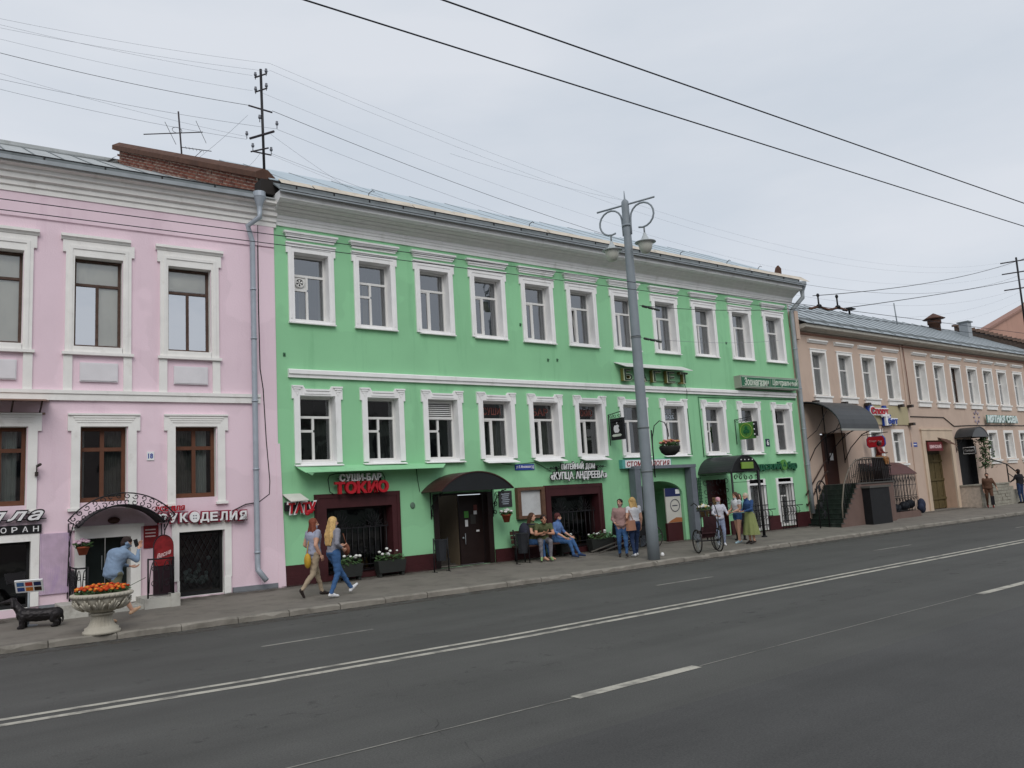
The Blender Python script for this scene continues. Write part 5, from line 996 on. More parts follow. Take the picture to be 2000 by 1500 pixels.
for e in (-1,1):
    m = MB(); cxx, czz, rr_ = .50, 9.58, .36
    pts = [lp(e*.125,9.1),lp(e*.13,9.4)]+[lp(e*(cxx+rr_*math.cos(a)), czz+rr_*math.sin(a)) for a in [math.pi*(1-i/14*1.62) for i in range(15)]]
    m.tube(pts, .027, 8); m.build('curled_arm', steel, t)
    bx, bz = e*(cxx+.03), 9.22
    m = MB(); m.tube([lp(bx,bz+.02),lp(bx,bz-.25)], .025, 6); m.build('hanger', darkgutter, t)
    p = lp(bx, 0); ms = MB(); ms.lathe((p[0],p[1],lz),[(.30,bz-.46),(.285,bz-.44),(.12,bz-.385),(.09,bz-.31),(.05,bz-.24),(.04,bz-.18)],24); lamp = ms.build('lamp_shade', M('lamp_shade_grey', C(176,182,184), .4, .05, 4, 0), t)
    ms = MB(); ms.lathe((p[0],p[1],lz),[(.04,bz-.78),(.11,bz-.75),(.18,bz-.63),(.205,bz-.5),(.20,bz-.455)],20); ms.build('diffuser', M('frosted_diffuser', C(196,196,186), .35, .04, 4, 0), lamp)
# flower basket on the post
t = thing('hanging_flower_basket', 'dark round basket of red flowers on a bracket of the lamp post', 'flower basket', WF, (LX+.65,LY-.1,lz+3.1))
def lb(d, z): return (LX+.2+d*.72, LY-.1-d*.35, lz+z)
m = MB(); m.tube([lb(0,3.0),lb(.02,3.3),lb(.12,3.62),lb(.32,3.75),lb(.5,3.7),lb(.6,3.5),lb(.62,3.3)], .014, 5); m.tube([lb(0,2.2),lb(0,3.5)], .02, 5); m.build('bracket', darkmetal, t)
m = MB(); p = lb(.62,0); m.lathe((p[0],p[1],lz+2.78),[(.13,0),(.24,.08),(.29,.20),(.29,.25),(.24,.25)],16); m.build('basket', M('dark_basket', C(44,44,42), .9, .2, 8, .3, 30), t)
flowers(t, p[0], p[1], lz+3.06, .27, .27, .16, 60, [('red_petals', C(150,60,50)),('pink_petals', C(196,130,120)),('yellow_petals', C(190,150,90))], leafm, 5, .04)
# roof stand of the telegraph line
st = thing('roof_telegraph_stand', 'tall iron telegraph stand with insulator crossarms on the firewall', 'telegraph pole', WF, (7.5,20.4,10.6))
m = MB(); m.tube([(7.56,20.4,10.3),(7.5,20.4,13.9)], .038, 8); m.build('pole', darkmetal, st)
iron = M('rusty_iron', C(58,52,56), .6)
def arm(z, x0, y0, x1, y1, dz=0, r=.022):
    m = MB(); m.tube([(7.5+x0,20.4+y0,z-dz),(7.5+x1,20.4+y1,z+dz)], r, 5); m.build('crossarm', iron, st)
def insul(x, y, z):
    m = MB(); m.tube([(7.5+x,20.4+y,z-.06),(7.5+x,20.4+y,z+.05)], .012, 4); m.lathe((7.5+x,20.4+y,z+.04),[(.035,0),(.045,.04),(.03,.07),(.035,.1)],8); m.build('insulator', M('porcelain', C(110,112,120), .3), st)
for z in (13.72,13.30): arm(z, -.1, .18, .1, -.18); insul(-.09,.16,z); insul(.09,-.16,z)
arm(12.75,-.35,0,.3,0,-.02,.025); arm(12.02,-.2,.36,.2,-.36,0,.034); arm(11.62,-.2,.3,.12,-.15); arm(11.5,-.25,0,.25,0)
for x,y,z in ((-.25,.45,12.02),(.25,-.45,12.05),(-.25,0,11.5),(.25,0,11.5),(-.05,.0,12.35)): insul(x,y,z+.08)
# antenna
t = thing('tv_antenna', 'thin branched television antenna behind the brick firewall', 'antenna', WF, (6.35,24,12)); m = MB(); m.tube([(6.42,24,12.2),(6.3,24,13.95)], .025, 5); m.build('mast', iron, t)
m = MB(); m.tube([(5.4,24.3,13.15),(6.95,23.8,13.37)], .016, 4); 
for f_ in (.45,.97):
    x = 5.4+1.55*f_; y = 24.3-.5*f_; z = 13.15+.22*f_; m.tube([(x-.22,y-.25,z+.2),(x+.22,y+.25,z-.2)], .008, 4)
m.tube([(6.25+.14*math.cos(i*.52),23.95,13.33+.09*math.sin(i*.52)) for i in range(12)], .009, 4, 0, True); m.build('beam', iron, t)
m = MB(); m.tube([(6.4,24,12.85),(7.2,23.8,12.82)], .012, 4); m.tube([(6.95,23.9,12.83),(6.7,24,12.55)], .01, 4)
for f_ in range(6): x = 6.5+f_*.1; m.tube([(x,23.9,12.78),(x,24.0,12.9)], .006, 3)
m.build('lower_beam', iron, t)
# far stand at the right edge
st2 = thing('far_roof_stand', 'second telegraph stand on the roof at the right edge', 'telegraph pole', WF, (70,26,12)); m = MB(); m.tube([(69.9,26,12.2),(70.1,26,18.4)], .07, 6); m.build('pole', darkmetal, st2)
for z in (18.1,17.2,15.9): m = MB(); m.tube([(69.6,27,z),(70.5,25,z)], .05, 5); m.build('crossarm', iron, st2)
t = thing('far_roof_antenna', 'small antenna on the far peach roof', 'antenna', WF, (60.5,22,10)); m = MB(); m.tube([(60.6,22,9.6),(60.4,22,13.0)], .04, 5); m.tube([(60.1,22.3,12.9),(60.9,21.7,12.95)], .03, 4); m.tube([(60.2,22.3,12.1),(60.8,21.7,12.1)], .03, 4); m.build('mast', iron, t)
# wires
wire_m = M('wire_black', C(40,42,50), .6, .1, 1, 0); wire_g = M('wire_grey', C(120,124,132), .6, .1, 1, 0)
def wire(label, p, q, sag, r, mat=None, n=24, name='overhead_wire', group='overhead wires'):
    m = MB(); p, q = Vector(p), Vector(q); m.tube([p.lerp(q, i/n)-Vector((0,0,sag*4*(i/n)*(1-i/n))) for i in range(n+1)], r, 5); return one(name, m, mat or wire_m, label, 'wire', WF, group)
ext = lambda a, b, t: a+(b-a)*t
P1, P2 = gz(595,0,6.0), gz(2000,442,6.0); wire('thick trolley wire across the sky, the lower of the two', ext(P1,P2,-.6), ext(P1,P2,3.2), 0, .0075)
P1, P2 = gz(865,0,6.0), gz(2000,397,6.0); wire('thick trolley wire across the sky, the upper of the two', ext(P1,P2,-.6), ext(P1,P2,3.2), 0, .0075)
P1, P2 = gz(0,388,6.0), gz(1250,553,6.0); Q1 = gz(1640,604,6.0); wire('dark trolley wire in front of the facades, the upper of the pair', ext(P1,P2,-.5), P2, 0, .0065, wire_m); wire('dark trolley wire right of the lamp post, the upper of the pair', P2, ext(P2,Q1,3.5), 0, .0065, wire_m)
P1, P2 = gz(0,409,6.0), gz(1250,567,6.0); Q2 = gz(1640,617,6.0); wire('dark trolley wire in front of the facades, the lower of the pair', ext(P1,P2,-.5), P2, 0, .0065, wire_m); wire('dark trolley wire right of the lamp post, the lower of the pair', P2, ext(P2,Q2,3.5), 0, .0065, wire_m)
tg = ((0,30,13.98,.15,-.28,.0028,wire_g,'topmost'),(0,42,13.80,-.14,.25,.0028,wire_g,'second'),(0,48,13.76,.14,-.25,.0028,wire_g,'third'),(0,70,13.36,-.14,.25,.0028,wire_g,'fourth'),(0,97,12.78,-.33,0,.0065,wire_m,'thick fifth'),(0,137,12.10,-.25,.45,.0028,wire_g,'sixth'),(0,148,12.06,.25,-.45,.004,wire_g,'seventh'),(0,168,12.02,-.25,.45,.004,wire_g,'lowest'))
for (u,v,z,dx,dy,r,mt,nm) in tg:
    p = atY(u, v, 20.4+dy); q = Vector((7.5+dx,20.4+dy,z)); d = p-q
    wire('roof telegraph wire leaving the stand to the left, %s' % nm, q, q+d*1.25, .12, r, mt)
for k, (z,dx,dy,r,mt,zz,nm,sag) in enumerate(((13.98,.15,-.28,.0028,wire_g,18.2,'topmost',2.6),(13.8,.14,-.25,.0028,wire_g,17.9,'second',2.7),(13.36,.14,.25,.0028,wire_g,17.3,'third',2.8),(12.78,.3,0,.007,wire_m,16.9,'thick fourth',3.0),(12.05,.25,-.45,.004,wire_g,16.0,'fifth',3.0),(11.55,.25,0,.004,wire_g,15.6,'sixth',3.2),(11.5,.25,0,.0028,wire_g,15.0,'lowest',3.4))):
    wire('roof telegraph wire running right from the stand, %s' % nm, (7.5+dx,20.4+dy,z), (70,26+dy,zz), sag, r, mt, 40)
wire('guy wire slanting from the stand to the green roof', (7.7,20.3,12.05), (10.6,20.2,10.6), .05, .0035, wire_g); wire('guy wire slanting from the stand to the firewall', (7.2,20.6,12.6), (6.2,22.5,11.7), .05, .0035, wire_g)
wire('drop wire hanging from the stand to the roof ridge', (7.45,20.4,11.5), (7.0,21.3,11.2), .15, .003, wire_g)
# span wires and trolley hanger at the right
H0 = gz(1590,601,6.15); H1 = gz(1645,604,6.15)
t = thing('trolley_hanger', 'rusty trolley wire hanger with two insulator rods before the peach roof', 'hanger', WF, tuple(H0)); m = MB(); dvh = H1-H0
m.tube([H0+dvh*f_+Vector((0,0,.03*math.sin(f_*9))) for f_ in [i/12 for i in range(-2,15)]], .03, 6); m.build('bar', M('rust_brown', C(96,70,58), .8), t)
for f_ in (.18,.85): m = MB(); p = H0+dvh*f_; m.tube([p, p+Vector((0,0,.30))], .022, 5); m.ball(p+Vector((0,0,.32)),.04,.04,.05,8,5); m.ball(p+Vector((0,0,.05)),.07,.07,.05,8,5); m.build('insulator_rod', darkmetal, t)
E1 = atY(2000,505,14); wire('span wire rising from the hanger to the right, upper', H0+Vector((0,0,.3)), E1, .25, .009, wire_m); E2 = atY(2000,545,15); wire('span wire rising from the hanger to the right, lower', H1+Vector((0,0,.02)), E2, .05, .010, wire_m)
A = Vector((LX+.2,LY-.05,lz+7.05)); wire('span wire from the lamp post with insulator links, upper', A, H0, .1, .008, wire_m); B = Vector((LX+.2,LY-.02,lz+6.12)); wire('thin stay from the lamp post to the far wall', B, GF.w(27.6,-.02,7.5), .12, .005, wire_g)
for pp, nm in ((A,'upper'),(B,'lower')):
    m = MB(); d = Vector((1,.05,-.06)).normalized()
    for i in range(3): m.tube([pp+d*(.12+i*.26), pp+d*(.32+i*.26)], .035, 6)
    one('strain_insulator', m, M('dark_insulator', C(60,66,60), .4), 'strain insulator chain on the %s span wire at the lamp post' % nm, 'insulator', WF)
wire('thin stay wire crossing behind the lamp post top', atY(1225,393,20.4), atY(880,300,20.4), .1, .003, wire_g)
# ================================================================ street-level things at the pink house
t = thing('iron_arch_canopy', 'black wrought-iron arched canopy over the basement door of the pink house', 'canopy', PF, (-3.5,-.4,1.2))
CX0, CX1, CY = -4.42, -2.58, -.85
hw = (CX1-CX0)/2; ccx = (CX0+CX1)/2; rise = .46; rad = (hw*hw+rise*rise)/(2*rise); a0 = math.asin(hw/rad); ccz = 2.0+rise-rad
def arcpt(f_, dr=0, y=CY): a = -a0+2*a0*f_; return (ccx+(rad+dr)*math.sin(a), y, ccz+(rad+dr)*math.cos(a))
m = MB(); n = 20
m.add([arcpt(i/n,-.14,CY+.05) for i in range(n+1)]+[arcpt(i/n,-.14,-.02) for i in range(n+1)]+[arcpt(i/n,-.16,CY+.05) for i in range(n+1)]+[arcpt(i/n,-.16,-.02) for i in range(n+1)], [(i,i+1,n+2+i,n+1+i) for i in range(n)]+[(2*n+2+i,3*n+3+i,3*n+4+i,2*n+3+i) for i in range(n)]+[(i,2*n+2+i,2*n+3+i,i+1) for i in range(n)]); m.build('roof_sheet', black, t)
m = MB(); m.tube([arcpt(i/24,.10) for i in range(25)], .014, 5); m.tube([arcpt(i/24,-.14) for i in range(25)], .016, 5); m.tube([arcpt(0,-.14),arcpt(0,.10)], .014, 4); m.tube([arcpt(1,-.14),arcpt(1,.10)], .014, 4); m.build('arch_bar', darkmetal, t)
for i in range(14):
    m = MB()
    for sgn, dr in ((1,.04),(-1,-.08)):
        p = Vector(arcpt((i+.5)/14, dr)); m.tube([(p.x+q[0],p.y,p.z+q[1]) for q in spiral(0,0,.06,.018,sgn*1.57+i,sgn*1.57+i+sgn*6,10)], .011, 4)
    m.build('scroll', darkmetal, t)
for x in (CX0+.02, CX1-.02):
    m = MB(); m.tube([(x,-.03,.5),(x,-.03,2.0)], .014, 4); m.tube([(x,-.03,2.0),(x,CY,2.0)], .014, 4); m.tube([(x,-.05,.75),(x,-.12,1.3),(x,-.35,1.75),(x,CY+.02,1.98)], .014, 4)
    for k in range(5): m.tube([(x,-.12-.05*k+q[0],.95+k*.22+q[1]) for q in spiral(0,0,.09,.02,k,k+6.5,12)], .010, 4)
    m.build('side_bracket', darkmetal, t)
t = thing('basement_steps', 'whitewashed low step platform with two iron railings at the pink basement door', 'steps', PF, (-3.5,-.5,.15))
wst = M('whitewashed_concrete', C(190,188,180), .9, .08, 3, .3, 30, stain=.6, scol=C(120,112,104), stretch=1)
m = MB(); m.box(-4.62,-4.14,-1.0,0,.1,.44); m.build('kerb_block', wst, t); m = MB(); m.box(-3.12,-2.5,-1.0,0,.1,.40); m.box(-2.62,-2.44,-1.02,-.75,.1,.46); m.build('kerb_block', wst, t); m = MB(); m.box(-4.14,-3.12,-.9,0,.1,.28); m.build('step', wst, t)
def railing(t, x0, y0, x1, y1, z0, z1):
    m = MB(); p, q = Vector((x0,y0,0)), Vector((x1,y1,0)); L_ = (q-p).length
    m.tube([p+Vector((0,0,z1)),q+Vector((0,0,z1))], .016, 5); m.tube([p+Vector((0,0,z0+.06)),q+Vector((0,0,z0+.06))], .012, 4)
    for f_ in (0,1): a = p.lerp(q,f_); m.tube([a+Vector((0,0,z0)),a+Vector((0,0,z1+.02))], .018, 5)
    k = max(2,int(L_/.2)); d = (q-p).normalized()
    for i in range(k):
        c_ = p.lerp(q,(i+.5)/k); w_ = L_/k
        m.tube([c_+d*(w_*.42*math.cos(a))+Vector((0,0,z0+.1+(z1-z0-.14)*math.sin(a))) for a in [j*math.pi/10 for j in range(11)]], .010, 4)
        for zz, r_ in ((z0+.28,w_*.36),(z1-.2,w_*.3)): m.tube([c_+d*u+Vector((0,0,zz+v)) for u,v in spiral(0,0,r_,.02,i,i+6.3,10)], .009, 4)
    return m.build('railing', darkmetal, t)
railing(t, -4.36, -.95, -4.36, -.05, .44, 1.12); railing(t, -4.36, -.95, -4.15, -.95, .44, 1.12); railing(t, -3.05, -.95, -2.56, -.95, .40, 1.18); railing(t, -2.56, -.95, -2.56, -.05, .40, 1.18)
t = thing('hanging_flowerpot', 'terracotta pot of pale pink flowers hung under the iron arch canopy', 'flowerpot', PF, (-4.18,-.45,1.4)); pot(t, -4.18, -.45, 1.36, .12, .17, terracotta); flowers(t, -4.18, -.45, 1.55, .18, .15, .12, 24, [('pale_pink_petals', C(214,180,196))], leafm, 4, .04)
m = MB(); m.ball((-3.55,-.04,2.02),.12,.04,.07,12,7); one('oval_wall_light', m, M('brown_lamp', C(86,60,54), .5), 'small brown oval light above the pink basement door', 'lamp', PF)
t = thing('restaurant_script_sign', 'white script letters лла with black edges at the left frame edge', 'sign', PF, (-5.2,-.1,2.1))
letters(t, 'Билла', -6.55, -4.86, 2.12, 2.36, -.14, letterwhite, .05, .02, .02, shear=.45, back=black, grow=.028)
m = MB(); m.box(-6.5,-4.8,-.09,-.05,2.13,2.15); m.build('rail', black, t)
t = thing('restaurant_plate', 'black plate with spaced white letters РЕСТОРАН under the script letters', 'sign', PF, (-5.6,-.05,1.84)); m = MB(); m.box(-6.7,-4.88,-.07,0,1.86,2.03); m.build('plate', black, t)
for i, ch in enumerate('РЕСТОРАН'): m = MB(); put_text(m, ch, -5.03-(7-i)*.185, -4.93-(7-i)*.185, 1.89, 2.0, -.072, .008, .01); m.build('letter', letterwhite, t)
t = thing('needlework_sign', 'white РУКОДЕЛИЯ letters edged in crimson with a button for the O', 'sign', PF, (-1.7,-.1,1.88)); crim = M('crimson_plastic', C(140,30,56), .45)
xs = -2.66; 
for i, ch in enumerate('РУКОДЕЛИЯ'):
    w_ = .165 if ch not in 'ДО' else .19; x = -2.68+i*.2145; z0 = 1.90-.004*i; z1 = z0+.20
    if ch == 'О':
        m = MB(); m.prism([(x+.095+.105*math.cos(a*.314),z0+.1+.12*math.sin(a*.314)) for a in range(20)], -.19, -.13); lt = m.build('button', letterwhite, t); m = MB(); m.prism([(x+.095+.125*math.cos(a*.314),z0+.1+.14*math.sin(a*.314)) for a in range(20)], -.13, -.07); m.build('button_backing', crim, lt)
        m = MB(); [m.ball((x+.095+dx,-.192,z0+.1+dz),.015,.006,.015,8,5) for dx in (-.025,.025) for dz in (-.03,.03)]; m.build('button_holes', M('grey_print', C(80,84,96), .5), lt); continue
    m = MB(); put_text(m, ch, x, x+w_, z0-(.03 if ch == 'Д' else 0), z1, -.16, .04, .03); lt = m.build('letter', letterwhite, t)
    m = MB(); put_text(m, ch, x-.025, x+w_+.025, z0-.03-(.03 if ch == 'Д' else 0), z1+.025, -.10, .08, .05); m.build('letter_backing', crim, lt)
m = MB(); m.box(-2.7,-.8,-.07,-.04,1.96,1.98); m.box(-2.6,-2.58,-.06,0,1.9,2.1); m.box(-1.0,-.98,-.06,0,1.9,2.1); m.build('rail', crim, t)
t = thing('small_red_lettering', 'small red letters всё для above the РУКОДЕЛИЯ sign', 'sign', PF, (-2.45,-.1,2.15)); letters(t, 'ВСЁ ДЛЯ', -2.74, -2.14, 2.15, 2.26, -.12, redp, .05, .05, .05)
t = thing('arched_red_board', 'dark arched board with a red top behind the right railing', 'sign', PF, (-2.68,-.5,.3)); m = MB()
ao = [(-2.88,.42),(-2.88,1.42)]+[(-2.68+.20*math.cos(math.pi-math.pi*i/10),1.42+.24*math.sin(math.pi*i/10)) for i in range(1,10)]+[(-2.48,1.42),(-2.48,.42)]
m.prism(ao, -.62, -.56); m.build('board', M('dark_plum', C(44,26,34), .5), t); m = MB(); m.prism([(x*.96-2.68*.04,z-.02) for x,z in ao[1:-1]]+[(-2.5,1.02),(-2.86,1.02)], -.635, -.62); m.build('red_face', M('print_red', C(126,30,34), .5, .35, 9, 0), t)
m = MB(); put_text(m, 'Весна', -2.82, -2.54, 1.16, 1.26, -.637, .006, .02, .3, slope=.10); m.build('lettering', M('pale_pink_vinyl', C(220,190,190), .5), t)
t = thing('red_wall_poster', 'red wall poster behind the right bracket of the iron canopy', 'poster', PF, (-2.75,0,1.4)); m = MB(); m.box(-2.96,-2.66,-.02,0,1.38,1.86); m.build('sheet', MATS['print_red'], t)
for i in range(3): m = MB(); m.box(-2.93,-2.72,-.024,-.02,1.76-i*.07,1.785-i*.07); m.build('text_line', MATS['pale_pink_vinyl'], t)
t = thing('number_plate', 'white house number plate reading 18 between two brown windows', 'plaque', PF, (-2.82,0,3.27)); m = MB(); m.box(-2.90,-2.75,-.02,0,3.27,3.46); m.build('plate', letterwhite, t); m = MB(); put_text(m, '18', -2.875, -2.775, 3.31, 3.42, -.022, .006, .03); m.build('number', blu, t)
t = thing('wall_awning', 'brown sheet awning above the leftmost brown window', 'awning', PF, (-5.5,-.3,4.3)); m = MB(); m.add([(-7.5,0,4.56),(-4.78,0,4.56),(-4.9,-.6,4.50),(-7.5,-.6,4.50),(-7.5,0,4.53),(-4.78,0,4.53),(-4.9,-.6,4.47),(-7.5,-.6,4.47)],[(3,2,1,0),(4,5,6,7),(0,1,5,4),(1,2,6,5),(2,3,7,6),(3,0,4,7)]); m.build('sheet', M('tan_sheet', C(140,112,100), .6), t)
for x in (-6.2,-5.45,-4.95): m = MB(); m.tube([(x,-.55,4.48),(x,-.02,4.30)], .018, 5); m.build('strut', M('brown_rail', C(66,48,42), .6), t)
m = MB(); m.box(-7.5,-4.85,-.03,0,4.26,4.30); m.build('wall_rail', M('tan_sheet', C(140,112,100), .6), t)
m = MB(); m.box(-5.02,-4.96,-.12,0,3.0,3.08); m.tube([(-4.98,-.1,3.2),(-4.94,-.25,3.22)], .03, 6); m.tube([(-4.99,-.02,2.9),(-4.99,-.1,3.2)], .015, 4); one('wall_camera', m, M('dark_lamp_housing', C(58,50,46), .5), 'small dark camera bracket right of the leftmost brown window', 'camera', PF)
# urn with marigolds
UX, UY = 2.90, 15.98; uz = walk_z(UX, UY)
t = thing('flower_urn', 'pale fluted stone urn full of orange marigolds on the kerbside', 'urn', WF, (UX,UY,uz)); us = M('urn_stone', C(178,172,158), .85, .06, 6, .15, 40, stain=.5, scol=C(140,134,122), stretch=1)
m = MB(); m.lathe((UX,UY,uz),[(.30,0),(.30,.05),(.27,.06),(.27,.10),(.23,.12),(.20,.14,.06),(.17,.20,.10),(.155,.27,.10),(.16,.31,.05),(.20,.32),(.20,.345),(.16,.355)],64,nfl=20); m.build('foot', us, t)
m = MB(); m.lathe((UX,UY,uz),[(.13,.345),(.20,.37,.04),(.30,.42,.06),(.38,.50,.06),(.43,.58,.03),(.44,.61),(.47,.62),(.485,.64),(.485,.67),(.46,.69),(.42,.69),(.40,.63)],72,nfl=12); m.build('bowl', us, t)
for i in range(36): a = i*math.pi/18; m = MB(); m.ball((UX+.48*math.cos(a),UY+.48*math.sin(a),uz+.655),.038,.018,.030,6,4,0,Matrix.Rotation(a+1.2,3,'Z')); m.build('rope_bead', us, t)
for i in range(12):
    a = i*math.pi/6+.26; m = MB(); er = Vector((math.cos(a),math.sin(a),0)); et = Vector((-math.sin(a),math.cos(a),0)); ups = [(.29,.41),(.36,.47),(.41,.54),(.435,.595)]
    for k in (-2,-1,0,1,2): m.tube([Vector((UX,UY,uz))+er*(r_+.026-abs(k)*.004)+et*(k*.028*(.5+j*.35))+Vector((0,0,z_-abs(k)*.012*j)) for j,(r_,z_) in enumerate(ups)], [.020,.022,.020,.012], 5)
    m.build('leaf_relief', us, t)
flowers(t, UX, UY, uz+.70, .43, .43, .13, 150, [('orange_petals', C(206,86,30)),('deep_orange_petals', C(184,62,24)),('yellow_orange_petals', C(214,140,50))], leafm, 7, .032)
m = MB(); m.tube([(UX+.38,UY,uz+.72),(UX+.72,UY+.05,uz+.86)], .006, 4); m.build('loose_stem', leafm, t)
# bronze dachshund with menu board
bronze = M('dark_bronze', C(40,37,38), .4, .25, 6, .15, 25, metal=.4)
DX, DY = 2.14, 17.62; dz = walk_z(DX, DY)
SHAPES_LATER = []
# menu stand
t = thing('menu_stand', 'slanted menu board on a thin stand behind the bronze dachshund', 'menu stand', WF, (2.0,17.95,dz)); m = MB(); m.tube([(2.02,17.95,dz),(2.02,17.95,dz+.62)], .02, 6); m.lathe((2.02,17.95,dz),[(.16,0),(.16,.02),(.03,.04)],14); m.build('stand', zinc, t)
m = MB(); m.obox((2.02,17.9,dz+.74), .46, .03, .26, -.35, 0, .55); bd = m.build('board', letterwhite, t); rr = random.Random(12)
for i, cm in enumerate((C(60,80,140),C(200,120,50),C(60,40,30),C(70,110,160),C(180,60,50),C(40,50,90))):
    m = MB(); rt = Matrix.Rotation(-.35,3,'Z') @ Matrix.Rotation(.55,3,'X'); c_ = Vector((2.02,17.9,dz+.74)); u0 = -.2+(i%3)*.14; v0 = -.1+(i//3)*.11
    m.add([c_+rt @ Vector((u,-.018,v)) for u,v in ((u0,v0),(u0+.12,v0),(u0+.12,v0+.085),(u0,v0+.085))],[(0,1,2,3)]); m.build('print_patch', M('menu_print_%d' % i, cm, .5, .3, 40, 0), bd)
# litter bins
def bin_(label, x, y):
    z = walk_z(x, y); t = thing('litter_bin', label, 'litter bin', WF, (x,y,z), 'litter bins'); m = MB(); m.lathe((x,y,z),[(.13,.28),(.17,.78),(.18,.78),(.18,.82),(.15,.82)],8,0,False); m.build('bucket', M('bin_black', C(40,42,46), .5, .15, 5, .05), t)
    for s_ in (-1,1): m = MB(); m.tube([(x+s_*.22,y,z),(x+s_*.21,y,z+.86)], .018, 5); m.build('leg', darkmetal, t)
    m = MB(); m.tube([(x-.22,y,z+.55),(x+.22,y,z+.55)], .014, 4); m.tube([(x-.2,y-.12,z),(x-.2,y+.12,z)], .014, 4); m.tube([(x+.2,y-.12,z),(x+.2,y+.12,z)], .014, 4); m.build('crossbar', darkmetal, t)
bin_('black litter bin left of the open sushi bar door', 11.30, 18.45); bin_('black litter bin at the left end of the bench', 13.72, 18.15)
# planters
def planter(label, x, y, L_, cols, seed, grassy=False):
    z = walk_z(x, y); t = thing('flower_box', label, 'planter', WF, (x,y,z), 'flower boxes'); m = MB(); m.add([(x+sx*L_/2*k,y+sy*.13*k,z+h+.1) for h,k in ((0,.88),(.3,1)) for sx,sy in ((-1,-1),(1,-1),(1,1),(-1,1))],[(3,2,1,0),(0,1,5,4),(1,2,6,5),(2,3,7,6),(3,0,4,7),(4,5,6,7)])
    m.box(x-L_/2+.05,x-L_/2+.12,y-.08,y+.08,z,z+.1); m.box(x+L_/2-.12,x+L_/2-.05,y-.08,y+.08,z,z+.1); m.build('box', M('planter_black', C(44,46,44), .6), t)
    flowers(t, x, y, z+.42, L_/2, .16, .26, 8, cols, leafm, seed, .045)
planter('dark flower box with white blossoms under the sushi bar window', 10.0, 18.78, .8, WFL, 21); planter('dark flower box behind the walking blonde woman', 8.85, 18.78, .7, WFL, 22)
planter('leafy flower box right of the seated woman in blue', 15.75, 18.72, .6, WFL, 23); planter('bushy flower box with white blossoms under the tavern window', 17.1, 18.7, .95, WFL, 24)
# bench
BXC, BY = 14.75, 18.52; bz = walk_z(BXC, BY); t = thing('street_bench', 'dark wooden bench against the green wall with three people on it', 'bench', WF, (BXC,BY,bz)); bw = M('dark_bench_wood', C(74,52,44), .6, .15, 8, .1)
for i in range(4): m = MB(); m.box(BXC-.95,BXC+.95,BY-.24+i*.12,BY-.14+i*.12,bz+.40,bz+.44); m.build('seat_slat', bw, t)
for i in range(3): m = MB(); m.box(BXC-.95,BXC+.95,BY+.22+i*.02,BY+.25+i*.02,bz+.50+i*.12,bz+.60+i*.12); m.build('back_slat', bw, t)
for x in (BXC-.85,BXC+.85):
    m = MB(); m.tube([(x,BY-.22,bz),(x,BY-.2,bz+.40),(x,BY+.2,bz+.40),(x,BY+.27,bz+.88)], .022, 5); m.tube([(x,BY+.24,bz),(x,BY+.2,bz+.4)], .022, 5); m.tube([(x,BY-.22,bz+.4),(x,BY-.24,bz+.62),(x,BY+.24,bz+.66)], .018, 5); m.build('leg_frame', darkmetal, t)
# decorative cart by the wall
def wheel(t, c, r, axis_dir, nsp=10, name='wheel', rt=.02):
    c = Vector(c); ax = Vector(axis_dir).normalized(); u = Vector((0,0,1)); v = ax.cross(u).normalized(); m = MB()
    m.tube([c+(u*math.cos(a)+v*math.sin(a))*r for a in [i*math.pi/14 for i in range(28)]], rt, 6, 0, True); w = m.build(name, M('dark_tyre', C(52,48,46), .8), t)
    m = MB(); 
    for i in range(nsp): a = 2*math.pi*i/nsp; m.tube([c, c+(u*math.cos(a)+v*math.sin(a))*r], .006, 4)
    m.build('spokes', zinc, w); m = MB(); m.tube([c-ax*.05, c+ax*.05], .03, 8); m.build('hub', darkmetal, w); return w
KX, KY = 18.0, 18.35; kz = walk_z(KX, KY); t = thing('decorative_cart', 'black decorative carriage parked at the wall behind the two women', 'cart', WF, (KX,KY,kz))
wheel(t, (KX-.25,KY-.35,kz+.27), .27, (.25,1,0)); wheel(t, (KX+.75,KY-.3,kz+.33), .33, (.1,1,0)); wheel(t, (KX-.25,KY+.3,kz+.27), .27, (.25,1,0)); wheel(t, (KX+.75,KY+.3,kz+.33), .33, (.1,1,0))
m = MB(); m.prism([(KX-.5,kz+.5),(KX-.45,kz+.85),(KX-.1,kz+.95),(KX+.0,kz+.7),(KX+.4,kz+.68),(KX+.5,kz+1.1),(KX+1.0,kz+1.15),(KX+1.0,kz+.55),(KX+.5,kz+.4),(KX-.2,kz+.42)], KY-.25, KY+.25); m.build('body', black, t)
m = MB(); m.tube([(KX-.75,KY-.2,kz+.95),(KX-.45,KY-.2,kz+.92)], .03, 6); m.tube([(KX-.75,KY-.2,kz+.72),(KX-.45,KY-.2,kz+.70)], .03, 6); m.tube([(KX-.68,KY-.2,kz+.72),(KX-.68,KY-.2,kz+1.0)], .02, 6); m.box(KX-.78,KX-.4,KY-.28,KY-.12,kz+.70,kz+.73); m.build('driver_seat', darkmetal, t)
m = MB(); m.tube([(KX-.3,KY-.3,kz+.3),(KX-1.7,KY-.45,kz+.06)], .025, 5); m.tube([(KX-.3,KY+.1,kz+.3),(KX-1.7,KY-.1,kz+.08)], .025, 5); m.build('shafts', M('grey_shaft_wood', C(92,88,82), .8), t)
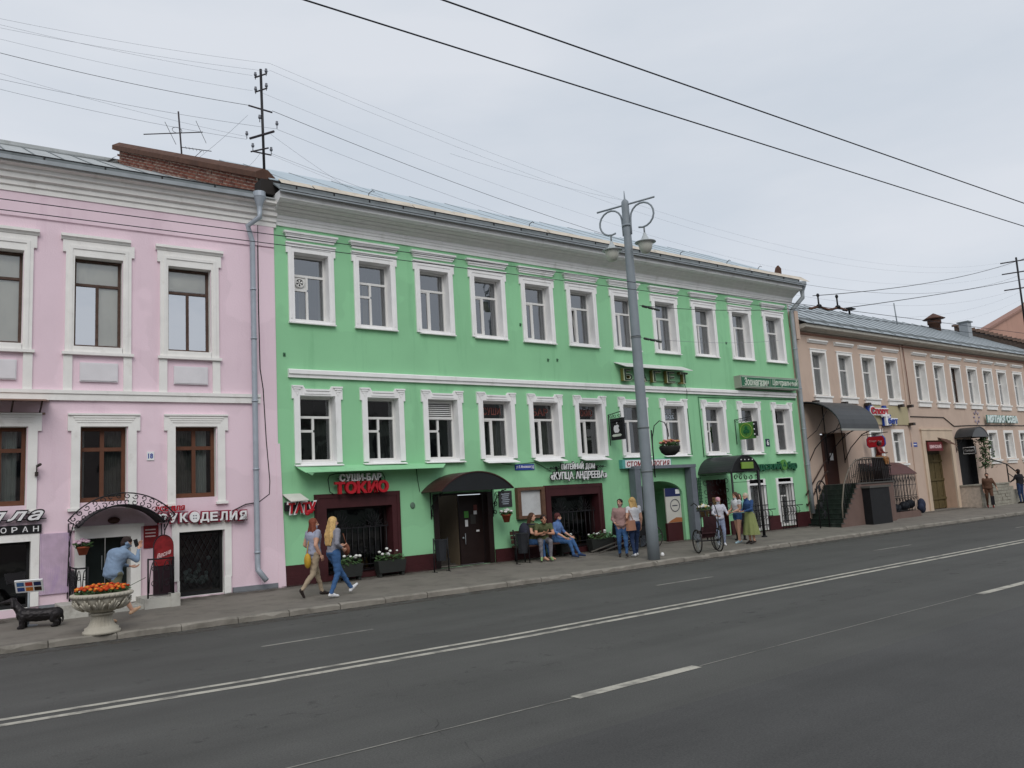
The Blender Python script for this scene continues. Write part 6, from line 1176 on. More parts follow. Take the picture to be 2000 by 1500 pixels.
# pedicab at the kerb
t = thing('pedicab', 'thin-wheeled black tricycle with a hood and a flower basket at the kerb', 'tricycle', WF, (19.15,16.2,.12)); pz = KH+.03
wheel(t, (18.33,15.98,pz+.32), .32, (.89,-.44,0), 12); wheel(t, (18.91,15.70,pz+.32), .32, (.89,-.44,0), 12); wheel(t, (19.40,16.2,pz+.46), .46, (.85,-.52,0), 16)
m = MB(); m.tube([(18.33,15.98,pz+.32),(18.91,15.70,pz+.32)], .02, 6); m.tube([(18.62,15.84,pz+.32),(18.85,16.05,pz+.6),(19.15,16.25,pz+.62),(19.30,16.45,pz+.42)], .022, 6); m.tube([(19.15,16.25,pz+.62),(19.23,16.35,pz+.95),(19.25,16.4,pz+1.15)], .02, 6); m.tube([(19.03,16.52,pz+1.15),(19.25,16.4,pz+1.13),(19.45,16.26,pz+1.15)], .016, 6); m.build('frame', darkmetal, t)
hp = [(-.05,.42),(-.24,.72),(-.26,1.02),(-.10,1.30),(.16,1.40),(.40,1.32)]        # hood outline: along the heading, height
def pc(h_, a_, z_): return (18.62+.44*h_+.89*a_, 15.84+.89*h_-.44*a_, pz+z_)
for a_ in (-.26,.26): m = MB(); m.tube([pc(h_,a_,z_) for h_,z_ in hp], .014, 5); m.build('hood_bow', darkmetal, t)
m = MB(); m.add([pc(h_,-.20,z_-.01) for h_,z_ in hp[:3]]+[pc(h_,.20,z_-.01) for h_,z_ in hp[:3]],[(i,i+1,4+i,3+i) for i in range(2)],0,True); m.build('hood', M('maroon_hood', C(54,30,34), .8, .3, 10, .1), t)
m = MB(); m.add([pc(u,v,w_) for u in (-.15,.3) for v in (-.22,.22) for w_ in (.52,.60)],[(0,1,3,2),(4,6,7,5),(0,4,5,1),(2,3,7,6),(0,2,6,4),(1,5,7,3)]); m.build('seat', MATS['maroon_hood'], t)
m = MB(); m.lathe((19.40,16.55,pz+.95),[(.1,0),(.17,.2),(.17,.22)],12); m.build('basket', M('wicker', C(110,92,60), .9, .2, 20, .3, 60), t); flowers(t, 19.40, 16.55, pz+1.18, .2, .2, .14, 40, [('yellow_petals2', C(200,180,110)),('white_petals', C(225,225,220))], leafm, 31, .035)
# iron leaf arch near the stair, cup
t = thing('iron_leaf_arch', 'round black iron arch with leaf scrolls at the foot of the bar stair', 'railing', GF, (27.75,-1.0,.2)); m = MB(); m.tube([(27.55,-1.0,.2),(27.55,-1.0,1.6)]+[(27.85+.3*math.cos(math.pi-i*.314),-1.0,1.6+.34*math.sin(i*.314)) for i in range(11)]+[(28.15,-1.0,.2)], .025, 6); m.build('frame', darkmetal, t)
for k in range(4): m = MB(); m.tube([(27.85+q[0],-1.0,.6+k*.32+q[1]) for q in spiral(0,0,.17,.03,k,k+6.5,14)], .014, 4); m.ball((27.85+.1*(-1)**k,-1.0,.7+k*.32),.09,.015,.14,8,6); m.build('leaf_scroll', darkmetal, t)
m = MB(); c_ = gz(1292,1079,.14); c_ = Vector((17.2,16.3,walk_z(17.2,16.3))); m.lathe(c_,[(.03,0),(.05,.015),(.055,.06),(.035,.095),(.012,.105)],12); one('white_cup', m, letterwhite, 'small white globe on the pavement beside the lamp post', 'globe', WF)
# ================================================================ people and animals
def rcone(mb, p, q, r0, r1, n=12, sx=1.0):
    p, q = Vector(p), Vector(q); d = q-p; L_ = d.length
    if L_ < 1e-5: return mb.ball(p, r0, r0, r0, n, 8)
    d.normalize(); pts = []; rs = []
    for i in range(4): a = math.pi/2*(1-i/4); pts.append(p-d*r0*math.sin(a)*.999); rs.append(max(.002, r0*math.cos(a)))
    k = 6
    for i in range(k+1): pts.append(p+d*L_*i/k); rs.append(r0+(r1-r0)*i/k)
    for i in range(1,5): a = math.pi/2*i/4; pts.append(q+d*r1*math.sin(a)*.999); rs.append(max(.002, r1*math.cos(a)))
    return mb.tube(pts, rs, n)
def loft(mb, rings, n=20, smooth=True):
    """rings: (centre, right vector, forward vector) with vector lengths as radii"""
    vs = []; fs = []
    for c, u, v in rings:
        for k in range(n): a = 2*math.pi*k/n; vs.append(Vector(c)+Vector(u)*math.cos(a)+Vector(v)*math.sin(a))
    m = len(rings)
    for i in range(m-1):
        for k in range(n): fs.append((i*n+k, i*n+(k+1)%n, (i+1)*n+(k+1)%n, (i+1)*n+k))
    fs += [list(range(n-1,-1,-1)), [(m-1)*n+k for k in range(n)]]
    return mb.add(vs, fs, 0, smooth)
def remesh(mb, voxel=.016, smooth=5, fac=.5):
    ob = mesh_obj('tmp', mb.v, mb.f, white, None, None)
    r = ob.modifiers.new('r', 'REMESH'); r.mode = 'VOXEL'; r.voxel_size = voxel; r.use_smooth_shade = True
    s = ob.modifiers.new('s', 'SMOOTH'); s.factor = fac; s.iterations = smooth
    dg = bpy.context.evaluated_depsgraph_get(); me = bpy.data.meshes.new_from_object(ob.evaluated_get(dg))
    vs = [tuple(v.co) for v in me.vertices]; fs = [tuple(p.vertices) for p in me.polygons]
    bpy.data.objects.remove(ob); bpy.data.meshes.remove(me); return vs, fs
def seg_dist(p, a, b, r0, r1):
    ab = b-a; t = max(0, min(1, (p-a).dot(ab)/max(ab.length_squared,1e-9))); return (p-(a+ab*t)).length-(r0+(r1-r0)*t)
BASE = dict(pelvis=(0,0,.95), waist=(0,.0,1.08), chest=(0,.005,1.27), neck=(0,-.005,1.435), head=(0,.02,1.575),
  lsh=(-.17,0,1.385), rsh=(.17,0,1.385), lel=(-.215,-.02,1.10), rel=(.215,-.02,1.10), lwr=(-.22,.05,.86), rwr=(.22,.05,.86),
  lhip=(-.088,0,.91), rhip=(.088,0,.91), lkn=(-.095,.02,.50), rkn=(.095,.02,.50), lan=(-.095,-.02,.085), ran=(.095,-.02,.085), lto=(-.11,.14,.03), rto=(.11,.14,.03))
skin_m = M('skin', C(206,160,136), .6, .06, 8, .03, 60); skin2 = M('skin_tan', C(186,136,110), .6, .06, 8, .03, 60)
eye_m = M('eye_dark', C(40,30,28), .3, 0, 5, 0); lip_m = M('lips', C(160,92,84), .5, 0, 5, 0)
def cloth(nm, c, var=.08): return M(nm, c, .9, var, 7, .35, 22, stain=.25, scol=[x*.72 for x in c], smin=.5, smax=.7, stretch=.6)
def person(label, x, y, z, heading, J, top, bottom, shoe, hair, skin=None, H=1.68, sleeve=2, leg=2, build=1.1, look=(0,0), skirt=None, loose=1.0, hands=True, mats_extra=None, collar=False, bag=None, group=None, hem=.55):
    s = H/1.70; skin = skin or skin_m
    P = {k: Vector(v) for k, v in BASE.items()}
    for k, v in J.items(): P[k] = Vector(v)
    rot = Matrix.Rotation(heading, 3, 'Z'); org = Vector((x,y,z))
    def W(v): return org+rot @ (Vector(v)*s)
    pts = {k: W(v) for k, v in P.items()}; b_ = build; mb = MB()
    t = thing('person', label, 'person', WF, (x,y,z), group)
    hipv = (P['rhip']-P['lhip']).normalized(); shv = (P['rsh']-P['lsh']).normalized()
    def ring(c, u, v, up): 
        u = u.normalized(); f = up.normalized().cross(u).normalized(); return (W(c), rot @ (u*u_len*s), rot @ (f*v_len*s))
    rings = []
    spine = [('pelvis',-.06,.10,.085,hipv),('pelvis',0,.155,.115,hipv),('waist',-.02,.135,.10,hipv),('waist',.05,.130,.10,shv),('chest',0,.165,.115,shv),('chest',.07,.170,.110,shv),('neck',-.035,.13,.085,shv),('neck',.0,.055,.055,shv)]
    for nm, dz, ru, rv, uv in spine:
        up = {'pelvis':P['waist']-P['pelvis'],'waist':P['chest']-P['waist'],'chest':P['neck']-P['chest'],'neck':P['neck']-P['chest']}[nm].normalized(); u = uv.normalized(); f = up.cross(u).normalized()
        lo_ = loose if nm != 'neck' else 1; rings.append((W(P[nm]+up*dz), rot @ (u*ru*b_*lo_*s), rot @ (f*rv*b_*lo_*s)))
    loft(mb, rings)
    bones = []                      # (a, b, r0, r1, tag)
    def bone(a, c, r0, r1, tag, mesh=True):
        a = pts[a] if isinstance(a,str) else W(a); c = pts[c] if isinstance(c,str) else W(c)
        if mesh: rcone(mb, a, c, r0*s, r1*s)
        bones.append((a, c, r0*s, r1*s, tag))
    wm = P['waist']-(P['waist']-P['pelvis'])*hem
    bones.append((W(P['pelvis']-Vector((0,0,.08))), W(wm), .12*s*b_, .12*s*b_, 1)); bones.append((W(wm), pts['neck']-(pts['neck']-pts['chest'])*.12, .12*s*b_*loose, .13*s*b_*loose, 0))
    for e in 'lr':
        sl = .052*b_*(1.12 if loose > 1 else 1)
        P['mid'] = P[e+'sh'].lerp(P[e+'el'], min(1,sleeve)); a = P[e+'sh']; 
        def lerp_bone(pa, pc, ra, rc, t_, t1, t2):
            if t_ <= 0: bone(pa, pc, ra, rc, t2)
            elif t_ >= 1: bone(pa, pc, ra, rc, t1)
            else: mid = Vector(pa).lerp(Vector(pc), t_); rm = ra+(rc-ra)*t_; bone(pa, mid, ra, rm, t1); bone(mid, pc, rm, rc, t2)
        lerp_bone(P[e+'sh'], P[e+'el'], sl, .040*b_, sleeve, 0, 2); lerp_bone(P[e+'el'], P[e+'wr'], .040*b_, .026, sleeve-1, 0, 2)
        mb.ball(pts[e+'sh'], .06*s*b_, .06*s*b_, .058*s*b_)
        lerp_bone(P[e+'hip'], P[e+'kn'], .088*b_, .058*b_, leg, 1, 2); lerp_bone(P[e+'kn'], P[e+'an'], .056*b_, .036, leg-1, 1, 2)
        an, to = P[e+'an'], P[e+'to']; heel = an+Vector((0,0,-.035))-(to-an).normalized()*.035
        bone(heel, to, .038, .030, 3); bone(an+Vector((0,0,-.01)), an.lerp(to,.5)+Vector((0,0,.0)), .038, .034, 3)
    # head
    hd = P['head']; hr = Matrix.Rotation(look[0],3,'Z') @ Matrix.Rotation(look[1],3,'X')
    nd = (P['head']-P['neck']).normalized()
    def HW(v): return W(hd+hr @ Vector(v))
    HR = rot @ hr
    mb.ball(HW((0,-.005,.025)), .074*s, .092*s, .092*s, 14, 10, 0, HR); mb.ball(HW((0,.022,-.045)), .056*s, .066*s, .072*s, 14, 10, 0, HR)
    mb.ball(HW((0,.052,-.098)), .026*s, .024*s, .022*s, 8, 6, 0, HR)
    rcone(mb, HW((0,.082,.012)), HW((0,.104,-.028)), .010*s, .017*s, 8)
    for e in (-1,1): mb.ball(HW((e*.076,-.005,-.01)), .012*s, .022*s, .032*s, 8, 6, 0, HR)
    bones.append((HW((0,0,.05)), HW((0,.02,-.08)), .09*s, .07*s, 2)); bone('neck', P['head']+Vector((0,-.015,-.07)), .05, .047, 2)
    vs, fs = remesh(mb, .0155, 4, .5)
    mi = []
    for f in fs:
        c = sum((Vector(vs[i]) for i in f), Vector())/len(f); best = min(bones, key=lambda q: seg_dist(c, q[0], q[1], q[2], q[3])); mi.append(best[4])
    out = MB(); out.v = vs; out.f = [list(f) for f in fs]; out.mi = mi; out.sm = [True]*len(fs)
    # cloth folds
    cl = set(i for f, q in zip(fs, mi) if q in (0, 1) for i in f); nm = [Vector() for _ in vs]
    for f in fs:
        a_, b2, c2 = Vector(vs[f[0]]), Vector(vs[f[1]]), Vector(vs[f[2]]); nn = (b2-a_).cross(c2-a_)
        for i in f: nm[i] += nn
    for i in cl:
        p_ = Vector(vs[i]); q_ = rot.transposed() @ (p_-org); k_ = noise.noise(Vector((q_.x*9, q_.y*9, q_.z*17+q_.x*8)))*.7+noise.noise(q_*26)*.3
        if nm[i].length > 1e-9: out.v[i] = tuple(p_+nm[i].normalized()*(k_*.016*s+.004))
    # eyes, brows, mouth
    for e in (-1,1):
        out.ball(HW((e*.030,.079,.006)), .013*s, .008*s, .007*s, 8, 6, 4, HR); out.ball(HW((e*.031,.083,.026)), .017*s, .006*s, .004*s, 8, 5, 4, HR)
    out.ball(HW((0,.083,-.060)), .022*s, .008*s, .007*s, 8, 5, 5, HR)
    # hands: palm and five fingers, gently curled
    if hands:
        for e in 'lr':
            w_ = pts[e+'wr']; d = (pts[e+'wr']-pts[e+'el']).normalized()
            side = 1 if e == 'r' else -1
            lat = rot @ Vector((0,1,0)); lat = (lat-d*lat.dot(d)); lat = lat.normalized() if lat.length > .2 else d.orthogonal().normalized()   # thumb side
            nrm = d.cross(lat).normalized()*side
            pc = w_+d*.05*s; pm = Matrix((lat, nrm, d)).transposed(); out.ball(pc, .038*s, .016*s, .055*s, 10, 7, 2, pm)
            for k, (off, ln) in enumerate(((.027,.070),(.010,.080),(-.008,.074),(-.025,.058))):
                p0 = w_+d*.085*s+lat*off*s; p1 = p0+d*ln*.5*s-nrm*.012*s; p2 = p1+d*ln*.30*s-nrm*ln*.35*s; p3 = p2+d*ln*.10*s-nrm*ln*.3*s
                out.tube([p0-d*.02*s,p0,p1,p2,p3], [.009*s,.0095*s,.009*s,.008*s,.006*s], 6, 2)
            q0 = w_+d*.03*s+lat*.030*s; out.tube([q0-lat*.01*s,q0+d*.02*s+lat*.012*s,q0+d*.045*s+lat*.018*s-nrm*.012*s,q0+d*.065*s+lat*.014*s-nrm*.022*s], [.012*s,.012*s,.010*s,.007*s], 6, 2)
    body = out.build('body', [top, bottom, skin, shoe, eye_m, lip_m], t)
    # hair
    style, hm = hair
    if style:
        hb = MB(); hb.ball(HW((0,-.018,.040)), .086*s, .098*s, .090*s, 16, 10, 0, HR)
        if style == 'short': hb.ball(HW((0,-.055,-.02)), .072*s, .055*s, .075*s, 12, 8, 0, HR)
        if style == 'bob':
            hb.ball(HW((0,-.04,-.01)), .098*s, .085*s, .105*s, 14, 9, 0, HR)
            for e in (-1,1): rcone(hb, HW((e*.075,-.005,.03)), HW((e*.08,-.01,-.10)), .032*s, .026*s)
        if style == 'long':
            for e in (-1,-.35,.35,1): rcone(hb, HW((e*.06,-.05,.02)), W(hd+Vector((e*.09,-.125,-.30))), .052*s, .050*s); rcone(hb, W(hd+Vector((e*.09,-.125,-.28))), W(hd+Vector((e*.075+.01,-.15,-.48))), .048*s, .018*s)
            for e in (-1,1): rcone(hb, HW((e*.074,.0,.03)), W(hd+Vector((e*.10,-.05,-.20))), .030*s, .030*s)
        if style == 'mid':
            for e in (-1,-.3,.3,1): rcone(hb, HW((e*.06,-.045,.02)), W(hd+Vector((e*.085,-.08,-.20))), .046*s, .028*s)
            for e in (-1,1): rcone(hb, HW((e*.076,-.005,.03)), W(hd+Vector((e*.09,-.02,-.15))), .028*s, .024*s)
        if style == 'pony': rcone(hb, HW((0,-.10,.03)), W(hd+Vector((0,-.16,-.22))), .032*s, .018*s)
        if style == 'cap':
            hb = MB(); hb.ball(HW((0,-.008,.052)), .088*s, .102*s, .075*s, 14, 8, 0, HR); hb.ball(HW((0,.095,.03)), .06*s, .06*s, .010*s, 10, 5, 0, HR)
        v2, f2 = remesh(hb, .013, 3, .5); v2 = [tuple(Vector(p_)*1.0+Vector((noise.noise(Vector((p_[0]*70,p_[1]*70,p_[2]*9))),noise.noise(Vector((p_[1]*70+9,p_[0]*70,p_[2]*9))),0))*.011) for p_ in v2]; h = MB(); h.v = v2; h.f = [list(f) for f in f2]; h.mi = [0]*len(f2); h.sm = [True]*len(f2); h.build('hair' if style != 'cap' else 'cap', hm, t)
    if skirt:
        sm, z1, r0, r1 = skirt; m = MB(); n = 44; vs = []; rows = 9; top_z = P['waist'].z-.03
        for i in range(rows+1):
            f_ = i/rows; zz = top_z+(z1-top_z)*f_; r_ = r0+(r1-r0)*(f_**.9)
            for k in range(n): a = 2*math.pi*k/n; w_ = 1+.09*f_*math.sin(a*9+1.3*math.sin(a*2)); c0 = P['waist'].lerp((P['lan']+P['ran'])/2, min(1,f_*.75)); vs.append(W((c0.x+r_*w_*math.cos(a), c0.y+r_*.85*w_*math.sin(a), zz)))
        m.add(vs, [(i*n+k,i*n+(k+1)%n,(i+1)*n+(k+1)%n,(i+1)*n+k) for i in range(rows) for k in range(n)], 0, True); m.build('skirt', sm, t)
    t['_'] = 0; del t['_']
    return t, W, HW
def bag_obj(name, label, parts):
    xs = parts[0][2]; t = thing(name, label, 'bag', WF, tuple(xs))
    for nm, mb, _, mt in parts: mb.build(nm, mt, t)
    return t
hair_red = M('auburn_hair', C(120,62,42), .6, .2, 40, .4, 60); hair_blond = M('blonde_hair', C(206,170,112), .6, .2, 40, .4, 60); hair_dark = M('dark_hair', C(44,30,26), .6, .2, 40, .4, 60); hair_brown = M('brown_hair', C(78,52,38), .6, .2, 40, .4, 60); hair_grey = M('grey_hair', C(190,178,160), .7, .12, 40, .4, 60); hair_wine = M('wine_hair', C(84,40,40), .6, .2, 40, .4, 60)
denim = cloth('blue_denim', C(62,96,140)); denim_l = cloth('light_denim', C(126,146,170)); denim_d = cloth('dark_denim', C(44,60,92)); khaki = cloth('khaki_cotton', C(164,148,126)); greyknit = cloth('grey_knit', C(140,140,150)); bluegrey = cloth('blue_grey_shirt', C(156,160,178)); olive = cloth('olive_tshirt', C(86,92,62)); greytr = cloth('grey_trousers', C(118,116,122)); blue_top = cloth('blue_blouse', C(92,120,168)); wht = cloth('white_cotton', C(214,214,218)); mauve = cloth('mauve_jacket', C(158,128,124)); cardigan = cloth('blue_cardigan', C(52,80,124)); skirtg = cloth('olive_skirt', C(134,142,92)); shorts_o = cloth('olive_shorts', C(112,112,92)); blackc = cloth('black_cloth', C(34,32,36)); ivory = cloth('ivory_pale', C(190,190,200)); tealc = cloth('teal_top', C(120,170,160)); brownc = cloth('brown_dress', C(92,66,52))
sh_white = M('white_shoes', C(222,222,224), .6, .04, 8, .05); sh_dark = M('dark_shoes', C(48,40,38), .6); sh_green = M('green_trainers', C(130,160,110), .6, .3, 20, 0); sh_beige = M('beige_sandals', C(196,160,130), .6); sh_blue = M('pale_blue_trainers', C(170,196,206), .6, .1, 20, 0); sh_red = M('red_shoes', C(150,44,40), .6)
# --- two women walking right, away from the camera
hz = walk_z(7.2,16.8)
person('woman with auburn hair in blue-grey shirt and khaki trousers walking beside the blonde', 7.22, 17.0, hz, R(-78), dict(pelvis=(0,0,.93),lkn=(-.09,.13,.52),lan=(-.09,.26,.09),lto=(-.10,.43,.035),rkn=(.09,-.10,.50),ran=(.09,-.40,.19),rto=(.10,-.34,.045),lel=(-.24,-.06,1.12),lwr=(-.20,.12,.98),rel=(.22,-.10,1.12),rwr=(.23,.02,.90)), bluegrey, khaki, sh_dark, ('mid',hair_red), H=1.67, sleeve=.45, look=(R(-25),0), loose=1.16, hem=1.25)
person('woman with very long blonde hair in grey top and blue jeans striding along the pavement', 7.47, 16.55, hz, R(-80), dict(pelvis=(0,0,.92),waist=(0,.0,1.06),lkn=(-.09,.22,.53),lan=(-.09,.50,.13),lto=(-.10,.66,.20),rkn=(.09,.03,.48),ran=(.09,-.15,.085),rto=(.10,.02,.03),lel=(-.22,-.02,1.14),lwr=(-.10,.22,1.08),rel=(.25,-.08,1.13),rwr=(.16,.14,1.0)), greyknit, denim, sh_white, ('long',hair_blond), H=1.68, sleeve=1.75, look=(R(-15),0), build=1.14, hem=.8)
m = MB(); m.ball((7.02,16.86,hz+.78),.07,.10,.16,12,8); m2 = MB(); m2.tube([(7.02,16.88,hz+.92),(7.08,16.95,hz+1.15),(7.2,17.0,hz+1.38)], .010, 5)
bag_obj('yellow_bag', 'small yellow bag at the hip of the auburn-haired woman', [('pouch',m,(7.02,16.86,hz+.62),M('yellow_leather', C(190,150,50), .6)),('strap',m2,0,M('yellow_leather', C(190,150,50), .6))])
m = MB(); m.ball((7.82,16.65,hz+.95),.06,.13,.13,12,8); m2 = MB(); m2.tube([(7.82,16.65,hz+1.07),(7.78,16.72,hz+1.3)], .010, 5)
bag_obj('brown_bag', 'brown handbag under the arm of the blonde woman in jeans', [('pouch',m,(7.82,16.65,hz+.8),M('brown_leather', C(112,66,46), .6)),('strap',m2,0,M('brown_leather', C(112,66,46), .6))])
# --- person in denim jacket on the phone
jz = walk_z(3.5,17.0)
_, W_, HW_ = person('person in pale denim jacket with bowed head holding a phone, behind the urn', 3.30, 17.05, jz, R(-72), dict(pelvis=(0,-.02,.90),waist=(0,-.02,1.04),chest=(0,.05,1.23),neck=(0,.15,1.37),head=(0,.25,1.48),lsh=(-.18,.10,1.33),rsh=(.18,.10,1.33),lel=(-.25,.20,1.08),lwr=(-.14,.40,1.02),rel=(.28,.30,1.14),rwr=(.17,.40,1.36),lkn=(-.09,.22,.50),lan=(-.09,.42,.16),lto=(-.10,.58,.20),rkn=(.09,-.02,.47),ran=(.09,-.18,.10),rto=(.10,-.02,.03)), denim_l, shorts_o, sh_beige, ('short',hair_dark), H=1.64, sleeve=1.9, leg=.8, look=(R(-20),R(-25)), loose=1.30, build=1.16, hem=.9)
m = MB(); p_ = W_((.145,.36,1.47)); m.obox(p_, .02, .07, .14, R(-72), 0, .3); one('mobile_phone', m, black, 'dark phone held to the ear by the person in denim', 'phone', WF)
# --- three on the bench (seat height .43)
sb = bz; seat = dict(pelvis=(0,0,.53),waist=(0,.02,.67),chest=(0,.05,.86),neck=(0,.06,1.02),head=(0,.09,1.16),lsh=(-.17,.05,.97),rsh=(.17,.05,.97),lhip=(-.088,.02,.50),rhip=(.088,.02,.50))
person('woman with long brown hair leaning on the shoulder of the man on the bench', 14.42, 18.56, sb, R(190), dict(seat,lkn=(-.10,.44,.50),lan=(-.10,.52,.09),lto=(-.12,.68,.03),rkn=(.10,.42,.50),ran=(.08,.46,.09),rto=(.10,.62,.03),neck=(.03,.02,1.06),head=(.04,.05,1.22),lel=(-.24,.14,.78),lwr=(-.14,.30,.72),rel=(.22,.16,.78),rwr=(.08,.30,.72)), olive, denim, skin_m, ('long',hair_brown), H=1.68, sleeve=.4, look=(R(20),0))
person('man in olive t-shirt and grey trousers leaning forward on the bench', 14.62, 18.36, sb, R(150), dict(seat,waist=(0,.06,.67),chest=(0,.16,.83),neck=(0,.25,.97),head=(0,.33,1.09),lsh=(-.19,.20,.92),rsh=(.19,.20,.92),lkn=(-.13,.45,.50),lan=(-.12,.42,.085),lto=(-.14,.58,.03),rkn=(.14,.46,.50),ran=(.13,.42,.085),rto=(.16,.58,.03),lel=(-.24,.34,.70),lwr=(-.05,.50,.72),rel=(.24,.36,.70),rwr=(.04,.52,.74)), olive, greytr, sh_green, ('short',hair_dark), skin2, 1.76, sleeve=.6, look=(R(10),0), build=1.08)
person('woman with wine-red hair in blue blouse and jeans at the right end of the bench', 15.22, 18.50, sb, R(208), dict(seat,lkn=(-.10,.45,.48),lan=(-.08,.66,.09),lto=(-.10,.82,.04),rkn=(.10,.44,.46),ran=(.13,.56,.085),rto=(.16,.71,.03),lel=(-.25,.12,.74),lwr=(-.16,.40,.58),rel=(.26,.06,.76),rwr=(.16,.36,.56)), blue_top, denim, denim_d, ('short',hair_wine), H=1.68, sleeve=1.3, look=(R(38),0), build=1.1, loose=1.05)
m = MB(); m.ball((14.10,18.52,sb+.82),.16,.17,.25,14,10); m.ball((14.05,18.40,sb+.72),.10,.10,.15,12,8); m2 = MB(); m2.tube([(14.12,18.42,sb+1.02),(14.32,18.30,sb+1.0),(14.42,18.26,sb+.8)], .022, 5)
bag_obj('backpack', 'dark backpack on the back of the man on the bench', [('pack',m,(14.1,18.52,sb+.5),cloth('navy_pack', C(48,50,62))),('strap',m2,0,cloth('navy_pack', C(48,50,62)))])
# --- two women at the lamp post
wz = walk_z(16.5,17.0)
person('dark-haired woman in mauve jacket and jeans walking left of the lamp post', 16.38, 17.0, wz, R(140), dict(pelvis=(0,0,.93),lkn=(-.09,.14,.51),lan=(-.09,.12,.10),lto=(-.10,.28,.05),rkn=(.09,-.02,.49),ran=(.09,-.20,.10),rto=(.10,-.05,.03),lel=(-.25,.02,1.12),lwr=(-.18,.22,1.02),rel=(.25,.0,1.12),rwr=(.19,.2,1.0)), mauve, denim, sh_dark, ('short',hair_dark), H=1.63, sleeve=1.9, build=1.15, loose=1.2, look=(R(-30),0), hem=1.1)
person('blonde woman in white top and dark jeans half hidden by the lamp post', 16.62, 16.72, wz, R(-20), dict(lkn=(-.09,.05,.50),lan=(-.09,-.06,.085),lto=(-.10,.1,.03),rkn=(.09,.12,.51),ran=(.09,.18,.085),rto=(.10,.35,.03),lel=(-.24,-.05,1.12),lwr=(-.2,.14,1.02)), wht, denim_d, sh_white, ('mid',hair_blond), H=1.66, sleeve=.5, look=(R(-40),0))
m = MB(); m.add([(16.42+dx,16.66+dy*.5,wz+z_) for dx,dy,z_ in ((-.15,-.1,.74),(.15,-.1,.74),(.15,.1,.74),(-.15,.1,.74),(-.13,-.09,1.02),(.13,-.09,1.02),(.13,.09,1.02),(-.13,.09,1.02))],[(3,2,1,0),(0,1,5,4),(1,2,6,5),(2,3,7,6),(3,0,4,7),(4,5,6,7)]); m2 = MB(); m2.tube([(16.32,16.66,wz+1.02),(16.42,16.7,wz+1.30),(16.52,16.66,wz+1.02)], .012, 5)
bag_obj('tan_shoulder_bag', 'tan shoulder bag between the two women at the lamp post', [('pouch',m,(16.42,16.66,wz+.74),M('tan_leather', C(176,128,104), .6)),('strap',m2,0,M('tan_leather', C(176,128,104), .6))])
# --- group at the pedicab
gz_ = walk_z(20.5,16.6)
person('person in pink cap and pale clothes standing at the pedicab', 20.55, 16.95, gz_, R(150), dict(lel=(-.26,.1,1.14),lwr=(-.2,.34,1.08),rel=(.26,.1,1.14),rwr=(.2,.32,1.06),lkn=(-.1,.1,.5),lan=(-.1,.05,.085)), ivory, cloth('pale_blue_trousers', C(138,148,172)), sh_white, ('cap',M('pink_cap', C(200,150,160), .8, .2, 30, .1)), H=1.50, sleeve=1.8, look=(0,R(-12)), loose=1.12)
person('girl in white top and denim shorts with long hair beside the woman in green skirt', 21.50, 17.0, gz_, R(75), dict(lel=(-.23,.04,1.13),lwr=(-.10,.26,1.04),rel=(.23,.04,1.13),rwr=(.12,.26,1.06),lkn=(-.09,.06,.50),lan=(-.09,.08,.085),lto=(-.10,.24,.03),rkn=(.09,-.02,.50),ran=(.1,-.1,.085),rto=(.12,.06,.03)), wht, denim, sh_blue, ('long',hair_brown), H=1.62, sleeve=.4, leg=.28, look=(R(10),R(-10)))
person('grey-haired woman in blue cardigan, green skirt and heeled shoes', 21.38, 16.42, gz_, R(70), dict(waist=(0,.01,1.08),chest=(0,.04,1.26),neck=(0,.06,1.42),head=(0,.11,1.55),lel=(-.24,.08,1.13),lwr=(-.12,.32,1.08),rel=(.24,.08,1.13),rwr=(.12,.30,1.08),lan=(-.09,-.02,.10),ran=(.09,.02,.10),lto=(-.09,.13,.03),rto=(.10,.16,.03)), cardigan, skin_m, sh_dark, ('bob' if False else 'short',hair_grey), H=1.60, sleeve=1.9, leg=0, skirt=(skirtg,.30,.165,.30), look=(R(10),R(-8)), build=1.08, loose=1.08)
person('dark-haired woman in teal top standing behind the girl in shorts', 22.35, 17.55, gz_, R(150), {}, tealc, blackc, sh_dark, ('mid',hair_dark), H=1.56, sleeve=.5)
# --- far pedestrians
fz = walk_z(41,17.9)
person('woman in brown dress and red shoes walking towards the camera at the far right', 41.45, 18.0, fz, R(120), dict(lkn=(-.1,.12,.5),lan=(-.1,.08,.085),lto=(-.1,.24,.03),rkn=(.1,-.05,.5),ran=(.1,-.2,.1),rto=(.1,-.04,.03),lel=(-.3,.0,1.14),lwr=(-.34,.14,.96)), brownc, brownc, sh_red, ('short',hair_dark), H=1.64, sleeve=1.8, build=1.15, loose=1.2)
person('person in black holding the porch handrail at the right edge', 45.3, 18.15, walk_z(45.3,18.15), R(-20), dict(lel=(-.30,.05,1.18),lwr=(-.46,.15,1.06)), blackc, denim_d, sh_dark, ('short',hair_dark), H=1.72, sleeve=2, loose=1.1)
m = MB(); m.obox((41.15,17.75,fz+.35), .35, .16, .4, .4); one('shopping_bag', m, blackc, 'dark shopping bag held by the far woman in brown', 'bag', WF)
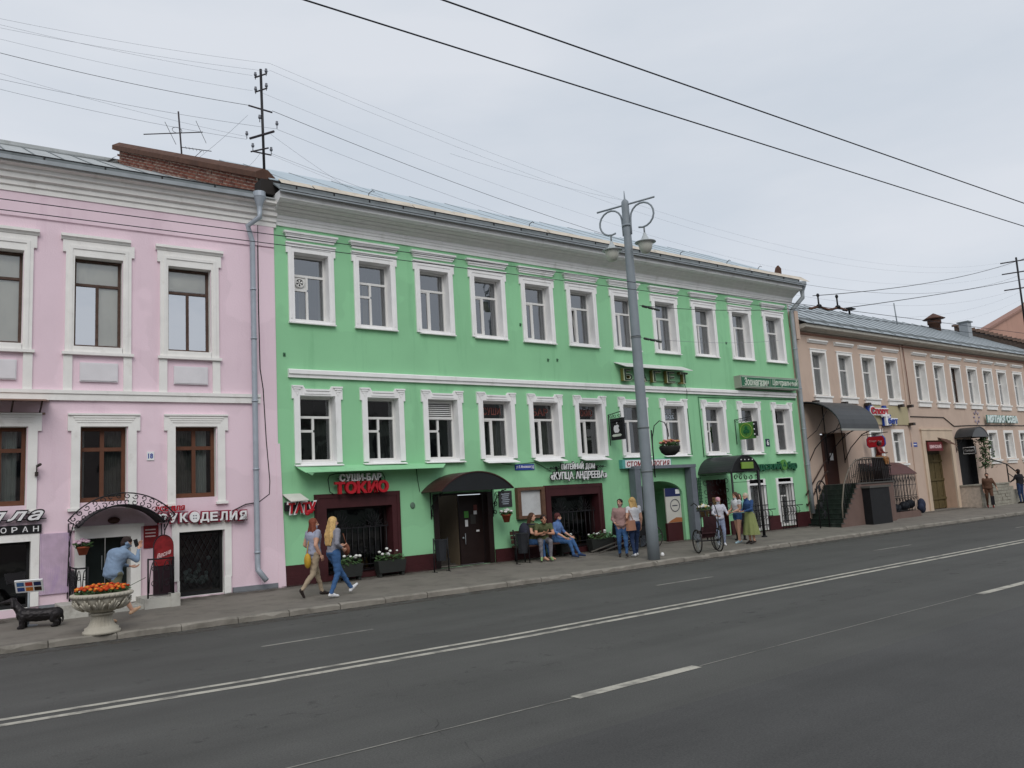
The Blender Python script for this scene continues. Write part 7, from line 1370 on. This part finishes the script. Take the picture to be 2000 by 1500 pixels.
# --- carved figure on the stair landing
sx_, sy_ = QF.w(3.55,-1.15,0).x, QF.w(3.55,-1.15,0).y; sm = M('painted_wood_red', C(120,44,36), .5, .3, 8, .2, 20); sm2 = M('painted_wood_dark', C(46,34,32), .5, .3, 8, .2, 20); sm3 = M('painted_wood_ochre', C(150,104,62), .5, .3, 8, .2, 20)
tt, _, _ = person('carved and painted red figure with dark hat seated above the bar stair railing', sx_, sy_, 2.3, R(190), dict({k:Vector(v) for k,v in seat.items()},lkn=(-.15,.32,.46),lan=(-.13,.34,.16),lto=(-.15,.46,.1),rkn=(.15,.32,.46),ran=(.13,.34,.16),rto=(.15,.46,.1),lel=(-.25,.14,.74),lwr=(-.08,.3,.70),rel=(.25,.14,.74),rwr=(.08,.3,.70)), sm, sm3, sm2, ('bob',sm2), sm2, 1.45, build=1.2)
tt.name = 'carved_figure'; tt['category'] = 'statue'
m = MB(); c_ = QF.w(3.55,-1.15,0); m.box(c_.x-.25,c_.x+.25,c_.y-.2,c_.y+.2,1.77,2.72); one('figure_pedestal', m, sm2, 'dark block under the carved red figure', 'pedestal', WF)
# --- bronze dachshund
mb = MB(); c0 = Vector((DX,DY,dz)); hd_ = Matrix.Rotation(R(158),3,'Z')     # local +x = head direction
def DW(x, y, z): return c0+hd_ @ Vector((x*.9,y,z*.92))
rcone(mb, DW(.26,0,.26), DW(-.05,0,.24), .128, .118); rcone(mb, DW(-.05,0,.24), DW(-.34,0,.25), .115, .112)
rcone(mb, DW(.30,0,.30), DW(.44,0,.50), .088, .062); mb.ball(DW(.47,0,.55), .075, .065, .065); rcone(mb, DW(.50,0,.55), DW(.66,0,.525), .048, .028); mb.ball(DW(.675,0,.53), .022, .022, .02)
for e in (-1,1):
    rcone(mb, DW(.46,e*.06,.56), DW(.44,e*.085,.43), .022, .034); rcone(mb, DW(.26,e*.08,.22), DW(.27,e*.085,.11), .062, .050); rcone(mb, DW(.27,e*.085,.11), DW(.265,e*.088,.035), .048, .044); rcone(mb, DW(.26,e*.078,.03), DW(.33,e*.08,.025), .036, .028)
    rcone(mb, DW(-.34,e*.07,.23), DW(-.29,e*.085,.14), .085, .056); rcone(mb, DW(-.29,e*.085,.14), DW(-.37,e*.085,.09), .050, .040); rcone(mb, DW(-.37,e*.085,.09), DW(-.355,e*.085,.03), .038, .038); rcone(mb, DW(-.36,e*.085,.028), DW(-.28,e*.087,.024), .032, .026)
rcone(mb, DW(-.42,0,.26), DW(-.46,0,.14), .028, .018); rcone(mb, DW(-.46,0,.14), DW(-.45,.02,.07), .018, .012)
vs, fs = remesh(mb, .012, 4, .5); o_ = MB(); o_.v = vs; o_.f = [list(f) for f in fs]; o_.mi = [0]*len(fs); o_.sm = [True]*len(fs); o_.v = [tuple(Vector(p_)+Vector((0,0,1))*noise.noise(Vector(p_)*22)*.008+Vector((1,1,0))*noise.noise(Vector(p_)*30+Vector((5,5,5)))*.006) for p_ in o_.v]; one('dachshund_statue', o_, bronze, 'dark bronze dachshund statue on the pavement at the lower left', 'statue', WF)
